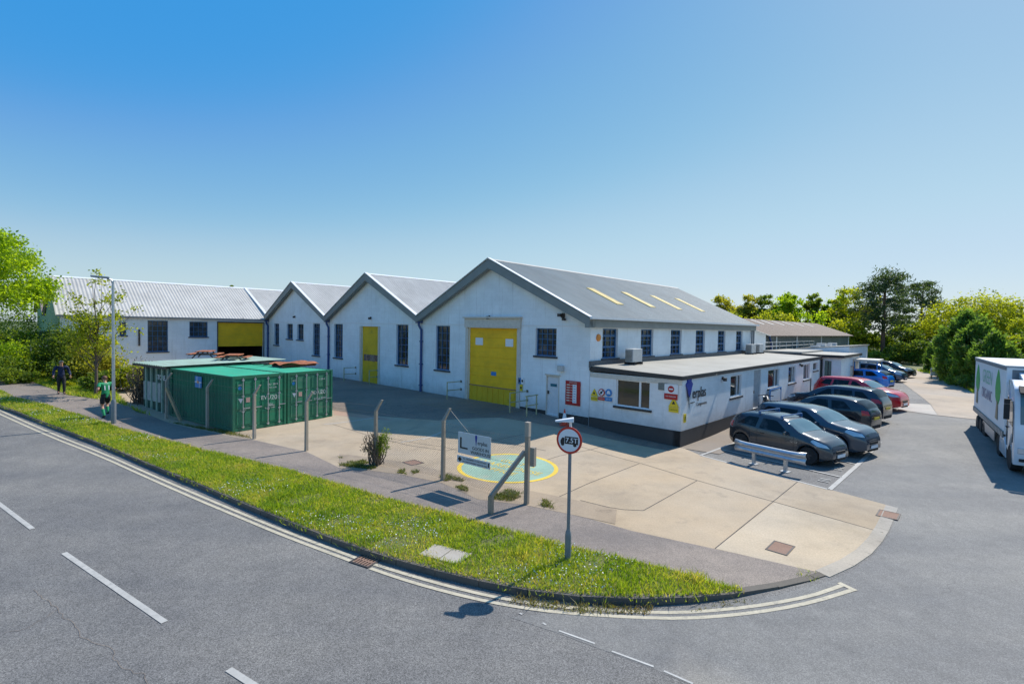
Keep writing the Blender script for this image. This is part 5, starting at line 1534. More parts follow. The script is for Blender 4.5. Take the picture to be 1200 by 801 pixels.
# ------------------------------------------------------------------ road sign and lamp column
def build_road_sign():
    g = G(665.3, 656.5)
    t = thing('weight_limit_sign', 'round red ringed weight limit sign on a grey pole in the grass verge', 'road sign', g, 0, world=False)
    mb = MB(); mb.lathe([(.0, -.15), (.062, -.15), (.062, .5), (.056, .56), (.036, .62), (.036, .64), (.0, .64)], n=18); mb.build('pole_base', M['grey_pole'], t, smooth=True, site=False)
    mb = MB(); mb.lathe([(.0, .62), (.034, .62), (.034, 2.64), (.0, 2.65)], n=16); mb.build('pole', M['grey_pole'], t, smooth=True, site=False)
    th = R(27); n = Vector((-math.sin(th), -math.cos(th), 0)); ux = Vector((math.cos(th), -math.sin(th), 0))
    F = frame((0, 0, 0), ux, -n); zc, r = 2.385, .262
    o0 = Vector((0, 0, 0))
    def disc(r0, d0, d1, name, m, par=t):
        mb = MB(); mb.prism(F, disc_pts(0, zc, r0, 48), d0, d1); return mb.build(name, m, par, org=o0, site=False)
    disc(r, -.062, -.05, 'sign_plate', M['sign_red']); disc(r * .835, -.066, -.0625, 'white_face', M['sign_white'])
    mb = MB(); mb.prism(F, disc_pts(0, zc, r * .98, 48), -.048, -.04); mb.build('plate_back', M['steel'], t, org=o0, site=False)
    mb = MB()
    mb.boxf(F, -.085, .185, zc - .07, zc + .075, -.071, -.067); mb.prism(F, [(-.175, zc - .07), (-.095, zc - .07), (-.095, zc + .045), (-.14, zc + .045), (-.175, zc - .01)], -.071, -.067)
    mb.build('lorry_pictogram', M['ink'], t, org=o0, site=False)
    mb = MB()
    for u in (-.13, .12): mb.prism(F, disc_pts(u, zc - .08, .034, 16), -.073, -.0715)
    mb.build('pictogram_wheels', M['ink'], t, org=o0, site=False)
    lettering('7.5T', .135, F, .05, zc, -.0725, 1, M['sign_white'], t, bold=.005, org=o0)
    mb = MB(); mb.tube([(0, 0, 2.5), Vector((0, 0, 2.72)), Vector((0, 0, 2.75)) + n * .06], .026, 10); mb.build('lamp_stem', M['sign_white'], t, smooth=True, site=False)
    q = n * .35 - ux * .9; q.normalize()
    c0, c1 = -q * .06 + Vector((0, 0, 2.735)), q * .30 + Vector((0, 0, 2.73)); s = q.cross(Vector((0, 0, 1)))
    mb = MB(); mb.hexa([c0 - s * .085, c0 + s * .085, c1 + s * .045, c1 - s * .045] + [c0 - s * .08 + Vector((0, 0, .085)), c0 + s * .08 + Vector((0, 0, .085)), c1 + s * .04 + Vector((0, 0, .025)), c1 - s * .04 + Vector((0, 0, .025))])
    mb.build('lamp_head', M['sign_white'], t, org=o0, site=False, bevel=.012)

def build_lamp_column():
    g = G(133.3, 496)
    h = at(133.7, 326.5, g.y).z - g.z
    t = thing('street_lamp', 'tall grey street lamp column at the edge of the verge by the runner', 'street lamp', g, 0, world=False)
    mb = MB(); mb.lathe([(.0, -.2), (.095, -.2), (.095, .95), (.07, 1.05), (.0, 1.06)], n=16); mb.build('column_base', M['grey_pole'], t, smooth=True, site=False)
    mb = MB(); mb.lathe([(.0, 1.0), (.065, 1.0), (.05, h - .1), (.0, h - .08)], n=14); mb.build('column', M['steel'], t, smooth=True, site=False)
    d = Vector((-.86, -.5, 0)).normalized()
    mb = MB(); mb.tube([(0, 0, h - .25), Vector((0, 0, h - .06)) + d * .05, Vector((0, 0, h)) + d * .2], .04, 10); mb.build('bracket', M['steel'], t, smooth=True, site=False)
    mb = MB(); s = d.cross(Vector((0, 0, 1))); c0, c1 = d * .12 + Vector((0, 0, h - .02)), d * .75 + Vector((0, 0, h + .03))
    mb.hexa([c0 - s * .06, c0 + s * .06, c1 + s * .11, c1 - s * .11] + [c0 - s * .05 + Vector((0, 0, .09)), c0 + s * .05 + Vector((0, 0, .09)), c1 + s * .08 + Vector((0, 0, .08)), c1 - s * .08 + Vector((0, 0, .08))])
    mb.build('lantern', M['grey_pole'], t, org=Vector((0, 0, 0)), site=False, bevel=.02)

# ------------------------------------------------------------------ containers
def build_containers():
    P0 = hit_z(272.6, 506.5, .02); P1 = hit_z(389.5, 487.8, .02)
    e1 = (P1 - P0); e1.z = 0; Wd = e1.length; e1.normalize(); e2 = Vector((-e1.y, e1.x, 0))
    Ht = 2.31; L = 6.0
    far = hit_z(208.7, 430.8, Ht + .02); L = min(6.1, (far - P0).dot(e2))
    w = Wd / 2 - .03
    def container(o, lab, door_m, shade, texts):
        t = thing('shipping_container', lab, 'container', o, 0, 'green shipping containers')
        Fd = frame(o, e1, e2)                       # door face frame (d inwards)
        Fs = frame(o, e2, e1)                       # long side frame
        up = Vector((0, 0, 1))
        fr = MB()                                    # corner posts and rails
        for u in (0, w - .1): fr.boxf(Fd, u, u + .1, 0, Ht, 0, .12); fr.boxf(Fd, u, u + .1, 0, Ht, L - .12, L)
        for z in (0, Ht - .13): fr.boxf(Fd, .1, w - .1, z, z + .13, .02, .12); fr.boxf(Fd, .1, w - .1, z, z + .13, L - .12, L - .02)
        for u in (.0, w - .06):
            fr.boxf(Fd, u, u + .06, Ht - .09, Ht - .01, .12, L - .12); fr.boxf(Fd, u, u + .06, .02, .15, .12, L - .12)
        fr.build('frame', shade, t)
        for sgn, u in ((1, .035), (-1, w - .035)):
            mb = MB(); n = int((L - .24) / .07); R_ = [[], []]
            pat = (0, 0, .04, .04)
            for k in range(n + 1):
                dd = u + sgn * pat[k % 4]
                for r, z in ((0, .13), (1, Ht - .09)): R_[r].append(Fd(dd, z, .12 + (L - .24) * k / n))
            mb.grid(R_); mb.build('side_panel', shade, t)
        mb = MB(); mb.grid([[Fd(.08 + (w - .16) * i, Ht - .03 + .012 * (k % 2), .1 + (L - .2) * k / 40) for k in range(41)] for i in (0, 1)])
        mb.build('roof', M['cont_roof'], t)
        mb = MB(); mb.poly([Fd(0.1, .1, L - .06), Fd(w - .1, .1, L - .06), Fd(w - .1, Ht, L - .06), Fd(.1, Ht, L - .06)]); mb.build('end_panel', shade, t)
        for k in (0, 1):                             # two doors with horizontal pressings
            u0, u1 = .105 + k * (w / 2 - .1), w / 2 - .004 + k * (w / 2 - .1)
            mb = MB(); mb.boxf(Fd, u0, u1, .14, Ht - .14, .045, .09)
            zs = np.linspace(.2, Ht - .2, 4)
            for a, b in zip(zs, zs[1:]):
                for uu in np.linspace(u0 + .04, u1 - .04, 4)[:-1]:
                    mb.boxf(Fd, uu + .03, uu + (u1 - u0 - .08) / 3 - .04, a + .06, b - .05, .02, .045)
            d = mb.build('door', door_m, t, bevel=.006); d['org'] = t['org']
            for uu in (u0 + (u1 - u0) * .3, u0 + (u1 - u0) * .78):
                mb = MB(); mb.tube([Fd(uu, .1, -.01), Fd(uu, Ht - .1, -.01)], .02, 8)
                for z in (.16, .8, 1.45, Ht - .18): mb.boxf(Fd, uu - .05, uu + .05, z - .03, z + .03, -.02, .03)
                mb.boxf(Fd, uu - .02, uu + .28, .92, .96, -.03, -.005)
                mb.build('locking_bar', M['steel'], d)
        for s, sz, u, z in texts:
            lettering(s, sz * .85, Fd, u, z, -.004, 1, plain('faded_stencil_white', (.5, .55, .52), .6, var=.3, scale=12), t, bold=.004)
        mb = MB(); mb.prism(Fd, [(.24, 1.36), (.44, 1.36), (.34, 1.16)], .008, .016); mb.build('triangle_mark', M['sign_white'], t)
        mb = MB(); mb.prism(Fd, disc_pts(.3, 1.8, .075, 16), .008, .016); mb.build('round_mark', M['sign_blue'], t)
        mb = MB(); mb.boxf(Fd, .56, .72, 1.18, 1.38, .008, .016); mb.build('plate_mark', plain('dusty_pink_plate', (.5, .3, .25), .6), t)
        return t, Fd, Fs
    txt = [('EVU', .3, 1.42, 1.3), ('201', .34, 1.86, 1.28), ('22G1', .14, 1.6, 1.0), ('MGW 30480', .1, 1.6, .84), ('NU  2014', .14, 1.72, 1.86), ('TARE 2180', .1, 1.7, 1.72), ('LINE', .1, .3, 1.93), ('CU.CAP', .09, .42, .86)]
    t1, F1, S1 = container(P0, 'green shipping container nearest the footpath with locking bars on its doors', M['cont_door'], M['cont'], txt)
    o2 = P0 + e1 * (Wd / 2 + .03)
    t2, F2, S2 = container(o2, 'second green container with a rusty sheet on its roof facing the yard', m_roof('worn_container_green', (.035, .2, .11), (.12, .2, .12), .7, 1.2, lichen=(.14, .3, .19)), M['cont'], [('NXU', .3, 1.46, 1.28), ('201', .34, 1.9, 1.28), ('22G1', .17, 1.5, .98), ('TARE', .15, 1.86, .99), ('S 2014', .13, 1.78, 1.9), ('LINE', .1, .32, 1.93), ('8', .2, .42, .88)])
    # blue notice on the long side of the nearer box
    FsL = lambda u, z, d=0.0: P0 + e2 * u + Vector((0, 0, z)) + e1 * d
    w0 = hit_plane(233, 445, P0, e1); u = (w0 - P0).dot(e2)
    t = thing('container_notice', 'blue square notice with a pale cross on the container side above the fence', 'sign', FsL(u, 1.8))
    mb = MB(); mb.boxf(FsL, u - .3, u + .3, 1.62, 2.12, -.03, -.012); mb.build('panel', M['sign_blue'], t)
    mb = MB(); mb.boxf(FsL, u - .3, u + .3, 1.84, 1.89, -.036, -.031); mb.boxf(FsL, u - .13, u - .1, 1.62, 1.83, -.036, -.031); mb.boxf(FsL, u + .08, u + .12, 1.9, 2.12, -.036, -.031); mb.build('pale_lines', M['sign_white'], t)
    mb = MB(); mb.prism(FsL, disc_pts(u, 1.87, .07, 12), -.042, -.037); mb.build('emblem', M['amber'], t)
    # dark ribbed store behind, roofed with faded green sheeting
    o3 = P0 + e2 * (L + .12)
    L3, W3 = 3.1, 5.6; H3 = 2.38
    t = thing('storage_shed', 'dark green ribbed store with a faded sheet roof left of the containers', 'shed', o3)
    F3 = frame(o3, e2, e1)
    mb = MB(); wall = lambda p, q: mb.poly([F3(p[0], -.1, p[1]), F3(q[0], -.1, q[1]), F3(q[0], H3, q[1]), F3(p[0], H3, p[1])])
    for p, q in (((0, .05), (L3, .05)), ((L3, .05), (L3, W3)), ((L3, W3), (0, W3)), ((0, W3), (0, .05))): wall(p, q)
    mb.build('wall', M['cont_dark'], t)
    for k in range(5):
        uu = .1 + k * .62; mb = MB(); mb.boxf(F3, uu, uu + .09, 0, H3 - .1, -.03, .048); mb.build('rib', plain('pale_green_rib', (.3, .42, .33), .6, var=.2), t)
    mb = MB(); mb.boxf(F3, 1.0, L3 - .1, .55, 1.5, .01, .04); mb.build('pale_panel', plain('frosted_panel', (.3, .34, .33), .5, var=.2), t)
    lettering('STORE', .34, F3, .95, 1.78, .0, -1, M['sign_white'], t, bold=.015)
    mb = MB(); corrugated(mb, F3(-.1, H3 + .02, -.25), F3(L3 + .6, H3 + .02, -.25), F3(-.1, H3 + .1, W3 + .3), F3(L3 + .6, H3 + .1, W3 + .3), .2, .03, 3)
    mb.build('roof', M['shed_roof'], t, smooth=60)
    mb = MB(); mb.boxf(F3, -.1, L3 + .6, H3 - .12, H3 - .02, -.22, -.16); mb.build('eave_board', M['iron_dark'], t)
    # things lying on the roofs
    def on_top(x, y, z): return hit_z(x, y, z)
    c = on_top(345, 429, Ht); a = P0 + e1 * (c - P0).dot(e1) + e2 * (c - P0).dot(e2)
    t = thing('rusty_sheet', 'bent rusty orange metal sheet lying on the second container roof', 'metal sheet', a + Vector((0, 0, Ht)), 0, world=False)
    ry = math.atan2(e1.y, e1.x)
    mb = MB(); n = 10
    for zz in (0, .02):
        mb.grid([[Matrix.Rotation(ry, 3, 'Z') @ Vector((-1.0 + 2.0 * i / n, -.7 + 1.4 * j / n, .13 + zz + .1 * math.sin(i * .9) * .4 + .05 * math.cos(j * 1.1 + i * .3))) for i in range(n + 1)] for j in range(n + 1)])
    mb.build('sheet', M['rust'], t, site=False)
    mb = MB()
    for yy in (-.45, .45): mb.box(Matrix.Rotation(ry, 3, 'Z') @ Vector((0, yy, .055)), (1.9, .1, .11), ry)
    mb.build('bearer', M['rust_dark'], t, site=False)
    c = on_top(318, 427, Ht)
    t = thing('timber_frame', 'flat dark timber frame lying on the container roof left of the rusty sheet', 'timber', Vector((c.x, c.y, P0.z + Ht)), ry, world=False)
    mb = MB()
    for yy in (-.6, 0, .6): mb.box((0, yy, .05), (1.5, .12, .06))
    mb.build('slat', M['iron_dark'], t, site=False)
    mb = MB()
    for xx in (-.6, .6): mb.box((xx, 0, .1), (.1, 1.4, .05))
    mb.build('cross_bar', M['iron_dark'], t, site=False)
    for x, y, lab in ((241, 418, 'red brown picnic table on the store roof, the taller of two'), (274, 421, 'red brown picnic table on the store roof nearest the yellow shutter')):
        c = on_top(x, y, H3 + .12)
        t = thing('picnic_table', lab, 'table', Vector((c.x, c.y, H3 + .08)), ry + .9, 'picnic tables on the store roof', world=False)
        s = .62 if x < 250 else .5
        mb = MB()
        for k in range(5): mb.box((0, -.3 + k * .15, .62 * s), (1.5, .13, .04))
        mb.build('table_top', M['rust'], t, site=False)
        for sy in (-1, 1):
            mb = MB(); mb.box((0, sy * .68, .38 * s), (1.6, .24, .05)); mb.build('bench_seat', M['rust'], t, site=False)
        for sx in (-.6, .6):
            mb = MB(); mb.tube([(sx, -.55, .0), (sx, -.2, .6 * s)], .035, 6); mb.tube([(sx, .55, .0), (sx, .2, .6 * s)], .035, 6); mb.box((sx, 0, .34 * s), (.06, 1.5, .06)); mb.build('leg_frame', M['iron_dark'], t, site=False)
    return P0, e1, e2, L

build_wall_signs(); build_guard_rails(); build_cone(); build_armco(); build_fence(); build_road_sign(); build_lamp_column(); build_containers()

# ------------------------------------------------------------------ vehicles
def lerp_pts(pts, x):
    if x <= pts[0][0]: return pts[0][1]
    for (a, b), (c, d) in zip(pts, pts[1:]):
        if x <= c:
            t = (x - a) / (c - a) if c > a else 0
            return b + (d - b) * t
    return pts[-1][1]

def smooth_prof(pts):
    """Catmull-Rom resampling of an (x, z) profile"""
    out = []
    P = [pts[0]] + pts + [pts[-1]]
    for i in range(1, len(P) - 2):
        p0, p1, p2, p3 = P[i - 1], P[i], P[i + 1], P[i + 2]
        for k in range(6):
            t = k / 6
            m1 = (p2[1] - p0[1]) / max(1e-4, p2[0] - p0[0]) * (p2[0] - p1[0]); m2 = (p3[1] - p1[1]) / max(1e-4, p3[0] - p1[0]) * (p2[0] - p1[0])
            h = (2 * t ** 3 - 3 * t * t + 1) * p1[1] + (t ** 3 - 2 * t * t + t) * m1 * .6 + (-2 * t ** 3 + 3 * t * t) * p2[1] + (t ** 3 - t * t) * m2 * .6
            out.append((p1[0] + (p2[0] - p1[0]) * t, h))
    return out + [pts[-1]]

def build_car(name, label, paint, loc, rz, spec, plate=None, roof_bars=False, group='cars parked beside the office'):
    """local frame: nose at +x"""
    L, Wd, Hh, wb = spec['L'], spec['W'], spec['H'], spec['wb']
    top = smooth_prof([(x * L, z * Hh) for x, z in spec['top']])
    belt = [(x * L, z * Hh) for x, z in spec['belt']]
    xf, xr = wb / 2 + spec.get('shift', 0.0), -wb / 2 + spec.get('shift', 0.0)
    Rw = spec.get('rw', .31); Ra = Rw + .055
    hw = Wd / 2
    def wx(x):
        t = abs(2 * x / L)
        return hw * (1 - .05 * t ** 2 - .34 * max(0, (t - .66) / .34) ** 2.3)
    def section(x):
        zt = lerp_pts(top, x); w = wx(x)
        zs = min(lerp_pts(belt, x), zt - .05)
        zb = .19 + .1 * max(0, (abs(2 * x / L) - .85) / .15)
        for xw in (xf, xr):
            if abs(x - xw) < Ra:
                zb = max(zb, Rw + math.sqrt(Ra * Ra - (x - xw) ** 2) * .98)
        zb = min(zb, zs - .1)
        gh = max(0.0, zt - zs)
        k = .36 if gh > .15 else .25
        zr = zt - min(.075, gh * .35)
        yr = w - .015 - k * (zr - zs)
        m1, m2 = zb + (zs - zb) * .3, zb + (zs - zb) * .72
        return [(w * .955, zb), (w * .985, zb + (zs - zb) * .1), (w * .997, m1), (w, m2), (w * .988, zs - .02), (w - .022, zs + min(.012, gh * .1)), (w - .022 - k * .5 * (zr - zs), zs + (zr - zs) * .5), (yr, zr), (yr - .045, zr + (zt - zr) * .62), (yr * .72, zt - .004 * 1), (yr * .4, zt + .008), (0, zt + .012)]
    xs = sorted(set([round(v, 4) for v in list(np.linspace(-L / 2, L / 2, 40)) + [-L / 2 + .02, -L / 2 + .06, L / 2 - .02, L / 2 - .06] + [xw + s * Ra * q for xw in (xf, xr) for s in (-1, 1) for q in (1.002, .999, .97, .88, .72, .5, .25)] + [xf, xr]]))
    t = thing(name, label, 'car', loc, rz, group, world=False)
    secs = [section(x) for x in xs]
    n = len(secs[0]); mb = MB(); rows = []
    for x, s in zip(xs, secs):
        row = [(x, 0, s[0][1] + .02), (x, max(.2, s[0][0] - .2), s[0][1] + .02), (x, s[0][0] - .02, s[0][1] - .005)] + [(x, y, z) for y, z in s]
        row += [(x, -y, z) for y, z in reversed(s[:-1])] + [(x, -(s[0][0] - .02), s[0][1] - .005), (x, -max(.2, s[0][0] - .2), s[0][1] + .02)]
        rows.append(row)
    i0 = 0
    m = len(rows[0])
    for r in rows: mb.v += [Vector(p) for p in r]
    for a in range(len(rows) - 1):
        for j in range(m):
            p, q = a * m + j, a * m + (j + 1) % m
            mb.f.append([p, q, q + m, p + m])
    mb.f.append([j for j in range(m)]); mb.f.append([(len(rows) - 1) * m + j for j in reversed(range(m))])
    mb.build('body', paint, t, smooth=38, site=False)
    # patches laid on the body
    def yside(x, z):
        s = section(x)
        for (y0, z0), (y1, z1) in zip(s, s[1:]):
            if z0 <= z <= z1 and z1 > z0: return y0 + (y1 - y0) * (z - z0) / (z1 - z0)
        return s[-1][0] if z > s[-1][1] else s[0][0]
    def side_patch(pname, poly, mat, off=.004, par=t, sides=(1, -1), thick=.0, res=12):
        xs_ = [p[0] for p in poly]; x0, x1 = min(xs_), max(xs_)
        def span(x):
            zz = []
            for (a, b), (c, d) in zip(poly, poly[1:] + poly[:1]):
                if (a <= x <= c or c <= x <= a) and abs(c - a) > 1e-6: zz.append(b + (d - b) * (x - a) / (c - a))
            return min(zz), max(zz)
        out = []
        for sd in sides:
            mb = MB(); P = []
            for i in range(res + 1):
                x = x0 + 1e-4 + (x1 - x0 - 2e-4) * i / res
                lo, hi = span(x)
                P.append([(x, sd * (yside(x, lo + (hi - lo) * j / 4) + off), lo + (hi - lo) * j / 4) for j in range(5)])
            mb.grid(P); out.append(mb.build(pname, mat, par, smooth=True, site=False))
        return out
    def top_patch(pname, x0, x1, inset, mat, off=.006, nx=(1, 0)):
        P = []
        for i in range(9):
            x = x0 + (x1 - x0) * i / 8; s = section(x)
            ym = s[7][0] - inset(i / 8) if callable(inset) else s[7][0] - inset
            row = []
            for j in range(-6, 7):
                y = abs(ym * j / 6); z = s[-1][1]
                for (y0, z0), (y1, z1) in zip(s[7:], s[8:]):
                    if y1 <= y <= y0: z = z0 + (z1 - z0) * ((y0 - y) / (y0 - y1) if y0 > y1 else 0)
                row.append((x + nx[0] * off, ym * j / 6, z + off))
            P.append(row)
        mb = MB(); mb.grid(P); return mb.build(pname, mat, t, smooth=True, site=False)
    for wn in spec['side_glass']:
        side_patch('side_window', [(x * L, z * Hh) for x, z in wn], M['glass_car'])
    a, b = spec['screen']; top_patch('windscreen', a * L, b * L, .035, M['glass_screen'], .006, (.6, 0))
    a, b = spec['rear']; top_patch('rear_window', a * L, b * L, .06, M['glass_car'], .006, (-.6, 0))
    side_patch('headlight', [(x * L, z * Hh) for x, z in spec['head']], M['lamp_clear'], .007)
    side_patch('tail_light', [(x * L, z * Hh) for x, z in spec['tail']], M['tail_red'], .008)
    z0 = .36
    for k, sx in enumerate(spec['seams']):
        side_patch('door_seam', [(sx * L - .006, z0 * Hh * .62), (sx * L + .006, z0 * Hh * .62), (sx * L + .006, lerp_pts(belt, sx * L) - .01), (sx * L - .006, lerp_pts(belt, sx * L) - .01)], M['dark'], .003, res=2)
    for hx in spec['handles']:
        for sd in (1, -1):
            z = lerp_pts(belt, hx * L) - .13; mb = MB(); mb.box((hx * L, sd * (yside(hx * L, z) + .015), z), (.17, .03, .025)); mb.build('door_handle', spec.get('handle_mat', paint), t, site=False, bevel=.008)
    side_patch('sill_trim', [(xr + Ra + .02, .2), (xf - Ra - .02, .2), (xf - Ra - .02, .27), (xr + Ra + .02, .27)], M['dark'], .006)
    # grille, bumper openings, plates
    xe = L / 2; wE = wx(xe)
    mb = MB(); mb.box((xe - .03, 0, .33 * Hh), (.09, wE * 1.15, .10)); mb.build('grille', M['dark'], t, site=False, bevel=.02)
    mb = MB(); mb.box((xe - .03, 0, .17 * Hh), (.08, wE * 1.3, .09)); mb.build('lower_intake', M['dark'], t, site=False, bevel=.02)
    mb = MB(); mb.box((xe + .022, 0, .245 * Hh), (.012, .52, .11)); mb.build('number_plate', M['sign_white'], t, site=False)
    mb = MB(); mb.box((-xe - .012, 0, .45 * Hh), (.012, .52, .11)); mb.build('number_plate', M['sign_yellow'], t, site=False)
    mb = MB(); mb.box((-xe + .03, 0, .2 * Hh), (.1, wE * 1.5, .14)); mb.build('rear_bumper', M['dark'], t, site=False, bevel=.02)
    for sd in (1, -1):
        mx = spec['mirror'] * L; zb_ = lerp_pts(belt, mx) + .045; y = yside(mx, zb_) + .1
        mb = MB(); mb.box((mx, sd * y, zb_ + .02), (.12, .2, .13), 0, (.75, .9)); mb.build('wing_mirror', spec.get('mirror_mat', paint), t, site=False, bevel=.035, smooth=50)
        for xw in (xf, xr):
            yw = hw * .955 - .11
            w = thing_part('wheel', t)
            mb = MB(); prof = [(Rw * .62, -.09), (Rw * .93, -.1), (Rw, -.075), (Rw * 1.004, 0), (Rw, .075), (Rw * .93, .1), (Rw * .62, .09)]
            mb.lathe(prof, (xw, sd * yw, Rw), 'Y', 30); mb.build('tyre', M['dark'], w, smooth=40, site=False)
            mb = MB(); o = sd * .075
            mb.lathe([(Rw * .56, -.01), (Rw * .64, -.01), (Rw * .65, .022), (Rw * .6, .022)], (xw, sd * yw + o, Rw), 'Y', 30)
            for q in range(spec.get('spokes', 5)):
                an = 2 * math.pi * q / spec.get('spokes', 5) + .3
                c, s_ = math.cos(an), math.sin(an)
                def pt(r, tt, yy): return (xw + c * r - s_ * tt, sd * yw + o + sd * yy, Rw + s_ * r + c * tt)
                mb.hexa([pt(.03, -.035, -.02), pt(Rw * .6, -.02, -.02), pt(Rw * .6, .02, -.02), pt(.03, .035, -.02), pt(.03, -.035, .02), pt(Rw * .6, -.02, .012), pt(Rw * .6, .02, .012), pt(.03, .035, .02)])
            mb.lathe([(0, -.02), (.055, -.02), (.05, .022), (0, .028)], (xw, sd * yw + o, Rw), 'Y', 14)
            mb.build('rim', spec.get('rim', M['alu']), w, smooth=40, site=False)
            mb = MB(); mb.lathe([(0, -.004), (Rw * .6, -.004), (Rw * .6, .004), (0, .004)], (xw, sd * (yw + .04), Rw), 'Y', 24); mb.build('brake_disc', M['iron_dark'], w, site=False)
    if roof_bars:
        for x in (-.16 * L, .06 * L):
            s = section(x); y = s[7][0]; z = s[-1][1]
            mb = MB(); mb.tube([(x, -y, z + .07), (x, y, z + .07)], .022, 8)
            for sd in (1, -1): mb.box((x, sd * (y - .04), z + .01), (.07, .07, .12))
            mb.build('roof_bar', M['blue_frame'], t, site=False)
    return t

def thing_part(name, parent):
    e = bpy.data.objects.new(name, None); COL.objects.link(e); e.parent = parent; e.empty_display_size = .1
    return e

HATCH = dict(L=3.88, W=1.72, H=1.48, wb=2.51, rw=.305,
    top=[(-.5, .42), (-.494, .60), (-.475, .70), (-.415, .86), (-.34, .955), (-.22, .992), (-.08, 1.0), (.04, .972), (.12, .90), (.26, .70), (.36, .635), (.44, .555), (.485, .46), (.5, .33)],
    belt=[(-.5, .55), (-.4, .68), (-.1, .63), (.2, .60), (.35, .53), (.5, .36)],
    side_glass=[[(-.36, .70), (-.16, .655), (-.155, .90), (-.26, .90)], [(-.135, .65), (.145, .635), (.11, .72), (.02, .895), (-.13, .90)]],
    screen=(.105, .255), rear=(-.462, -.36), head=[(.345, .55), (.36, .60), (.455, .50), (.478, .43), (.40, .46)], tail=[(-.488, .58), (-.47, .69), (-.415, .72), (-.43, .56)],
    seams=(-.15, .2), handles=(-.1,), mirror=.135)
SUV = dict(L=4.25, W=1.80, H=1.60, wb=2.64, rw=.34,
    top=[(-.5, .44), (-.492, .62), (-.47, .72), (-.43, .88), (-.385, .965), (-.25, .995), (-.05, 1.0), (.05, .97), (.12, .90), (.245, .72), (.36, .665), (.45, .60), (.488, .50), (.5, .36)],
    belt=[(-.5, .58), (-.35, .69), (-.1, .65), (.2, .62), (.36, .57), (.5, .4)],
    side_glass=[[(-.385, .73), (-.25, .70), (-.245, .90), (-.32, .90)], [(-.235, .695), (-.045, .665), (-.04, .905), (-.23, .905)], [(-.025, .66), (.155, .645), (.11, .75), (.025, .90), (-.02, .905)]],
    screen=(.10, .24), rear=(-.462, -.392), head=[(.36, .565), (.375, .625), (.465, .55), (.486, .48), (.42, .49)], tail=[(-.488, .60), (-.472, .71), (-.40, .735), (-.42, .60)],
    seams=(-.24, -.03, .19), handles=(-.19, .02), mirror=.14)

def car_at(wheels_px, side, spec, nose):
    """place a car from the ground contact points of its rear and front near-side wheels (a, b)"""
    (ra, rb), (fa, fb) = wheels_px
    r, f = W(ra, rb), W(fa, fb)
    d = (f - r).normalized(); yaw = math.atan2(d.y, d.x)
    n = Vector((-d.y, d.x, 0))              # left of the car
    c = (r + f) / 2 - d * spec.get('shift', 0) + n * (-side) * (spec['W'] / 2 * .955 - .0)
    return (c.x, c.y, T(c.x, c.y)), yaw

def build_cars():
    P = {k: m_paint('paint_' + k, c, mt) for k, c, mt in (('graphite', (.04, .05, .06), .3), ('steel', (.045, .065, .09), .3), ('slate', (.016, .021, .027), .05), ('navy', (.008, .013, .028), .0), ('red', (.6, .004, .014), .0), ('blue', (.004, .19, .62), .1), ('petrol', (.02, .06, .13), .3), ('black', (.012, .013, .015), .2))}
    H1 = dict(HATCH)
    sp = dict(HATCH, rim=M['iron_dark'], handle_mat=M['dark'])
    l, y = car_at(((-1.72, 1.5), (-4.2, .86)), -1, sp, 1)
    build_car('hatchback_car', 'dark graphite hatchback with blue roof bars parked nearest the crash barrier', P['graphite'], l, y, sp, roof_bars=True)
    sp = dict(SUV, L=4.38, H=1.58, spokes=5)
    l, y = car_at(((-2.05, 3.75), (-4.62, 3.1)), -1, sp, 1)
    build_car('suv_car', 'blue grey crossover car behind the hatchback with roof bars, nose to the drive', P['steel'], l, y, sp)
    sp = dict(HATCH, L=4.05, H=1.46, tail=[(-.488, .55), (-.472, .67), (-.42, .69), (-.43, .54)], side_glass=[[(-.33, .69), (-.13, .655), (-.125, .895), (-.25, .90)], [(-.105, .65), (.145, .635), (.11, .72), (.02, .895), (-.10, .90)]], seams=(-.115, .2))
    l, y = car_at(((-4.28, 7.3), (-1.8, 7.85)), 1, sp, -1)
    build_car('hatchback_car', 'slate hatchback parked nose in with its red tail lamp to the drive', P['slate'], l, y, sp)
    sp = dict(SUV, L=4.45, H=1.62)
    l, y = car_at(((-4.2, 10.15), (-1.6, 10.7)), 1, sp, -1)
    build_car('suv_car', 'black navy estate parked nose in between the slate hatchback and the red car', P['navy'], l, y, sp)
    sp = dict(SUV, L=4.5, H=1.62, rim=M['iron_dark'])
    l, y = car_at(((-1.75, 15.6), (-4.4, 14.95)), -1, sp, 1)
    build_car('suv_car', 'bright red crossover car parked with its nose to the drive', P['red'], l, y, sp)
    sp = dict(HATCH, L=4.1, H=1.42)
    l, y = car_at(((-2.75, 26.0), (-.2, 26.6)), 1, sp, -1)
    build_car('hatchback_car', 'bright blue car parked under the entrance canopy', P['blue'], l, y, sp)
    sp = dict(HATCH, L=4.1)
    l, y = car_at(((-.3, 34.6), (-2.8, 34.1)), -1, sp, 1)
    build_car('hatchback_car', 'dark petrol blue hatchback just beyond the bright blue car', P['petrol'], l, y, sp)
    sp = dict(HATCH, L=4.1)
    l, y = car_at(((-.4, 40.6), (-2.9, 40.1)), -1, sp, 1)
    build_car('hatchback_car', 'black hatchback farthest along the row of parked cars', P['black'], l, y, sp)
    # motorbike between the slate car and the office
    build_motorbike()

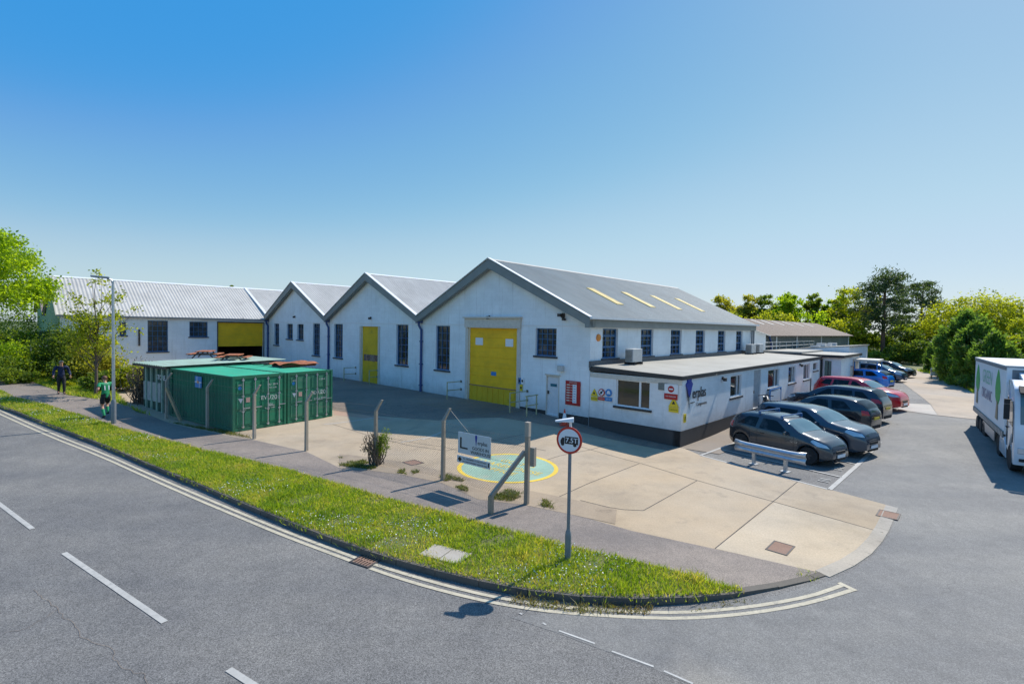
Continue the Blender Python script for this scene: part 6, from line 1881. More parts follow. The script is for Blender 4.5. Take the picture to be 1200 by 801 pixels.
def build_motorbike():
    g = W(-.55, 8.7); z = T(g.x, g.y); yaw = math.atan2(UB.y, UB.x) + .5
    t = thing('motorbike', 'black motorbike parked against the office wall behind the dark hatchback', 'motorbike', (g.x, g.y, z), yaw, world=False)
    for x in (-.68, .7):
        w = thing_part('wheel', t)
        mb = MB(); mb.lathe([(.22, -.05), (.29, -.06), (.31, 0), (.29, .06), (.22, .05)], (x, 0, .31), 'Y', 24); mb.build('tyre', M['dark'], w, smooth=40, site=False)
        mb = MB(); mb.lathe([(0, -.02), (.21, -.02), (.21, .02), (0, .02)], (x, 0, .31), 'Y', 16); mb.build('rim', M['steel'], w, site=False)
    mb = MB(); mb.box((.0, 0, .45), (.5, .34, .34)); mb.build('engine', M['iron_dark'], t, site=False, bevel=.05)
    mb = MB(); mb.tube([(-.1, 0, .78), (.1, 0, .86), (.34, 0, .8)], [.12, .17, .1], 12); mb.build('fuel_tank', P_BLACK, t, smooth=True, site=False)
    mb = MB(); mb.tube([(-.75, 0, .86), (-.45, 0, .78), (-.1, 0, .8)], [.07, .12, .11], 10); mb.build('seat', M['dark'], t, smooth=True, site=False)
    for s in (-.07, .07):
        mb = MB(); mb.tube([(.7, s, .31), (.42, s, .98)], .028, 8); mb.build('fork', M['steel'], t, site=False)
    mb = MB(); mb.tube([(.3, -.36, 1.02), (.42, -.1, 1.04), (.42, .1, 1.04), (.3, .36, 1.02)], .02, 8); mb.build('handlebar', M['dark'], t, site=False)
    mb = MB(); mb.lathe([(0, 0), (.1, 0), (.08, -.12), (0, -.14)], (.55, 0, .88), 'X', 14); mb.build('headlight', M['lamp_clear'], t, site=False)
P_BLACK = m_paint('paint_bike_black', (.012, .012, .014), .2)

def build_truck():
    f, r = G(1180.5, 549.5), G(1150, 507.5)
    d = (f - r); d.z = 0; d.normalize(); yaw = math.atan2(d.y, d.x)
    k = .86                                     # the vehicle is a smaller class than a full size artic
    # local frame: nose +x, left +y ; near side is the vehicle's right (-y)?  camera sees its left flank when it drives towards us on our right
    t = thing('articulated_lorry', 'white articulated lorry with a green tree printed on its trailer at the right edge', 'lorry', f, yaw, world=False)
    side = -1                                   # flank towards the camera and car park
    # x = 0 at the front axle; y = 0 at the near flank, body extends towards +y
    Wd = 2.2
    z0 = .0
    cab = MB()
    prof = [(-.95, .62), (-.95, 2.75), (-.75, 2.98), (-.1, 3.02), (.42, 2.72), (.58, 2.2), (.72, 1.3), (.74, .55), (.7, .3), (.38, .28), (.38, .5)]
    arch = [(.40 * math.cos(a), .42 + .42 * math.sin(a)) for a in np.linspace(.35, math.pi - .35, 8)]
    outline = [(-.95, .62), (-.95, 2.78), (-.78, 2.98), (-.1, 3.02), (.40, 2.74), (.56, 2.2), (.72, 1.35), (.75, .6), (.70, .3), (.46, .3)] + arch[0:] + [(-.5, .62)]
    F = lambda x, z, y: Vector((x, y, z))
    cab.prism(F, outline, .02, Wd - .02)
    c = cab.build('cab', M['truck'], t, site=False, bevel=.05, smooth=40)
    mb = MB(); mb.prism(F, [(.435, 2.62), (.56, 2.2), (.655, 1.62), (.67, 1.62), (.59, 2.2), (.455, 2.64)], .16, Wd - .16); mb.build('windscreen', M['glass_screen'], c, site=False, bevel=.005)
    mb = MB(); mb.prism(F, [(.38, 2.78), (.72, 2.6), (.74, 2.66), (.42, 2.86)], .12, Wd - .12); mb.build('sun_visor', M['dark'], c, site=False)
    for y0, y1 in ((.0, .018), (Wd - .018, Wd)):
        mb = MB(); mb.prism(F, [(-.42, 1.62), (.52, 1.5), (.42, 2.2), (.34, 2.32), (-.42, 2.32)], y0, y1); mb.build('side_window', M['glass_car'], c, site=False)
        mb = MB(); mb.prism(F, [(-.5, .75), (-.488, .75), (-.488, 2.4), (-.5, 2.4)], y0 + .008 * (y0 > 1), y1 - .0); mb.prism(F, [(.53, 1.0), (.54, 1.0), (.56, 1.5), (.55, 1.5)], y0, y1); mb.build('door_seam', M['dark'], c, site=False)
        mb = MB(); mb.box((-.4, (y0 + y1) / 2 + (-.02 if y0 < 1 else .02), 1.38), (.18, .04, .04)); mb.build('door_handle', M['dark'], c, site=False)
    for y in (-.16, Wd + .16):
        mb = MB(); mb.box((.58, y, 2.0), (.1, .14, .5)); mb.box((.58, y, 2.34), (.09, .14, .16)); mb.tube([(.5, y * .3 if y < 0 else Wd, 2.4), (.58, y, 2.38)], .025, 6); mb.build('wing_mirror', M['dark'], c, site=False, bevel=.03)
    for y in (.32, Wd - .32):
        mb = MB(); mb.box((.735, y, .78), (.06, .42, .2)); mb.build('headlight', M['lamp_clear'], c, site=False, bevel=.02)
        mb = MB(); mb.box((.73, y, .48), (.06, .34, .1)); mb.build('fog_lamp', M['dark'], c, site=False, bevel=.015)
    mb = MB()
    for kz in range(5): mb.box((.745 - .012 * kz, Wd / 2, .66 + .14 * kz), (.05, 1.15, .075))
    mb.build('grille', M['dark'], c, site=False)
    mb = MB(); mb.box((.755, Wd / 2, .42), (.02, .5, .1)); mb.build('number_plate', M['sign_yellow'], c, site=False)
    mb = MB(); mb.prism(F, [(-.9, 2.99), (-.2, 3.03), (-.9, 3.22)], .3, Wd - .3); mb.build('roof_deflector', M['truck'], c, site=False, bevel=.03)
    for y0 in (.0, Wd - .03):
        mb = MB(); mb.prism(F, [(-1.75, .35), (-.5, .3), (-.62, .72), (-.95, .95), (-1.7, .95)], y0, y0 + .03); mb.build('side_skirt', M['truck'], t, site=False)
    mb = MB(); mb.box((-1.9, Wd / 2, .72), (2.6, 1.0, .25)); mb.build('chassis', M['iron_dark'], t, site=False)
    # trailer
    xb, xf_ = -9.0, -.98
    tr = MB(); tr.hexa([F(x, z, y) for z in (1.02, 3.38) for x, y in ((xb, .0), (xf_, .0), (xf_, Wd), (xb, Wd))])
    tl = tr.build('trailer', M['trailer'], t, site=False, bevel=.03)
    mb = MB(); mb.hexa([F(x, z, y) for z in (3.385, 3.44) for x, y in ((xb - .02, -.03), (xf_ + .02, -.03), (xf_ + .02, Wd + .03), (xb - .02, Wd + .03))]); mb.build('trailer_roof', plain('grey_trailer_roof', (.42, .44, .45), .6), tl, site=False)
    mb = MB(); mb.hexa([F(x, z, y) for z in (3.28, 3.37) for x, y in ((xb - .01, -.025), (xf_ + .01, -.025), (xf_ + .01, -.003), (xb - .01, -.003))]); mb.build('cant_rail', M['grey_pole'], tl, site=False)
    mb = MB(); mb.hexa([F(x, z, y) for z in (.9, 1.13) for x, y in ((xb, -.028), (xf_ - .0, -.028), (xf_ - .0, -.004), (xb, -.004))]); mb.build('side_rail', M['barge'], tl, site=False)
    mb = MB()
    for kx in range(26): mb.box((xb + .15 + kx * (xf_ - xb) / 26, -.036, 1.02), (.1, .012, .16))
    mb.build('curtain_buckle', M['steel'], tl, site=False)['kind'] = 'stuff'
    mb = MB(); mb.hexa([F(x, z, y) for z in (1.1, 3.3) for x, y in ((xf_ + .001, .15), (xf_ + .012, .15), (xf_ + .012, Wd - .15), (xf_ + .001, Wd - .15))]); mb.build('head_board', M['grey_pole'], tl, site=False)
    mb = MB(); mb.hexa([F(x, z, y) for z in (.42, .8) for x, y in ((-6.2, .03), (-3.2, .03), (-3.2, .06), (-6.2, .06))]); mb.build('side_guard', M['steel'], tl, site=False)
    mb = MB(); mb.box((-5.2, Wd / 2, .85), (7.6, .9, .3)); mb.build('trailer_chassis', M['iron_dark'], tl, site=False)
    # printed trees and lettering on the near curtain
    def tree_print(x, zb_, zt, w, nm):
        mb = MB(); n = 12; pts = []
        h = zt - zb_
        pts = [(x + w * a, zb_ + h * b) for a, b in ((-.3, .02), (-.85, .2), (-1, .45), (-.75, .7), (-.2, .95), (0, 1), (.3, .92), (.75, .66), (1, .42), (.8, .18), (.3, .02))]
        mb.prism(F, pts, -.012, -.004); mb.build('printed_crown', M['tree_green'], tl, site=False)
        mb = MB(); mb.prism(F, [(x - w * .5, zb_ - h * .4), (x + w * .35, zb_ - h * .42), (x + w * .25, zb_ + h * .12), (x - w * .15, zb_ + h * .12)], -.022, -.014); mb.build('printed_trunk', M['tree_trunk'], tl, site=False)
    tree_print(-2.5, 1.9, 3.22, .56, 'a'); tree_print(-7.9, 1.9, 3.15, .6, 'b')
    FT = lambda u, z, dd=0.0: Vector((u, dd, z))
    lettering('GREEN', .8, FT, -5.2, 2.72, -.006, 1, M['print_mint'], tl, wide=1.05, org=Vector((0, 0, 0)))
    lettering('ORGANIC', .62, FT, -5.2, 2.02, -.006, 1, M['print_grey'], tl, wide=1.0, bold=.02, org=Vector((0, 0, 0)))
    def wheel(x, y, par, rw=.42, wd=.28):
        w = thing_part('wheel', par)
        mb = MB(); mb.lathe([(rw * .6, -wd / 2), (rw * .94, -wd / 2), (rw, -wd / 2 + .03), (rw, wd / 2 - .03), (rw * .94, wd / 2), (rw * .6, wd / 2)], (x, y, rw), 'Y', 28); mb.build('tyre', M['dark'], w, smooth=40, site=False)
        mb = MB(); s = -1 if y < 1 else 1
        mb.lathe([(0, s * .03), (rw * .3, s * .05), (rw * .35, s * .0), (rw * .58, s * .03), (rw * .6, s * wd * .48), (rw * .62, s * wd * .48), (rw * .62, 0), (0, 0)], (x, y, rw), 'Y', 24); mb.build('rim', M['alu'], w, smooth=40, site=False)
    for x in (0, -2.15):
        for y in (.17, Wd - .17): wheel(x, y, t)
    for x in (-5.9, -6.95, -8.0):
        for y in (.17, Wd - .17): wheel(x, y, tl, .4)
    mb = MB()
    for x in (-2.15,): mb.tube([F(x + .5 * math.cos(a), .45 + .5 * math.sin(a), .1) for a in np.linspace(.1, math.pi - .1, 10)], .03, 6)
    mb.build('mudguard', M['dark'], t, site=False)
    # move so that y=0 flank passes through the wheel contact line
    return t

def build_leaning_board():
    b0, z0 = onB(901, 475, -.25); b1, _ = onB(914, 470, -.25)
    z = .3
    t = thing('leaning_board', 'blue framed white board leaning on the office wall behind the dark cars', 'board', W(-.25, (b0 + b1) / 2, z))
    FB = PB(-.28)
    mb = MB(); mb.boxf(FB, b0 + .08, b1 - .08, .75, 1.35, -.02, .02); mb.build('panel', M['sign_white'], t)
    for u in (b0, b1 - .06):
        mb = MB(); mb.boxf(FB, u, u + .06, .25, 1.5, -.03, .03); mb.build('frame_post', M['sign_blue'], t)
    for q in (.68, 1.44):
        mb = MB(); mb.boxf(FB, b0 + .062, b1 - .062, q, q + .06, -.025, .025); mb.build('frame_rail', M['sign_blue'], t)
build_cars(); build_truck(); build_leaning_board()

# ------------------------------------------------------------------ vegetation
NR = np.random.RandomState(11)

def leaf_object(name, cen, size, mat, parent, axis=None, spread=1.0, aspect=.55, fold=.25, org=(0, 0, 0), kind=None):
    """one small folded leaf (two triangles) per centre"""
    cen = np.asarray(cen, float); n = len(cen)
    size = np.broadcast_to(np.asarray(size, float), (n,))
    d = NR.normal(size=(n, 3)) * spread
    if axis is not None: d = d + np.asarray(axis, float)
    d /= np.linalg.norm(d, axis=1)[:, None] + 1e-9
    r = NR.normal(size=(n, 3)); s = np.cross(d, r); s /= np.linalg.norm(s, axis=1)[:, None] + 1e-9
    m = np.cross(d, s)
    a = cen - d * (size * .5)[:, None]; b = cen + d * (size * .5)[:, None]
    w = (size * aspect * .5)[:, None]
    l = cen + s * w + m * w * fold; q = cen - s * w + m * w * fold
    v = np.stack([a, l, b, q], 1).reshape(-1, 3) - np.asarray(org)
    me = bpy.data.meshes.new(name)
    me.vertices.add(4 * n); me.vertices.foreach_set('co', v.astype(np.float32).ravel())
    idx = np.arange(n) * 4
    tri = np.stack([idx, idx + 1, idx + 2, idx, idx + 2, idx + 3], 1).ravel().astype(np.int32)
    me.loops.add(6 * n); me.loops.foreach_set('vertex_index', tri)
    me.polygons.add(2 * n); me.polygons.foreach_set('loop_start', np.arange(0, 6 * n, 3, dtype=np.int32)); me.polygons.foreach_set('loop_total', np.full(2 * n, 3, np.int32))
    me.update(calc_edges=True); me.validate()
    me.materials.append(mat)
    o = bpy.data.objects.new(name, me); COL.objects.link(o)
    if parent is not None: o.parent = parent
    if kind: o['kind'] = kind
    return o

def crown_clumps(c, rx, ry, rz, n, lobes=5, inner=.35, bottom=-.7):
    """clump centres in an uneven crown: an ellipsoid pushed in and out by a few lobes"""
    dirs = NR.normal(size=(lobes, 3)); dirs /= np.linalg.norm(dirs, axis=1)[:, None]
    amp = NR.uniform(-.28, .22, lobes)
    out = []
    while len(out) < n:
        d = NR.normal(size=3); d /= np.linalg.norm(d)
        if d[2] < bottom: continue
        k = 1 + sum(a * max(0, d @ q) ** 3 for a, q in zip(amp, dirs)) + NR.uniform(-.1, .08)
        r = (inner + (1 - inner) * NR.uniform() ** .55) * k
        out.append(np.array(c) + d * r * np.array([rx, ry, rz]))
    return np.array(out)

def clump_leaves(cl, rc, per, flat=.75):
    k = len(cl)
    rr = rc * NR.uniform(.55, 1.35, k)
    p = NR.normal(size=(k, per, 3)) * .52
    p *= rr[:, None, None]; p[:, :, 2] *= flat
    return (cl[:, None, :] + p).reshape(-1, 3)

def limb(mb, a, b, r0, r1, sag=.1, n=5, sides=6):
    a, b = np.array(a, float), np.array(b, float); L = np.linalg.norm(b - a)
    off = NR.normal(size=3) * L * sag; off[2] = abs(off[2]) * .6
    pts = [a + (b - a) * t + off * math.sin(math.pi * t) for t in np.linspace(0, 1, n)]
    mb.tube(pts, [r0 + (r1 - r0) * t for t in np.linspace(0, 1, n)], sides)

def base_at(px, Y):
    X = (px - 600) / F_PX * Y * 1.0
    for i in range(4):
        z = T(X, Y); d = Vector((X, Y, z)) - EYE
        x = 600 + F_PX * d.dot(C_R) / d.dot(C_F); X += (px - x) / F_PX * Y
    return Vector((X, Y, T(X, Y)))

def broadleaf(label, px, Y, top_px, wpx, leaf, name='broadleaf_tree', crown_base=.28, n=46, per=85, size=None, group=None, lean=0, lobes=6, trunk=True, inner=.3, rc=None, cat='tree', loc=None, height=None, width=None, bark=None, flat=.75):
    g = base_at(px, Y) if loc is None else Vector(loc)
    h = (at(px, top_px, g.y).z - g.z) if height is None else height
    w = (wpx / F_PX * Y) if width is None else width
    t = thing(name, label, cat, g, 0, group, world=False)
    cb = h * crown_base; cz = (cb + h) / 2; rz = (h - cb) / 2
    cl = crown_clumps((lean, 0, cz), w / 2 * .92, w / 2 * .92, rz * .95, n, lobes, inner)
    cl[:, 2] = np.maximum(cl[:, 2], .25)
    rc = rc or w * .115
    sz = size or max(.16, Y * .0052)
    per = int(per * 1.7); sz *= .76
    lp = clump_leaves(cl, rc, per, flat)
    lp[:, 2] = np.maximum(lp[:, 2], .06)
    leaf_object('crown', lp, NR.uniform(.7, 1.3, len(lp)) * sz, leaf, t, axis=(0, 0, .15), aspect=.62)
    if trunk:
        mb = MB(); r = max(.05, h * .022)
        top = np.array((lean * .7, 0, cb + (h - cb) * .55))
        tp = [np.array((0, 0, -.2)), np.array((0, 0, .3)), np.array((lean * .25, NR.uniform(-.1, .1), cb)), top]
        mb.tube(tp, [r * 1.5, r * 1.1, r * .8, r * .3], 8)
        for q in cl[NR.choice(len(cl), min(len(cl), 16), False)]:
            f = NR.uniform(.35, 1); a = tp[2] + (top - tp[2]) * f if f < .98 else top
            limb(mb, tp[2] * (1 - f) + top * f * 1.0, q, r * .42 * (1.1 - .6 * f), r * .07, .08)
        mb.build('trunk', bark or M['bark'], t, smooth=True, site=False)
    return t

def pine(label, px, Y, top_px, wpx, n=26, bias=0):
    g = base_at(px, Y); h = at(px, top_px, g.y).z - g.z; w = wpx / F_PX * Y
    t = thing('pine_tree', label, 'tree', g, 0, 'dark pines at the end of the drive', world=False)
    mb = MB(); r = h * .02
    kx = NR.uniform(-.5, .5, 2)
    tp = [np.array((0, 0, -.2)), np.array((kx[0] * .3, 0, h * .3)), np.array((kx[0], kx[1], h * .62)), np.array((kx[0] * .6, kx[1], h * .97))]
    mb.tube(tp, [r * 1.3, r, r * .75, r * .15], 8)
    cl = []
    for k in range(n):
        z = h * (.36 + .62 * (k / (n - 1)) ** .85); f = z / h
        wid = w / 2 * (1.0 if f < .8 else 1 - (f - .8) * 2.6) * NR.uniform(.45, 1.05)
        if f < .5: wid *= .8
        an = k * 2.4 + NR.uniform(-.5, .5)
        q = np.array((wid * math.cos(an) + bias * f, wid * math.sin(an), z + NR.uniform(-.3, .3)))
        base = np.array((kx[0] * f, kx[1] * f, z - h * .06))
        limb(mb, base, q, r * .32, r * .06, .06)
        for m in range(3):
            cl.append(base + (q - base) * (.55 + .25 * m) + NR.normal(size=3) * w * .05)
    mb.build('trunk', M['bark_pine'], t, smooth=True, site=False)
    lp = clump_leaves(np.array(cl), w * .13, 75, .42)
    leaf_object('crown', lp, NR.uniform(.6, 1.3, len(lp)) * .52, L_PINE, t, axis=(0, 0, .5), aspect=.28)
    return t

def conifer(label, px, Y, top_px, wpx, leaf=None, n=210, per=75, group='tall conifers along the drive', name='conifer_tree', loc=None):
    g = base_at(px, Y) if loc is None else Vector(loc)
    h = at(px, top_px, g.y).z - g.z; w = wpx / F_PX * Y
    t = thing(name, label, 'tree', g, 0, group, world=False)
    mb = MB(); mb.tube([(0, 0, -.2), (0, 0, h * .5), (.1, 0, h * .95)], [.2, .13, .03], 7); mb.build('trunk', M['bark'], t, smooth=True, site=False)
    cl, ax = [], []
    for k in range(n):
        z = h * NR.uniform(.02, 1) ** .9; f = z / h; an = NR.uniform(0, 6.283)
        prof = min(1, .82 + .5 * f) if f < .45 else (1 - ((f - .45) / .56) ** 1.7)
        rr = w / 2 * max(.07, prof) * (NR.uniform(.55, 1.12) + .14 * math.sin(an * 3 + z * 1.7))
        cl.append((rr * math.cos(an), rr * math.sin(an), z))
    cl = np.array(cl)
    lp = clump_leaves(cl, w * .085, per, 1.5)
    lp[:, 2] = np.clip(lp[:, 2], .05, None)
    out = lp.copy(); out[:, 2] = 0; out /= np.linalg.norm(out, axis=1)[:, None] + 1e-6
    leaf_object('crown', lp, NR.uniform(.6, 1.35, len(lp)) * .36, leaf or L_CON, t, axis=out * .7 + np.array((0, 0, .9)), spread=.6, aspect=.34)
    return t

def bush(label, px, Y, top_px, wpx, leaf, n=26, per=110, size=None, name='bush', group=None, loc=None, depth=None, flat=.8):
    g = base_at(px, Y) if loc is None else Vector(loc)
    h = at(px, top_px, g.y).z - g.z; w = wpx / F_PX * Y
    t = thing(name, label, 'bush', g, 0, group, world=False)
    cl = crown_clumps((0, 0, h * .42), w / 2 * .9, (depth or w) / 2 * .9, h * .55, n, 6, .25, -.6)
    cl[:, 2] = np.maximum(cl[:, 2], h * .08)
    per = int(per * 1.6)
    lp = clump_leaves(cl, min(w, h * 1.4) * .16, per, flat); lp[:, 2] = np.maximum(lp[:, 2], .04)
    leaf_object('foliage', lp, NR.uniform(.7, 1.3, len(lp)) * (size or max(.11, Y * .0045)) * .78, leaf, t, axis=(0, 0, .3), aspect=.6)
    mb = MB()
    for q in cl[NR.choice(len(cl), min(9, len(cl)), False)]: limb(mb, (NR.uniform(-.15, .15) * w, 0, -.05), q, .035, .01, .08, 4, 5)
    mb.build('stems', M['bark'], t, smooth=True, site=False)
    return t

def build_far_trees():
    G1 = 'deciduous trees behind the rusty shed'
    rows = [(846, 92, 343, 34, L_BROWN, 'brownish young oak just right of the big grey roof, first of the row'), (871, 90, 342, 36, L_BROWN, 'brownish oak with visible limbs, second of the row behind the rusty shed'), (897, 88, 346, 34, L_MID, 'thin pale green tree above the white strips of the rusty roof'),
            (921, 84, 341, 42, L_BRIGHT, 'full bright green tree rising mid way along the rusty roof'), (953, 86, 341, 30, L_MID, 'narrow round topped tree standing above its neighbours behind the rusty shed'), (976, 84, 349, 34, L_BRIGHT, 'bright green tree behind the far end of the rusty roof'), (1001, 80, 338, 50, L_YEL, 'wide yellow green tree left of the tall dark pine')]
    for px, Y, tp, w, lf, lab in rows:
        broadleaf(lab, px, Y, tp, w, lf, crown_base=.3, n=48, per=60, size=.5, group=G1, inner=.2)
    for px, Y, tp, w, lf, lab in ((858, 78, 366, 48, L_YEL, 'low yellow green bush filling the gap above the grey roof end'), (905, 76, 364, 54, L_YEL, 'low bright bush behind the left half of the rusty roof'), (950, 76, 365, 52, L_BRIGHT, 'low bright bush behind the right half of the rusty roof'), (992, 74, 368, 46, L_YEL, 'low yellow bush at the right end of the rusty roof')):
        bush(lab, px, Y, tp, w, lf, 34, 75, .45, group='bushes behind the rusty shed')
    pine('tall dark pine with bare reddish limbs left at the end of the drive', 1034, 72, 319, 66, 30)
    pine('dark pine with a flat top right of the tallest pine', 1081, 84, 332, 56, 24, -.5)
    for px, Y, tp, w, lf, lab in ((1012, 74, 385, 34, L_MID, 'mid green tree under the left side of the tall pine'), (1060, 78, 372, 40, L_MID, 'mid green tree between the two pines'), (1098, 80, 368, 36, L_MID, 'soft green tree right of the flat topped pine')):
        broadleaf(lab, px, Y, tp, w, lf, crown_base=.2, n=40, per=60, size=.45, group='trees at the end of the drive', inner=.2)
    for px, Y, tp, w, lf, lab in ((1022, 66, 410, 30, L_DARK, 'dark undergrowth bush left of the bend of the drive'), (1052, 68, 404, 38, L_DARK, 'dark undergrowth bush behind the bend of the drive'), (1078, 66, 396, 34, L_DARK, 'tall dark bush right where the drive disappears'), (1006, 72, 402, 30, L_MID, 'green bush beside the farthest white block'), (1066, 72, 385, 30, L_DARK, 'dark leafy bush between the pine trunks'), (1040, 76, 392, 30, L_MID, 'green bush behind the trunk of the tall pine')):
        bush(lab, px, Y, tp, w, lf, 30, 75, .38, group='undergrowth at the end of the drive')
    broadleaf('huge yellow green oak crown above the conifer hedge', 1143, 72, 344, 100, L_YEL, crown_base=.12, n=120, per=85, size=.42, lobes=9, inner=.35, rc=1.5)
    for px, Y, tp, w, lab in ((1106, 54, 391, 26, 'leafy conifer at the far end of the drive hedge'), (1120, 47.5, 379, 32, 'conifer second along the drive hedge'), (1130, 43, 370, 46, 'tallest darkest conifer in the drive hedge'), (1146, 39.5, 379, 44, 'conifer with feathery tips just left of the lorry trailer'), (1163, 37, 396, 40, 'short conifer rising right behind the lorry trailer')):
        conifer(lab, px, Y, tp, w * 1.15)
    for px, Y, tp, w, lf, lab in ((1172, 43, 396, 44, L_MID, 'pale feathery bush above the lorry trailer'), (1197, 42, 386, 46, L_YEL, 'bright green bush at the right edge behind the lorry'), (1225, 40, 380, 50, L_MID, 'green bush just outside the right edge behind the lorry'), (1196, 58, 372, 40, L_YEL, 'yellow green tree top at the right edge')):
        bush(lab, px, Y, tp, w, lf, 36, 90, .3, group='bushes behind the lorry')
    broadleaf('tiny tree top showing above the pale wing roof ridge', 270, 75, 331, 12, L_MID, crown_base=.7, n=14, per=40, size=.4)
    # scrub right under the conifers
    for px, Y, tp, w, lab in ((1112, 49.5, 428, 20, 'ragged dark growth at the foot of the drive hedge beside the white board'), (1140, 37.5, 436, 40, 'ragged dark growth at the foot of the hedge nearest the lorry')):
        bush(lab, px, Y, tp, w, L_CON, 24, 70, .26, group='growth at the foot of the drive hedge')

def build_left_plants():
    broadleaf('big bright green maple at the left edge leaning over the footpath', -24, 33, 270, 146, L_BRIGHT, crown_base=.36, n=105, per=115, size=.26, lobes=10, inner=.4, rc=.85)
    specs = [(8, 33.5, 398, 76, L_BRIGHT, 34, 'light green bush under the maple at the left edge'), (36, 35.5, 405, 46, L_YEL, 28, 'yellowish bush beside the walker against the grey roof'), (60, 35, 412, 60, L_MID, 30, 'rounded olive bush right behind the walker'), (92, 32.5, 415, 58, L_DARK, 30, 'dark bush between the walker and the thin tree'), (128, 29.5, 434, 52, L_DARK, 30, 'dark low bush behind the runner'), (150, 29.5, 425, 40, L_YEL, 28, 'yellow green bush left of the ribbed store'), (78, 34.3, 384, 62, L_DARK, 44, 'dark ivy mound hiding the wing wall'), (112, 32.6, 398, 56, L_BROWN, 34, 'brownish bush below the wing windows'), (26, 37, 378, 52, L_MID, 36, 'green bush in front of the green gable'), (2, 50, 358, 120, L_MID, 40, 'tall green thicket far behind the left edge bushes'), (-40, 37, 380, 90, L_MID, 34, 'green bush just outside the left edge'), (100, 31, 445, 60, L_YEL, 30, 'low yellowish scrub at the foot of the thin tree'), (12, 31.5, 421, 60, L_MID, 30, 'low green scrub at the left edge of the footpath')]
    for px, Y, tp, w, lf, n, lab in specs:
        bush(lab, px, Y, tp, w, lf, n, 120, .19, group='bushes along the left footpath')
    # thin tree with sparse young leaves
    g = base_at(112, 27.6); t = thing('young_tree', 'thin young tree with sparse yellow green leaves in front of the white wing', 'tree', g, 0, world=False)
    h = at(115, 319, g.y).z - g.z
    mb = MB(); tips = []
    mb.tube([(0, 0, -.1), (.06, 0, 1.0), (.0, .05, 2.2), (.15, 0, 3.6)], [.09, .075, .06, .04], 7)
    for k in range(26):
        z0 = NR.uniform(.9, 3.6); a = NR.uniform(0, 6.283); L = NR.uniform(1.0, 2.5) * (1 - .12 * z0)
        q = np.array((.05 + L * math.cos(a) * .95 + .1, L * math.sin(a) * .7, min(h * .92, z0 + L * NR.uniform(.7, 1.9))))
        limb(mb, (.05, 0, z0), q, .028, .006, .08, 5, 5); tips.append(q)
        for m in range(3):
            f = NR.uniform(.4, .9); p = np.array((.05, 0, z0)) * (1 - f) + q * f; e = p + NR.normal(size=3) * .38 + np.array((0, 0, .25)); limb(mb, p, e, .012, .004, .05, 3, 4); tips.append(e)
    for q in ((.1, 0, h), (.3, .1, h * .93), (-.15, 0, h * .92)): limb(mb, (.15, 0, 3.5), q, .03, .006, .04, 4, 5); tips.append(np.array(q))
    mb.build('trunk', M['bark'], t, smooth=True, site=False)
    lp = clump_leaves(np.array(tips), .36, 30, .8)
    leaf_object('crown', lp, NR.uniform(.6, 1.3, len(lp)) * .16, L_YEL, t, axis=(0, 0, -.1), aspect=.6)
    # tangle of dead ivy by the store
    g = base_at(166, 26.2)
    t = thing('dead_ivy', 'grey brown tangle of dead ivy at the left end of the ribbed store', 'bush', g, 0, world=False)
    mb = MB()
    for k in range(120):
        a = NR.uniform(0, 6.283); r = abs(NR.normal()) * .28
        p = np.array((r * math.cos(a), r * math.sin(a), 0)); q = p + np.array((NR.normal() * .35, NR.normal() * .35, NR.uniform(.7, 2.1)))
        limb(mb, p, q, .018, .007, .12, 5, 4)
    mb.build('stems', M['bark'], t, smooth=True, site=False)
    lp = NR.normal(size=(900, 3)) * np.array((.33, .33, .5)) + np.array((0, 0, 1.3)); lp[:, 2] = np.abs(lp[:, 2])
    leaf_object('foliage', lp, NR.uniform(.06, .16, 900), L_DRY, t, aspect=.4)
    # grey roofed lean-to and white rail among the bushes
    t = thing('low_barn', 'low barn with a grey brown roof half hidden by bushes at the left', 'barn', base_at(66, 40), 0, world=True)
    mb = MB(); o = base_at(66, 40); d = Vector((.9, .44, 0)); n = Vector((-.44, .9, 0))
    P = lambda u, v, z: o + d * u + n * v + Vector((0, 0, z))
    mb.hexa([P(u, v, z) for z in (0, 1.9) for u, v in ((-2.6, 0), (2.8, 0), (2.8, 4), (-2.6, 4))]); mb.build('wall', M['bark'], t)
    mb = MB(); corrugated(mb, P(-2.9, -.4, 1.75), P(3.1, -.4, 1.75), P(-1.6, 2, 3.1), P(2.2, 2, 3.1), .2, .03); corrugated(mb, P(-2.9, 4.4, 1.75), P(3.1, 4.4, 1.75), P(-1.6, 2, 3.1), P(2.2, 2, 3.1), .2, .03)
    mb.build('roof', plain('weathered_grey_roof', (.2, .17, .15), .85, var=.3), t, smooth=60)
    o = base_at(70, 34.5); z = at(70, 405.5, o.y).z
    t = thing('white_rail', 'long thin white rail crossing the bushes behind the walker', 'rail', o, 0, world=True)
    a, b = at(36, 405, o.y + .4), at(106, 406, o.y - .4)
    mb = MB(); mb.tube([a, b], .05, 8); mb.build('rail', M['white_trim'], t)
    for q in (a, a.lerp(b, .5), b):
        mb = MB(); mb.tube([(q.x, q.y, T(q.x, q.y) - .1), (q.x, q.y, q.z)], .045, 6); mb.build('post', M['grey_pole'], t)
    # shrub growing through the fence post
    g = G(441, 545)
    t = thing('fence_shrub', 'half dead half green shrub growing round a fence post by the footpath', 'bush', g, 0, world=False)
    mb = MB()
    for k in range(46):
        s = NR.uniform(-1, 1)
        p = np.array((NR.normal() * .09, NR.normal() * .06, -.03)); q = np.array((-.12 + s * .28, NR.normal() * .16, NR.uniform(.55, 1.15)))
        limb(mb, p, q, .022, .007, .1, 5, 4)
    mb.build('stems', M['bark'], t, smooth=True, site=False)
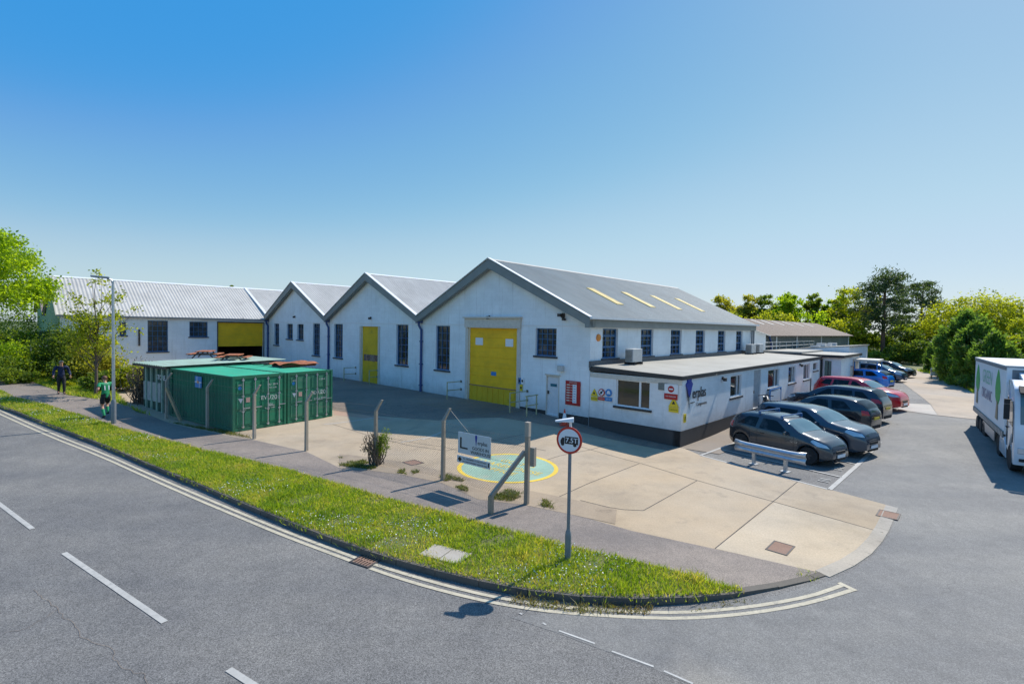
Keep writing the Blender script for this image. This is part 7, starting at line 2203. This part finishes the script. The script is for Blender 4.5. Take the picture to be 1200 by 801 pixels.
    lp = clump_leaves(np.array([(.16 + NR.normal() * .11, NR.normal() * .13, NR.uniform(.45, 1.05)) for k in range(34)]), .12, 34, 1.2)
    leaf_object('foliage', lp, NR.uniform(.05, .1, len(lp)), L_MID, t, axis=(0, 0, 1.2), aspect=.32)
    lp = clump_leaves(np.array([(-.2 + NR.normal() * .09, NR.normal() * .12, NR.uniform(.5, .95)) for k in range(18)]), .1, 22, 1.2)
    leaf_object('dry_foliage', lp, NR.uniform(.04, .08, len(lp)), L_DRY, t, axis=(0, 0, 1.2), aspect=.32)

def tri_samples(poly, n):
    pts = [Vector((p[0], p[1])) for p in poly]; m = len(pts)
    res = delaunay_2d_cdt(pts, [(i, (i + 1) % m) for i in range(m)], [], 1, 1e-4)
    V = np.array([tuple(p) for p in res[0]]); Fc = np.array([list(f) for f in res[2]])
    A, B, C = V[Fc[:, 0]], V[Fc[:, 1]], V[Fc[:, 2]]
    ar = np.abs(np.cross(B - A, C - A)) / 2
    k = NR.choice(len(Fc), n, p=ar / ar.sum()); u = NR.uniform(size=(n, 2)); f = u.sum(1) > 1; u[f] = 1 - u[f]
    return A[k] + (B[k] - A[k]) * u[:, :1] + (C[k] - A[k]) * u[:, 1:]

def blades(name, P, h, w, mat, lean=.5, zoff=.012):
    n = len(P); z = np.array([T(x, y) for x, y in P]) + zoff
    a = NR.uniform(0, 6.283, n); s = np.stack([np.cos(a), np.sin(a)], 1) * w[:, None] * .5
    l = NR.normal(size=(n, 2)) * (h * lean)[:, None]
    v = np.zeros((n, 5, 3))
    v[:, 0, :2] = P - s; v[:, 1, :2] = P + s
    v[:, 2, :2] = P + s * .75 + l * .35; v[:, 3, :2] = P - s * .75 + l * .35; v[:, 4, :2] = P + l
    v[:, 0, 2] = z; v[:, 1, 2] = z; v[:, 2, 2] = z + h * .55; v[:, 3, 2] = z + h * .55; v[:, 4, 2] = z + h * .95
    me = bpy.data.meshes.new(name)
    me.vertices.add(5 * n); me.vertices.foreach_set('co', v.astype(np.float32).ravel())
    i = np.arange(n) * 5
    lo = np.stack([i, i + 1, i + 2, i, i + 2, i + 3, i + 3, i + 2, i + 4], 1).ravel().astype(np.int32)
    me.loops.add(9 * n); me.loops.foreach_set('vertex_index', lo)
    me.polygons.add(3 * n); me.polygons.foreach_set('loop_start', np.arange(0, 9 * n, 3, dtype=np.int32)); me.polygons.foreach_set('loop_total', np.full(3 * n, 3, np.int32))
    me.update(calc_edges=True); me.materials.append(mat)
    o = bpy.data.objects.new(name, me); COL.objects.link(o); o['kind'] = 'stuff'
    return o

def vnoise(P, s, seed=0):
    rs = np.random.RandomState(seed); out = np.zeros(len(P))
    for k in range(6):
        a = rs.uniform(0, 6.283); f = s * rs.uniform(.5, 1.8)
        out += np.sin((P[:, 0] * math.cos(a) + P[:, 1] * math.sin(a)) * f + rs.uniform(0, 6.28))
    return out / 6

def build_grass():
    kin = offset_line(kerb_x[2:], .035)
    poly = [tuple(p) for p in kin[:-14]] + [tuple(p) for p in reversed(verge_top)]
    P = tri_samples(poly, 95000)
    slab = G(522, 650); a = R(-26); q = P - np.array((slab.x, slab.y)); qx = q[:, 0] * math.cos(a) + q[:, 1] * math.sin(a); qy = -q[:, 0] * math.sin(a) + q[:, 1] * math.cos(a)
    P = P[~((abs(qx) < .40) & (abs(qy) < .23))]
    dist = np.hypot(P[:, 0], P[:, 1]); P = P[NR.uniform(size=len(P)) < np.clip(1.5 - dist / 34, .45, 1)]
    nz = vnoise(P, 2.2, 3); dist = np.hypot(P[:, 0], P[:, 1])
    bare = vnoise(P, 3.5, 8) > .42
    P = P[~bare | (NR.uniform(size=len(P)) < .35)]
    nz = vnoise(P, 2.2, 3); dist = np.hypot(P[:, 0], P[:, 1])
    h = np.clip(.07 + .06 * nz + NR.normal(size=len(P)) * .028, .025, .24)
    tuft = vnoise(P, 5.5, 21) > .5; h[tuft] *= 1.7
    blades('verge_grass', P, h, np.clip(.009 + dist * .0006, .01, .03), L_GRASS, .55)
    # daisies
    D = tri_samples(poly, 5200); D = D[(vnoise(D, 1.9, 5) > .12)]
    n = len(D); z = np.array([T(x, y) for x, y in D]) + NR.uniform(.07, .13, n)
    leaf_object('daisies', np.column_stack([D, z]), NR.uniform(.02, .036, n), plain('daisy_white', (.75, .74, .68), .7), None, axis=(.4, 0, .1), spread=.5, aspect=.9, kind='stuff')
    # dry short growth along the kerb and the path edge
    pts = []
    for line, lo, hi, sg in ((resample(kerb[:-12], .012), .03, .42, 1), (resample([Vector(p) for p in verge_top], .016), .0, .16, -1)):
        off = offset_line(line[::8], sg)
        for i, p in enumerate(line):
            o = off[min(i // 8, len(off) - 1)] - Vector((line[min((i // 8) * 8, len(line) - 1)]))
            d = lo + (hi - lo) * abs(NR.normal()) * .55
            pts.append((p.x + o.x * d, p.y + o.y * d))
    P = np.array(pts); P = P[(vnoise(P, 1.6, 31) + NR.uniform(-.5, .5, len(P))) > -.12]
    blades('dry_grass', P, np.clip(NR.normal(size=len(P)) * .03 + .075, .02, .18), np.full(len(P), .016), m_leaf('dry_grass', [(.3, .22, .1), (.42, .33, .16), (.3, .3, .07), (.5, .4, .2)], .4, 1.2), .8)
    # strip beyond the path and weeds
    P = tri_samples([tuple(p) for p in pt_x[1:9]] + [tuple(W(22, -13.6)[:2]), tuple(W(30, -13.4)[:2]), tuple(W(48, -13)[:2])], 42000)
    P = P[(P[:, 1] < 46)]
    h = np.clip(.16 + .12 * vnoise(P, 1.3, 9) + NR.normal(size=len(P)) * .05, .05, .5)
    blades('bank_grass', P, h, np.full(len(P), .028), L_GRASS, .5)
    # verge growing over the kerb and out of the channel
    K = resample(kerb, .05); pts = []
    for i, p in enumerate(K):
        k = math.sin(i * .11) + math.sin(i * .37 + 1) + math.sin(i * .05 + 2)
        for m in range(int(max(0, 1.6 + 2.2 * k))):
            nrm = offset_line(K[max(0, i - 1):i + 2], 1)[0] - K[max(0, i - 1)]
            pts.append(np.array((p.x, p.y)) + np.array((nrm.x, nrm.y)) * NR.choice([.16, .18, .21, .1, -.03, -.06]) + NR.normal(size=2) * .03)
    P = np.array(pts); zz = P
    blades('kerb_weeds', P, np.clip(NR.normal(size=len(P)) * .04 + .07, .03, .2), np.full(len(P), .014), L_GRASS, .7, -.03)
    CH = GP([(545, 690), (600, 700), (680, 711), (778, 712), (845, 706), (905, 698), (840, 699), (740, 703), (640, 697), (545, 680)])
    P = tri_samples(CH, 1500); P = P[vnoise(P, 4, 2) > -.1]
    blades('gutter_weeds', P, np.clip(NR.normal(size=len(P)) * .03 + .05, .015, .14), np.full(len(P), .016), m_leaf('dry_weeds', [(.16, .11, .05), (.2, .15, .07), (.16, .18, .04), (.26, .2, .1)], .3), .8, -.11)
    # weeds on the soil strip below the fence
    weed = m_leaf('strip_weeds', [(.16, .11, .06), (.12, .12, .03), (.10, .15, .025), (.2, .16, .08)], .35, 2.5)
    P = tri_samples(GP([(398, 546), (432, 550), (470, 555), (517, 564), (560, 583), (617, 590.5), (650, 597), (640, 586), (600, 575), (560, 566), (508, 553), (470, 546), (430, 540), (398, 536)]), 11000)
    nz = vnoise(P, 3.1, 4) + .5 * vnoise(P, 9, 14); k = nz > .08; P, nz = P[k], nz[k]
    blades('strip_weeds', P, np.clip(NR.normal(size=len(P)) * .025 + .03 + .09 * nz, .015, .2), np.full(len(P), .018), weed, .9)
    P = tri_samples(GP([(195, 494), (270, 510), (296, 514), (270, 506)]), 900)
    blades('strip_weeds', P, np.clip(NR.normal(size=len(P)) * .04 + .07, .02, .2), np.full(len(P), .02), weed, .7)
    # bank under the hedge
    P = tri_samples(GP([(1140, 461), (1118, 447), (1092, 438.4), (1075, 435)]) + [tuple(W(-5, 66)[:2]), tuple(W(-12, 50)[:2]), tuple(W(-12, 33)[:2])], 9000)
    blades('hedge_grass', P, np.clip(NR.normal(size=len(P)) * .08 + .25, .08, .6), np.full(len(P), .06), L_GRASS, .5, .02)

# ------------------------------------------------------------------ people
def skin_mesh(name, chains, mat, parent, sub=2, extra=None):
    """chains: list of [(point, radius), ...]; joints shared by coordinates are welded"""
    verts, rad, edges, idx = [], [], [], {}
    for ch in chains:
        prev = None
        for p, r in ch:
            k = tuple(round(q, 4) for q in p)
            if k not in idx: idx[k] = len(verts); verts.append(p); rad.append(r)
            i = idx[k]
            if prev is not None and prev != i: edges.append((prev, i))
            prev = i
    me = bpy.data.meshes.new(name); me.from_pydata(verts, edges, [])
    o = bpy.data.objects.new(name, me); COL.objects.link(o)
    md = o.modifiers.new('skin', 'SKIN'); md.use_smooth_shade = True; md.branch_smoothing = .6
    comp = list(range(len(verts)))
    def find(i):
        while comp[i] != i: i = comp[i]
        return i
    for a, b in edges: comp[find(a)] = find(b)
    roots = set()
    for i, d in enumerate(me.skin_vertices[0].data):
        d.radius = (rad[i], rad[i]) if not isinstance(rad[i], tuple) else rad[i]
        d.use_root = find(i) not in roots; roots.add(find(i))
    o.modifiers.new('sub', 'SUBSURF').levels = sub
    dg = bpy.context.evaluated_depsgraph_get(); dg.update()
    m2 = bpy.data.meshes.new_from_object(o.evaluated_get(dg)); m2.name = name
    bpy.data.objects.remove(o); bpy.data.meshes.remove(me)
    m2.materials.clear(); m2.materials.append(mat)
    for p in m2.polygons: p.use_smooth = True
    q = bpy.data.objects.new(name, m2); COL.objects.link(q); q.parent = parent
    return q

def build_person(label, loc, yaw, pose, cloth, hgt):
    """facing +y before rotation; pose holds joints for a 1.78 m figure"""
    t = thing('person', label, 'person', loc, yaw, world=False)
    s = hgt / 1.78; J = {k: tuple(c * s for c in v) for k, v in pose.items()}
    def r(v): return v * s
    mid = lambda a, b, f=.5: tuple(J[a][i] + (J[b][i] - J[a][i]) * f for i in range(3))
    chains = [[(J['pelvis'], (r(.15), r(.105))), (J['waist'], (r(.135), r(.095))), (J['chest'], (r(.165), r(.11))), (J['neck'], r(.062)), (J['chin'], r(.06)), (J['head'], (r(.076), r(.094))), (J['crown'], r(.062))]]
    hands = []
    for sd in ('l', 'r'):
        chains.append([(J['chest'], (r(.165), r(.11))), (J['sh_' + sd], r(.065)), (mid('sh_' + sd, 'el_' + sd), r(.052)), (J['el_' + sd], r(.041)), (mid('el_' + sd, 'wr_' + sd, .35), r(.042)), (J['wr_' + sd], r(.028)), (J['hd_' + sd], (r(.038), r(.02)))])
        chains.append([(J['pelvis'], (r(.15), r(.105))), (J['hip_' + sd], r(.095)), (mid('hip_' + sd, 'kn_' + sd), r(.078)), (J['kn_' + sd], r(.056)), (mid('kn_' + sd, 'an_' + sd, .35), r(.058)), (J['an_' + sd], r(.038)), (J['toe_' + sd], (r(.042), r(.03)))])
        w, h = Vector(J['wr_' + sd]), Vector(J['hd_' + sd]); d = (h - w).normalized(); e = J['el_' + sd]
        side = d.cross(Vector((0, 1, 0))); side = side.normalized() if side.length > .2 else Vector((1, 0, 0)); cu = d.cross(side)
        for k in range(4):
            b = h + side * r(.024 - .016 * k); L = r((.075, .085, .08, .062)[k])
            m = b + d * L * .55 + cu * L * .1; q = b + d * L * .85 + cu * L * .4
            hands.append([(tuple(b), r(.0095)), (tuple(m), r(.009)), (tuple(q), r(.0075))])
        b = w + d * r(.03) + side * r(.025); hands.append([(tuple(b), r(.012)), (tuple(b + d * r(.03) + side * r(.025)), r(.011)), (tuple(b + d * r(.06) + side * r(.028)), r(.008))])
    body = skin_mesh('body', chains + hands, cloth['skin'], t)
    # face
    hd, cr = Vector(J['head']), Vector(J['crown']); u = (cr - hd).normalized(); f = Vector(pose.get('face', (0, 1, 0))).normalized(); rt = f.cross(u).normalized()
    mb = MB()
    mb.tube([hd + f * r(.085) + u * r(.02), hd + f * r(.112) - u * r(.022), hd + f * r(.088) - u * r(.03)], [r(.008), r(.014), r(.009)], 6); mb.build('nose', cloth['skin'], t, smooth=True, site=False)
    for sg in (-1, 1):
        c = hd + f * r(.086) + rt * sg * r(.031) + u * r(.012); mb = MB(); mb.lathe([(0, -.01), (r(.01), 0), (0, .01)], c, 'Y', 8); mb.build('eye', M['ink'], t, site=False)
        c = hd + rt * sg * r(.079) - u * r(.005) - f * r(.005); mb = MB(); mb.tube([c - u * r(.028), c, c + u * r(.028)], [r(.008), r(.017), r(.012)], 6); mb.build('ear', cloth['skin'], t, smooth=True, site=False)
    mb = MB(); c = hd + f * r(.086) - u * r(.058); mb.tube([c - rt * r(.024), c + f * r(.004), c + rt * r(.024)], r(.006), 5); mb.build('mouth', plain('lips', (.35, .12, .1), .5), t, site=False)
    # hair cap
    mb = MB(); n = 14; rows = []
    for i in range(7):
        ph = (i / 6) * 1.9
        row = []
        for k in range(n + 1):
            a = 2 * math.pi * k / n
            d = (rt * math.cos(a) + f * math.sin(a))
            front = max(0, math.sin(a)); p2 = ph * (1 - .52 * front)
            row.append(hd + u * r(.018) + d * math.sin(p2) * r(.094) * (1 + .1 * abs(math.sin(a))) + u * math.cos(p2) * r(.108))
        rows.append(row)
    mb.grid(rows); mb.build('hair', cloth['hair'], t, smooth=True, site=False)
    segs = [('t', 'pelvis', 'waist'), ('t2', 'waist', 'chest'), ('n', 'chest', 'neck'), ('h', 'neck', 'chin'), ('h', 'chin', 'head'), ('h', 'head', 'crown')]
    for sd in ('l', 'r'):
        segs += [('s', 'chest', 'sh_' + sd), ('u', 'sh_' + sd, 'el_' + sd), ('f', 'el_' + sd, 'wr_' + sd), ('x', 'wr_' + sd, 'hd_' + sd), ('p', 'pelvis', 'hip_' + sd), ('k', 'hip_' + sd, 'kn_' + sd), ('c', 'kn_' + sd, 'an_' + sd), ('x', 'an_' + sd, 'toe_' + sd)]
    bw = dict(t=.13, t2=.14, n=.09, h=.07, s=.07, u=.05, f=.038, x=.035, p=.1, k=.075, c=.05)
    me = body.data
    lab = []
    for v in me.vertices:
        best = None
        for tg, a, b in segs:
            A, B = Vector(J[a]), Vector(J[b]); L = B - A; q = min(1, max(0, (v.co - A).dot(L) / L.length_squared))
            dd = (v.co - (A + L * q)).length - r(bw[tg])
            if best is None or dd < best[0]: best = (dd, tg, q)
        lab.append(best)
    longs, longl = cloth['sleeve'] == 'long', cloth['legs'] == 'long'
    def wear(nm, test, off, mat):
        keep = [p for p in me.polygons if all(test(lab[i][1], lab[i][2]) for i in p.vertices)]
        ids = sorted({i for p in keep for i in p.vertices}); mp = {o: k for k, o in enumerate(ids)}
        m2 = bpy.data.meshes.new(nm); m2.from_pydata([tuple(me.vertices[i].co + me.vertices[i].normal * r(off)) for i in ids], [], [[mp[i] for i in p.vertices] for p in keep])
        for p in m2.polygons: p.use_smooth = True
        m2.materials.append(mat); o = bpy.data.objects.new(nm, m2); COL.objects.link(o); o.parent = t
        md = o.modifiers.new('thick', 'SOLIDIFY'); md.thickness = r(.006); md.offset = -1
    wear(cloth['top_name'], lambda g, q: g in ('t', 't2', 's') or (g == 'n' and q < .8) or (g == 'u' and (longs or q < .62)) or (longs and g == 'f' and q < .93), .02, cloth['top'])
    wear(cloth['bottom_name'], lambda g, q: (g == 't' and q < .75) or g == 'p' or (g == 'k' and (longl or q < .72)) or (longl and g == 'c' and q < .97), .014 if longl else .017, cloth['bottom'])
    for sd in ('l', 'r'):
        a, b = Vector(J['an_' + sd]), Vector(J['toe_' + sd]); d = (b - a)
        skin_mesh('shoe', [[(tuple(a - d * .28 + Vector((0, 0, -r(.015)))), r(.042)), (tuple(a + d * .3 - Vector((0, 0, r(.01)))), (r(.05), r(.045))), (tuple(b), (r(.05), r(.035))), (tuple(b + d * .22), (r(.04), r(.028)))]], cloth['shoe'], t)
        if cloth['legs'] == 'short':
            pass
    if not longl: wear('socks', lambda g, q: g == 'c' and .3 < q, .006, cloth['sock'])
    return t, J

def build_people():
    run = dict(pelvis=(0, 0, .96), waist=(0, .03, 1.12), chest=(0, .06, 1.36), neck=(0, .08, 1.52), chin=(0, .1, 1.58), head=(0, .11, 1.66), crown=(0, .11, 1.75),
               sh_l=(-.2, .05, 1.45), el_l=(-.3, -.12, 1.22), wr_l=(-.27, .1, 1.14), hd_l=(-.24, .18, 1.17), sh_r=(.2, .07, 1.45), el_r=(.33, -.02, 1.21), wr_r=(.36, .2, 1.22), hd_r=(.35, .28, 1.26),
               hip_l=(-.1, 0, .9), kn_l=(-.11, .05, .5), an_l=(-.1, -.16, .13), toe_l=(-.1, -.02, .06), hip_r=(.1, 0, .9), kn_r=(.12, .24, .56), an_r=(.11, .1, .2), toe_r=(.12, .26, .16))
    g = G(124, 489.5); fd = Vector((-.84, .54, 0)); yaw = math.atan2(fd.y, fd.x) - math.pi / 2
    t, J = build_person('person running away along the footpath in a green numbered shirt and black shorts', g, yaw, run, dict(skin=M['skin'], hair=M['hair'], top=M['shirt'], top_name='shirt', sleeve='short', bottom=M['blackcloth'], bottom_name='shorts', legs='short', shoe=M['blackcloth'], sock=M['shirt']), 1.93)
    k = 1.93 / 1.78
    FT = lambda u, z, d=0.0: Vector((u, -.118 * k + (z / k - 1.3) * .16 + d, z))
    lettering('11', .3, FT, 0, 1.28 * k, 0, 1, M['sign_white'], t, name='shirt_number', bold=.01, org=Vector((0, 0, 0)))
    lettering('TEAM', .07, FT, 0, 1.46 * k, .012, 1, M['sign_white'], t, name='shirt_lettering', org=Vector((0, 0, 0)))
    walk = dict(pelvis=(0, 0, .95), waist=(0, .0, 1.1), chest=(0, .01, 1.36), neck=(0, .02, 1.52), chin=(0, .05, 1.57), head=(0, .04, 1.66), crown=(0, .04, 1.75),
               sh_l=(-.21, 0, 1.45), el_l=(-.32, -.08, 1.19), wr_l=(-.36, .06, .97), hd_l=(-.36, .1, .9), sh_r=(.21, 0, 1.45), el_r=(.3, .03, 1.18), wr_r=(.32, .2, 1.0), hd_r=(.32, .26, .94),
               hip_l=(-.1, 0, .9), kn_l=(-.1, .14, .52), an_l=(-.1, .17, .09), toe_l=(-.11, .31, .05), hip_r=(.1, 0, .9), kn_r=(.1, .02, .5), an_r=(.1, -.16, .13), toe_r=(.11, -.02, .045))
    g = G(72, 461.5); fd = Vector((.72, -.69, 0)); yaw = math.atan2(fd.y, fd.x) - math.pi / 2
    build_person('person walking towards the camera in a dark navy jacket and black trousers', g, yaw, walk, dict(skin=M['skin'], hair=M['greyhair'], top=M['navycloth'], top_name='jacket', sleeve='long', bottom=M['blackcloth'], bottom_name='trousers', legs='long', shoe=M['blackcloth'], sock=M['blackcloth']), 1.86)

def build_far_board():
    g = base_at(1095.5, 46); z = at(1095.5, 440, g.y).z
    a, b = at(1090.8, 431, g.y), at(1100.6, 440, g.y)
    t = thing('drive_board', 'white notice board on two posts beneath the drive hedge', 'sign', g, 0, world=True)
    F = frame(g, (1, 0, 0), (0, 1, 0))
    w = (b.x - a.x) / 2
    mb = MB(); mb.boxf(F, -w, w, b.z - g.z, a.z - g.z, -.03, .03); mb.build('panel', M['sign_white'], t)
    for u in (-w * .7, w * .7):
        mb = MB(); mb.boxf(F, u - .04, u + .04, -.2, a.z - g.z - .02, .032, .1); mb.build('post', M['timber'], t)
    lettering('PRIVATE', .24, F, 0, a.z - g.z - .3, -.034, 1, M['red'], t); lettering('NO ENTRY', .2, F, 0, a.z - g.z - .65, -.034, 1, M['sign_blue'], t)

build_far_trees(); build_left_plants(); build_grass(); build_people(); build_far_board()
